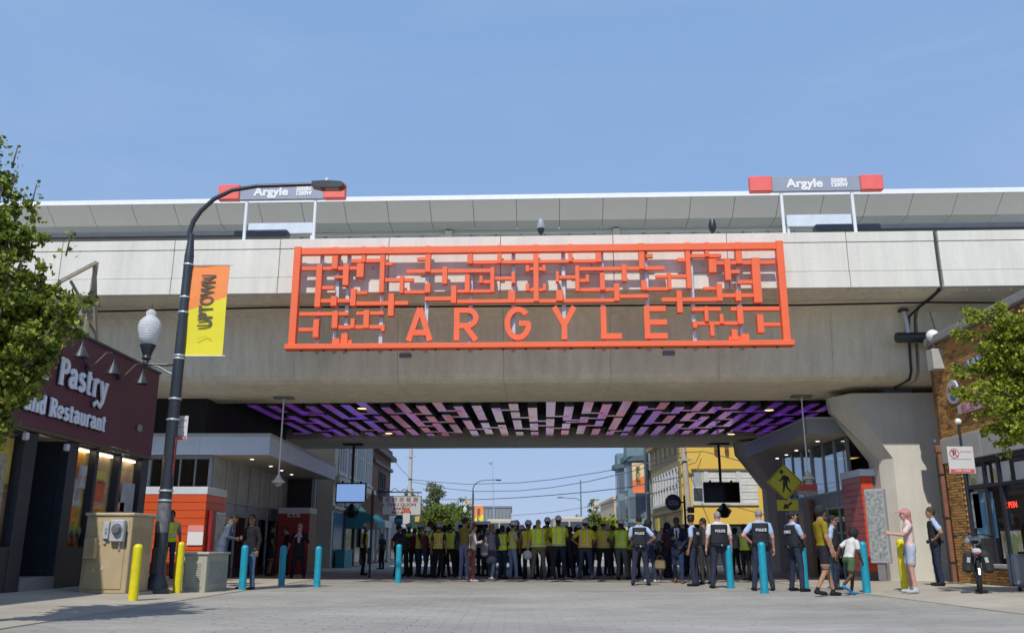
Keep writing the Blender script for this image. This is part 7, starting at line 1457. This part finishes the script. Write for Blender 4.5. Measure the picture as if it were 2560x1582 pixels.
    if belt:
        b = MB(); n_ = 24; rx, ry = .165 * w * s, .138 * w * s; v = []; fc = []
        for k in range(n_):
            a = 2 * pi * k / n_
            for (dr, z) in ((0, .955), (.012, .955), (.012, 1.005), (0, 1.005)): v.append(((rx + dr) * math.cos(a), (ry + dr) * math.sin(a) - .008, z * s - low))
        for k in range(n_):
            for j in range(4): fc.append((k * 4 + j, ((k + 1) % n_) * 4 + j, ((k + 1) % n_) * 4 + (j + 1) % 4, k * 4 + (j + 1) % 4))
        b.add(v, fc)
        for a, dz, sz in ((.15, -.03, (.05, .09, .16)), (2.95, -.02, (.05, .08, .12)), (2.3, 0, (.06, .05, .08)), (.9, 0, (.06, .05, .08)), (4.2, .0, (.07, .045, .07)), (5.2, 0, (.07, .045, .08))): b.cbox(((rx + .025) * math.cos(a), (ry + .025) * math.sin(a), .97 * s - low + dz), sz, .008)
        b.build('duty_belt', M('belt_leather', (.014, .014, .016), rough=.4), T)
        if group == 'police officers': MB().lathe([(.018, -.01), (.028, -.008), (.028, .008), (.018, .01)], 12, (.02, -ry - .03, .965 * s - low), 'y').build('handcuffs', CHR, T)
    if tie: b = MB(); yq = .13 * f; b.prism([(-.018, 1.4), (.018, 1.4), (.03, 1.08), (0, 1.04), (-.03, 1.08)], yq, yq + .012, 'xz'); b.v = [tuple(np.array(U(v)) * s - np.array((0, 0, low))) for v in b.v]; b.build('tie', cloth(tie), T)
    P_ = Person(); P_.T = T; P_.world = lambda p: T.matrix_basis @ Vector(np.array(U(p)) * s - np.array((0, 0, low))); P_.s = s; P_.yaw = math.radians(yaw); P_.arms = arms_w; return P_
BLK = (.02, .02, .024); NVY = (.028, .035, .062); DKB = (.035, .045, .08); LBL = (.36, .47, .68); WHC = (.62, .62, .60)
WG_ = 'workers in yellow vests and hard hats'; PG = 'police officers'; HATW = (.52, .56, .64); HATG = (.36, .40, .46)
# --- left of the street
person('man in grey blue suit bending forward behind the pale utility box', 548, 1466, 1291, 1.78, -75, top=(.10, .125, .19), bot=(.08, .10, .16), sk='t', hair='buzz', arms=('hold', 'hold'), sleeve='long', coat=.16, lean=18, nod=15, open_shirt=WHC, Y=23.2)
person('man in black jacket and blue jeans holding a camera by a teal bollard', 620, 1473, 1291, 1.76, 150, top=(.02, .02, .024), bot=(.07, .13, .22), sk='t', hair='buzz', arms=('down', 'hold'), sleeve='long', legs='relax', coat=.06, head=15, Y=21.8, res=.02)
person('man in black cap, black T-shirt and black shorts, hand on hip', 672, 1450, 1331, 1.75, -60, top=BLK, bot=BLK, sk='t', hair='buzz', hat='cap', hatc=BLK, arms=('hip', 'hip'), leg='shorts', sock=(.04, .04, .04))
person('bald man in open dark suit and lavender shirt facing us', 743, 1457, 1330, 1.75, 180, top=(.012, .013, .02), bot=(.012, .014, .022), sk='r', hair='buzz', hc='grey', arms=('lapel', 'lapel'), sleeve='long', coat=.14, open_shirt=(.36, .30, .62), legs='wide', hat='shades')
person('man half hidden behind the man in open dark suit', 712, 1452, 1350, 1.70, 120, top=(.03, .02, .022), bot=BLK, sk='r', hair='short', hc='brown', Y=33)
person('person in grey shirt with yellow shoulder mostly hidden behind the tall street lamp', 413, 1464, 1322, 1.72, -150, top=(.26, .27, .27), bot=(.03, .05, .09), sk='t', hair='short', vest='y', arms=('down', 'down'), Y=23.6)
person('worker in yellow vest and white hard hat at the left edge of the crowd', 907, 1445, 1327, 1.82, -70, top=BLK, bot=BLK, sk='d', hair='buzz', hat='hard', hatc=HATW, vest='y', sleeve='long', arms=('down', 'down'), group=WG_)
person('small dark clothed person far back by the shopfronts', 953, 1434, 1353, 1.68, 60, top=DKB, bot=BLK, sk='m', hair='short', hc='grey')
person('stout man in dark navy shirt with hands behind back, left end of the crowd', 992, 1448, 1327, 1.76, -60, top=DKB, bot=BLK, sk='m', hair='short', arms=('back', 'back'), w=1.15)
person('worker in grey hard hat with open vest over black shirt, left end of the crowd', 1020, 1446, 1326, 1.8, 165, top=BLK, bot=(.05, .05, .055), sk='d', hair='buzz', hat='hard', hatc=HATG, vest='g', arms=('lowf', 'lowf'), group=WG_)
person('worker with dark hair in olive vest turned right, left end of the crowd', 1046, 1446, 1322, 1.78, -110, top=(.05, .05, .04), bot=DKB, sk='t', hair='short', hat='hard', hatc=HATG, vest='o', arms=('fold', 'fold'), group=WG_)
person('tall dark haired worker in green vest and navy jeans, left part of the crowd', 1072, 1447, 1313, 1.86, -35, top=(.02, .05, .04), bot=(.02, .035, .075), sk='d', hair='short', vest='g', sleeve='long', arms=('down', 'lowf'), legs='wide', group=WG_)
person('worker in vest wedged behind the tall dark haired worker', 1094, 1445, 1326, 1.75, -20, top=(.06, .05, .04), bot=BLK, sk='m', hair='buzz', hat='hard', hatc=HATG, vest='o', Y=30.5, group=WG_)
person('dark haired worker in lime vest with hands on hips', 1122, 1446, 1320, 1.76, -10, top=(.02, .05, .09), bot=BLK, sk='t', hair='short', vest='g', arms=('hip', 'hip'), legs='wide', group=WG_)
c = person('tall black haired person in yellow scarf and pale jeans raising a camera', 1160, 1450, 1287, 1.9, -30, top=(.24, .19, .05), bot=(.17, .20, .36), sk='m', hair='bun', arms=('raise', 'up'), sleeve='long', shoe=(.55, .55, .55), head=-35, Y=28.8)
W1 = person('woman in white jumper and rust trousers turned right', 1180, 1453, 1312, 1.68, -70, top=(.56, .52, .46), bot=(.20, .07, .055), sk='m', hair='long', hc='brown', arms=('hold', 'hold'), sleeve='long', coat=.04, w=.95, shoe=(.5, .5, .5), Y=26.9)
W2 = person('woman with brown hair in dark navy coat carrying a grey shoulder bag', 1228, 1452, 1311, 1.68, -15, top=(.035, .04, .062), bot=(.03, .042, .075), sk='l', hair='long', hc='lbrown', arms=('down', 'lowf'), sleeve='long', coat=.28, legs='walk', shoe=(.5, .48, .45), w=1.02)
person('black haired worker in lime vest behind the woman in navy coat', 1256, 1446, 1329, 1.68, -60, top=(.3, .36, .03), bot=(.02, .04, .07), sk='d', hair='short', vest='v', arms=('hold', 'hold'), Y=29.6, group=WG_)
person('woman worker in bright vest, white hard hat and light blue jeans', 1281, 1446, 1305, 1.78, -45, top=(.42, .43, .42), bot=(.24, .32, .46), sk='m', hair='bun', hat='hard', hatc=(.56, .60, .68), vest='y', arms=('hold', 'hold'), shoe=(.34, .22, .11), w=.96, group=WG_)
person('worker in grey hard hat looking left behind the woman in light jeans', 1297, 1445, 1302, 1.82, 120, top=(.1, .1, .12), bot=BLK, sk='d', hair='buzz', hat='hard', hatc=HATG, vest='o', Y=30.2, group=WG_)
person('worker in grey hard hat and olive vest left of the big bald worker', 1319, 1445, 1309, 1.8, -30, top=(.2, .17, .03), bot=BLK, sk='t', hair='buzz', hat='hard', hatc=(.42, .46, .52), vest='o', sleeve='long', arms=('down', 'fold'), Y=29.4, group=WG_)
B1 = person('big bald worker in lime shirt and khaki trousers carrying a hard hat', 1347, 1445, 1293, 1.86, -12, top=(.42, .50, .02), bot=(.16, .135, .095), sk='r', hair='buzz', hc='grey', vest='v', arms=('down', 'fold'), w=1.28, legs='wide', lean=4, shoe=(.1, .08, .06), group=WG_, res=.02)
person('worker in white hard hat and brown trousers between the bald and the tallest worker', 1370, 1444, 1288, 1.9, -25, top=(.3, .2, .1), bot=(.085, .065, .045), sk='d', hair='buzz', hat='hard', hatc=HATW, vest='o', arms=('fold', 'fold'), Y=29.3, group=WG_)
person('tallest worker in white hard hat, long lime vest and dark trousers', 1398, 1445, 1285, 1.93, -3, top=(.36, .40, .03), bot=(.022, .028, .042), sk='d', hair='buzz', hat='hard', hatc=(.58, .60, .68), vest='v', arms=('lowf', 'lowf'), w=1.1, legs='wide', shoe=(.26, .2, .14), group=WG_, res=.02)
person('dark figure in the gap right of the tallest worker', 1428, 1446, 1330, 1.68, 150, top=(.05, .04, .035), bot=BLK, sk='d', hair='short', Y=31.2)
person('worker in white hard hat and lime shirt with orange waist stripe', 1465, 1449, 1301, 1.82, -8, top=(.48, .46, .03), bot=DKB, sk='t', hair='short', hat='hard', hatc=(.52, .58, .66), vest='o', arms=('hip', 'lowf'), w=1.14, legs='wide', group=WG_, res=.02)
person('worker in yellow hard hat and tan boots', 1511, 1449, 1310, 1.8, 3, top=(.44, .42, .03), bot=(.02, .025, .035), sk='t', hair='buzz', hat='hard', hatc=(.55, .42, .03), vest='o', arms=('lowf', 'lowf'), w=1.12, legs='wide', shoe=(.32, .19, .07), group=WG_, res=.02)
person('worker in white hard hat, green shirt and grey trousers left of the first officer', 1555, 1450, 1307, 1.8, -12, top=(.22, .33, .03), bot=(.10, .105, .11), sk='d', hair='buzz', hat='hard', hatc=HATW, vest='g', arms=('hip', 'lowf'), w=1.1, legs='relax', group=WG_, res=.02)
person('worker in white hard hat squeezed behind the worker in grey trousers', 1580, 1448, 1318, 1.72, -30, top=(.4, .44, .03), bot=(.1, .09, .07), sk='t', hair='buzz', hat='hard', hatc=(.45, .48, .55), vest='v', Y=29.4, group=WG_)
# --- police and passers-by
PC = dict(vest='police', belt=True, bot=NVY, shoe=(.012, .012, .014), group=PG, res=.02)
person('police officer in light blue shirt seen from behind, hand on right hip, beside the workers', 1603, 1467, 1297, 1.82, -6, top=LBL, sk='t', hair='buzz', arms=('hold', 'hip'), legs='wide', w=1.1, **PC)
person('black haired person in dark blue suit with orange collar behind the first officer', 1625, 1459, 1307, 1.76, -40, top=(.02, .03, .07), bot=(.025, .04, .085), sk='d', hair='curly', sleeve='long', arms=('down', 'swingf'), legs='relax', shoe=(.55, .55, .55), coat=.12)
person('child in dark top with bare legs holding a tan bag', 1652, 1456, 1372, 1.15, 170, top=(.03, .02, .03), bot=(.06, .012, .022), sk='d', hair='curly', leg='shorts', shoe=(.55, .53, .5), sock=(.55, .53, .5), arms=('lowf', 'lowf'))
person('man in navy suit, white shirt and tie walking towards us', 1698, 1461, 1300, 1.83, 165, top=(.014, .022, .05), bot=(.02, .035, .085), sk='d', hair='short', sleeve='long', arms=('lowf', 'hold'), legs='walk', coat=.16, open_shirt=(.62, .62, .64), tie=(.02, .025, .06), shoe=(.2, .085, .03), res=.02)
person('police officer in light blue shirt turned left in front of the man in navy suit', 1738, 1471, 1302, 1.8, 62, top=LBL, sk='t', hair='buzz', arms=('down', 'down'), legs='stand', w=1.05, head=-80, **PC)
BP_ = person('man in black T-shirt wearing a dark backpack among the officers', 1766, 1463, 1304, 1.78, 15, top=BLK, bot=(.04, .04, .042), sk='t', hair='buzz', arms=('lowf', 'lowf'), head=40, Y=25)
person('burly bald police officer in white shirt seen from behind', 1804, 1474, 1287, 1.86, 3, top=WHC, sk='r', hair='buzz', hc='grey', arms=('down', 'down'), legs='wide', w=1.24, **PC)
person('police officer in light blue shirt seen from behind, standing behind the large teal bollard', 1910, 1480, 1282, 1.86, -4, top=LBL, sk='r', hair='buzz', hc='grey', arms=('hip', 'down'), legs='wide', w=1.12, Y=21.3, **PC)
person('worker in lime vest half hidden right of the burly officer', 1868, 1458, 1338, 1.68, -40, top=(.05, .05, .05), bot=BLK, sk='d', hair='short', vest='g', Y=28, group=WG_)
person('smiling police officer with folded arms turned right', 1996, 1484, 1291, 1.80, -72, top=LBL, sk='m', hair='short', arms=('fold', 'fold'), legs='wide', w=1.14, lean=-3, head=-25, **PC)
person('police officer in sunglasses behind the youth in yellow shirt', 2094, 1478, 1313, 1.72, -120, top=LBL, sk='m', hair='short', hat='shades', arms=('down', 'down'), Y=21.6, **PC)
person('youth in mustard yellow T-shirt and black shorts walking right', 2066, 1489, 1262, 1.82, -78, top=(.24, .185, .012), bot=BLK, sk='m', hair='bushy', arms=('swingf', 'down'), legs='walk', leg='shorts', sock=(.02, .02, .02), shoe=BLK, res=.018, w=.92, group='passers-by on the right', Y=18.9)
person('boy in white T-shirt, green shorts and blue shoes leaning forward to the right', 2130, 1485, 1321, 1.42, -62, top=(.60, .60, .58), bot=(.07, .13, .06), sk='d', hair='curly', arms=('swingb', 'swingf'), legs='run', leg='shorts', sock=(.04, .05, .09), shoe=(.03, .25, .5), lean=22, head=-10, res=.018, group='passers-by on the right', Y=19.3)
person('woman in pale pink T-shirt, denim shorts and pink visor pointing left', 2288, 1474, 1257, 1.70, 75, top=(.66, .50, .48), bot=(.36, .43, .53), sk='r', hair='long', hc='pink', hat='visor', hatc=(.62, .30, .30), arms=('reach', 'down'), legs='relax', leg='shorts', sock=(.6, .6, .6), shoe=(.4, .42, .46), res=.018, w=1.08, group='passers-by on the right', Y=18.9)
person('police officer by the brick corner looking left, hand on hip', 2352, 1470, 1284, 1.76, 78, top=LBL, sk='m', hair='short', hc='brown', arms=('hip', 'hip'), legs='stand', Y=20.9, **PC)
# --- shaded faces filling the crowd behind the front row
rc = random.Random(4); cols = [((.04, .04, .045), 'black'), ((.12, .03, .035), 'maroon'), ((.03, .05, .10), 'navy'), ((.16, .16, .16), 'grey'), ((.18, .12, .07), 'brown'), ((.42, .40, .36), 'pale')]
gaps = [(1008, 'behind the stout man in navy shirt'), (1036, 'between the two left hard hats'), (1108, 'behind the worker with hands on hips'), (1140, 'left of the black haired camera raiser'), (1150, 'close behind the camera raiser'), (1200, 'right of the woman in white jumper'), (1212, 'left of the woman in navy coat'), (1245, 'right of the woman in navy coat'), (1268, 'left of the woman in light jeans'), (1308, 'behind the worker in grey hard hat'), (1334, 'behind the big bald worker'), (1384, 'left of the tallest worker'), (1418, 'right of the tallest worker'), (1442, 'two steps right of the tallest worker'), (1448, 'left of the orange striped worker'), (1488, 'right of the orange striped worker'), (1535, 'right of the yellow hard hat'), (1640, 'behind the person with orange collar'), (1664, 'behind the child with tan bag'), (1676, 'left of the man in navy suit'), (1722, 'right of the man in navy suit'), (1750, 'left of the man with backpack'), (1784, 'right of the man with backpack'), (1842, 'right of the burly officer'), (1882, 'left of the officer at the large bollard'), (1060, 'behind the tall dark haired worker at left'), (1080, 'right of the tall dark haired worker at left'), (1290, 'behind the woman in light jeans'), (1362, 'behind the brown trousered worker'), (1405, 'behind the tallest worker'), (1470, 'behind the orange striped worker'), (1520, 'behind the worker in yellow hard hat'), (1562, 'behind the worker in grey trousers'), (1600, 'behind the first officer'), (1700, 'behind the man in navy suit'), (1735, 'behind the officer turned left')]
for k, (px, wh) in enumerate(gaps):
    (c1, nm) = cols[k % 6]; Y = rc.uniform(30.5, 34.5); H = rc.uniform(1.6, 1.8); fy = 1370 + CAM_H * 2346 / Y
    person('shaded onlooker in %s %s %s' % (nm, 'shirt' if k % 2 else 'jacket', wh), px + rc.uniform(-3, 3), fy, fy - H * 2346 / Y, H, rc.choice((0, 20, -30, 160, -80, 90, 40)), top=c1, bot=rc.choice((BLK, DKB, (.04, .035, .03), NVY)), sk=rc.choice('dmtdl'), hair=rc.choice(('short', 'buzz', 'long', 'short', 'curly')), hc=rc.choice(('black', 'black', 'brown')), arms=rc.choice((('down', 'down'), ('fold', 'fold'), ('lowf', 'lowf'), ('down', 'hip'))), sleeve=rc.choice(('short', 'long')), w=rc.uniform(.95, 1.15), hat='hard' if k in (3, 9, 14, 25, 27, 29, 31) else None, hatc=HATW, vest='v' if k in (27, 29, 31) else None, group='onlookers at the back of the crowd', Y=Y, res=.026)
# --- things carried
def bag(name, label, P, loc, size, m, bev=.04, cat='bag', strap=None):
    p = P.world(loc); T = thing(name, label, cat, tuple(p), P.yaw); MB().cbox((0, 0, 0), size, bev).build('pouch', m, T, 'auto')
    if strap:
        q = T.matrix_basis.inverted() @ P.world(strap[0]); r_ = T.matrix_basis.inverted() @ P.world(strap[1]); MB().tube([(0, 0, size[2] * .4), q, r_, (size[0] * .2, 0, size[2] * .4)], .012, 6).build('strap', m, T)
    return T
bag('handbag', 'brown leather handbag at the hip of the woman in white jumper', W1, (.12, -.12, .86), (.26, .16, .26), M('brown_leather', (.12, .045, .035), rough=.5, var=.2), .05, 'handbag', ((.2, -.03, 1.42), (.1, -.1, 1.3)))
bag('shoulder_bag', 'grey slouchy shoulder bag on the back of the woman in navy coat', W2, (-.17, -.2, .96), (.24, .14, .42), M('grey_canvas', (.16, .17, .19), rough=.8, var=.15), .06, 'bag', ((-.16, -.05, 1.46), (-.15, .02, 1.45)))
bag('backpack', 'dark backpack worn by the man in black T-shirt', BP_, (0, -.2, 1.2), (.32, .18, .46), M('dark_nylon', (.03, .032, .036), rough=.7, var=.2), .06, 'backpack')
e, wr, q = B1.arms[0]; p = B1.world((wr[0] - .02, wr[1], wr[2] - .2)); T = thing('hard_hat', 'white hard hat held low in the left hand of the big bald worker', 'hard hat', tuple(p)); b = MB(); b.lathe([(.15, 0), (.152, .008), (.125, .016), (.12, .06), (.1, .11), (.06, .135), (.001, .142)], 20); b.build('shell', M('hard_hat_white', (.62, .62, .6), rough=.35), T, 'auto', rot=(1.9, .3, 0)); MB().cbox((0, -.07, .0), (.03, .15, .02), .006).build('ridge', M('hard_hat_white', (.6, .6, .6)), T)
p = onY(1650, 1410, 26.2); T = thing('tote_bag', 'tan bag held in front of the child among the officers', 'bag', tuple(p)); MB().cbox((0, 0, 0), (.30, .14, .28), .04).build('pouch', M('tan_canvas', (.22, .17, .09), rough=.8), T, 'auto'); MB().tube([(-.08, 0, .13), (-.05, 0, .24), (.05, 0, .24), (.08, 0, .13)], .012, 6).build('handle', M('tan_canvas', (.22, .17, .09)), T)
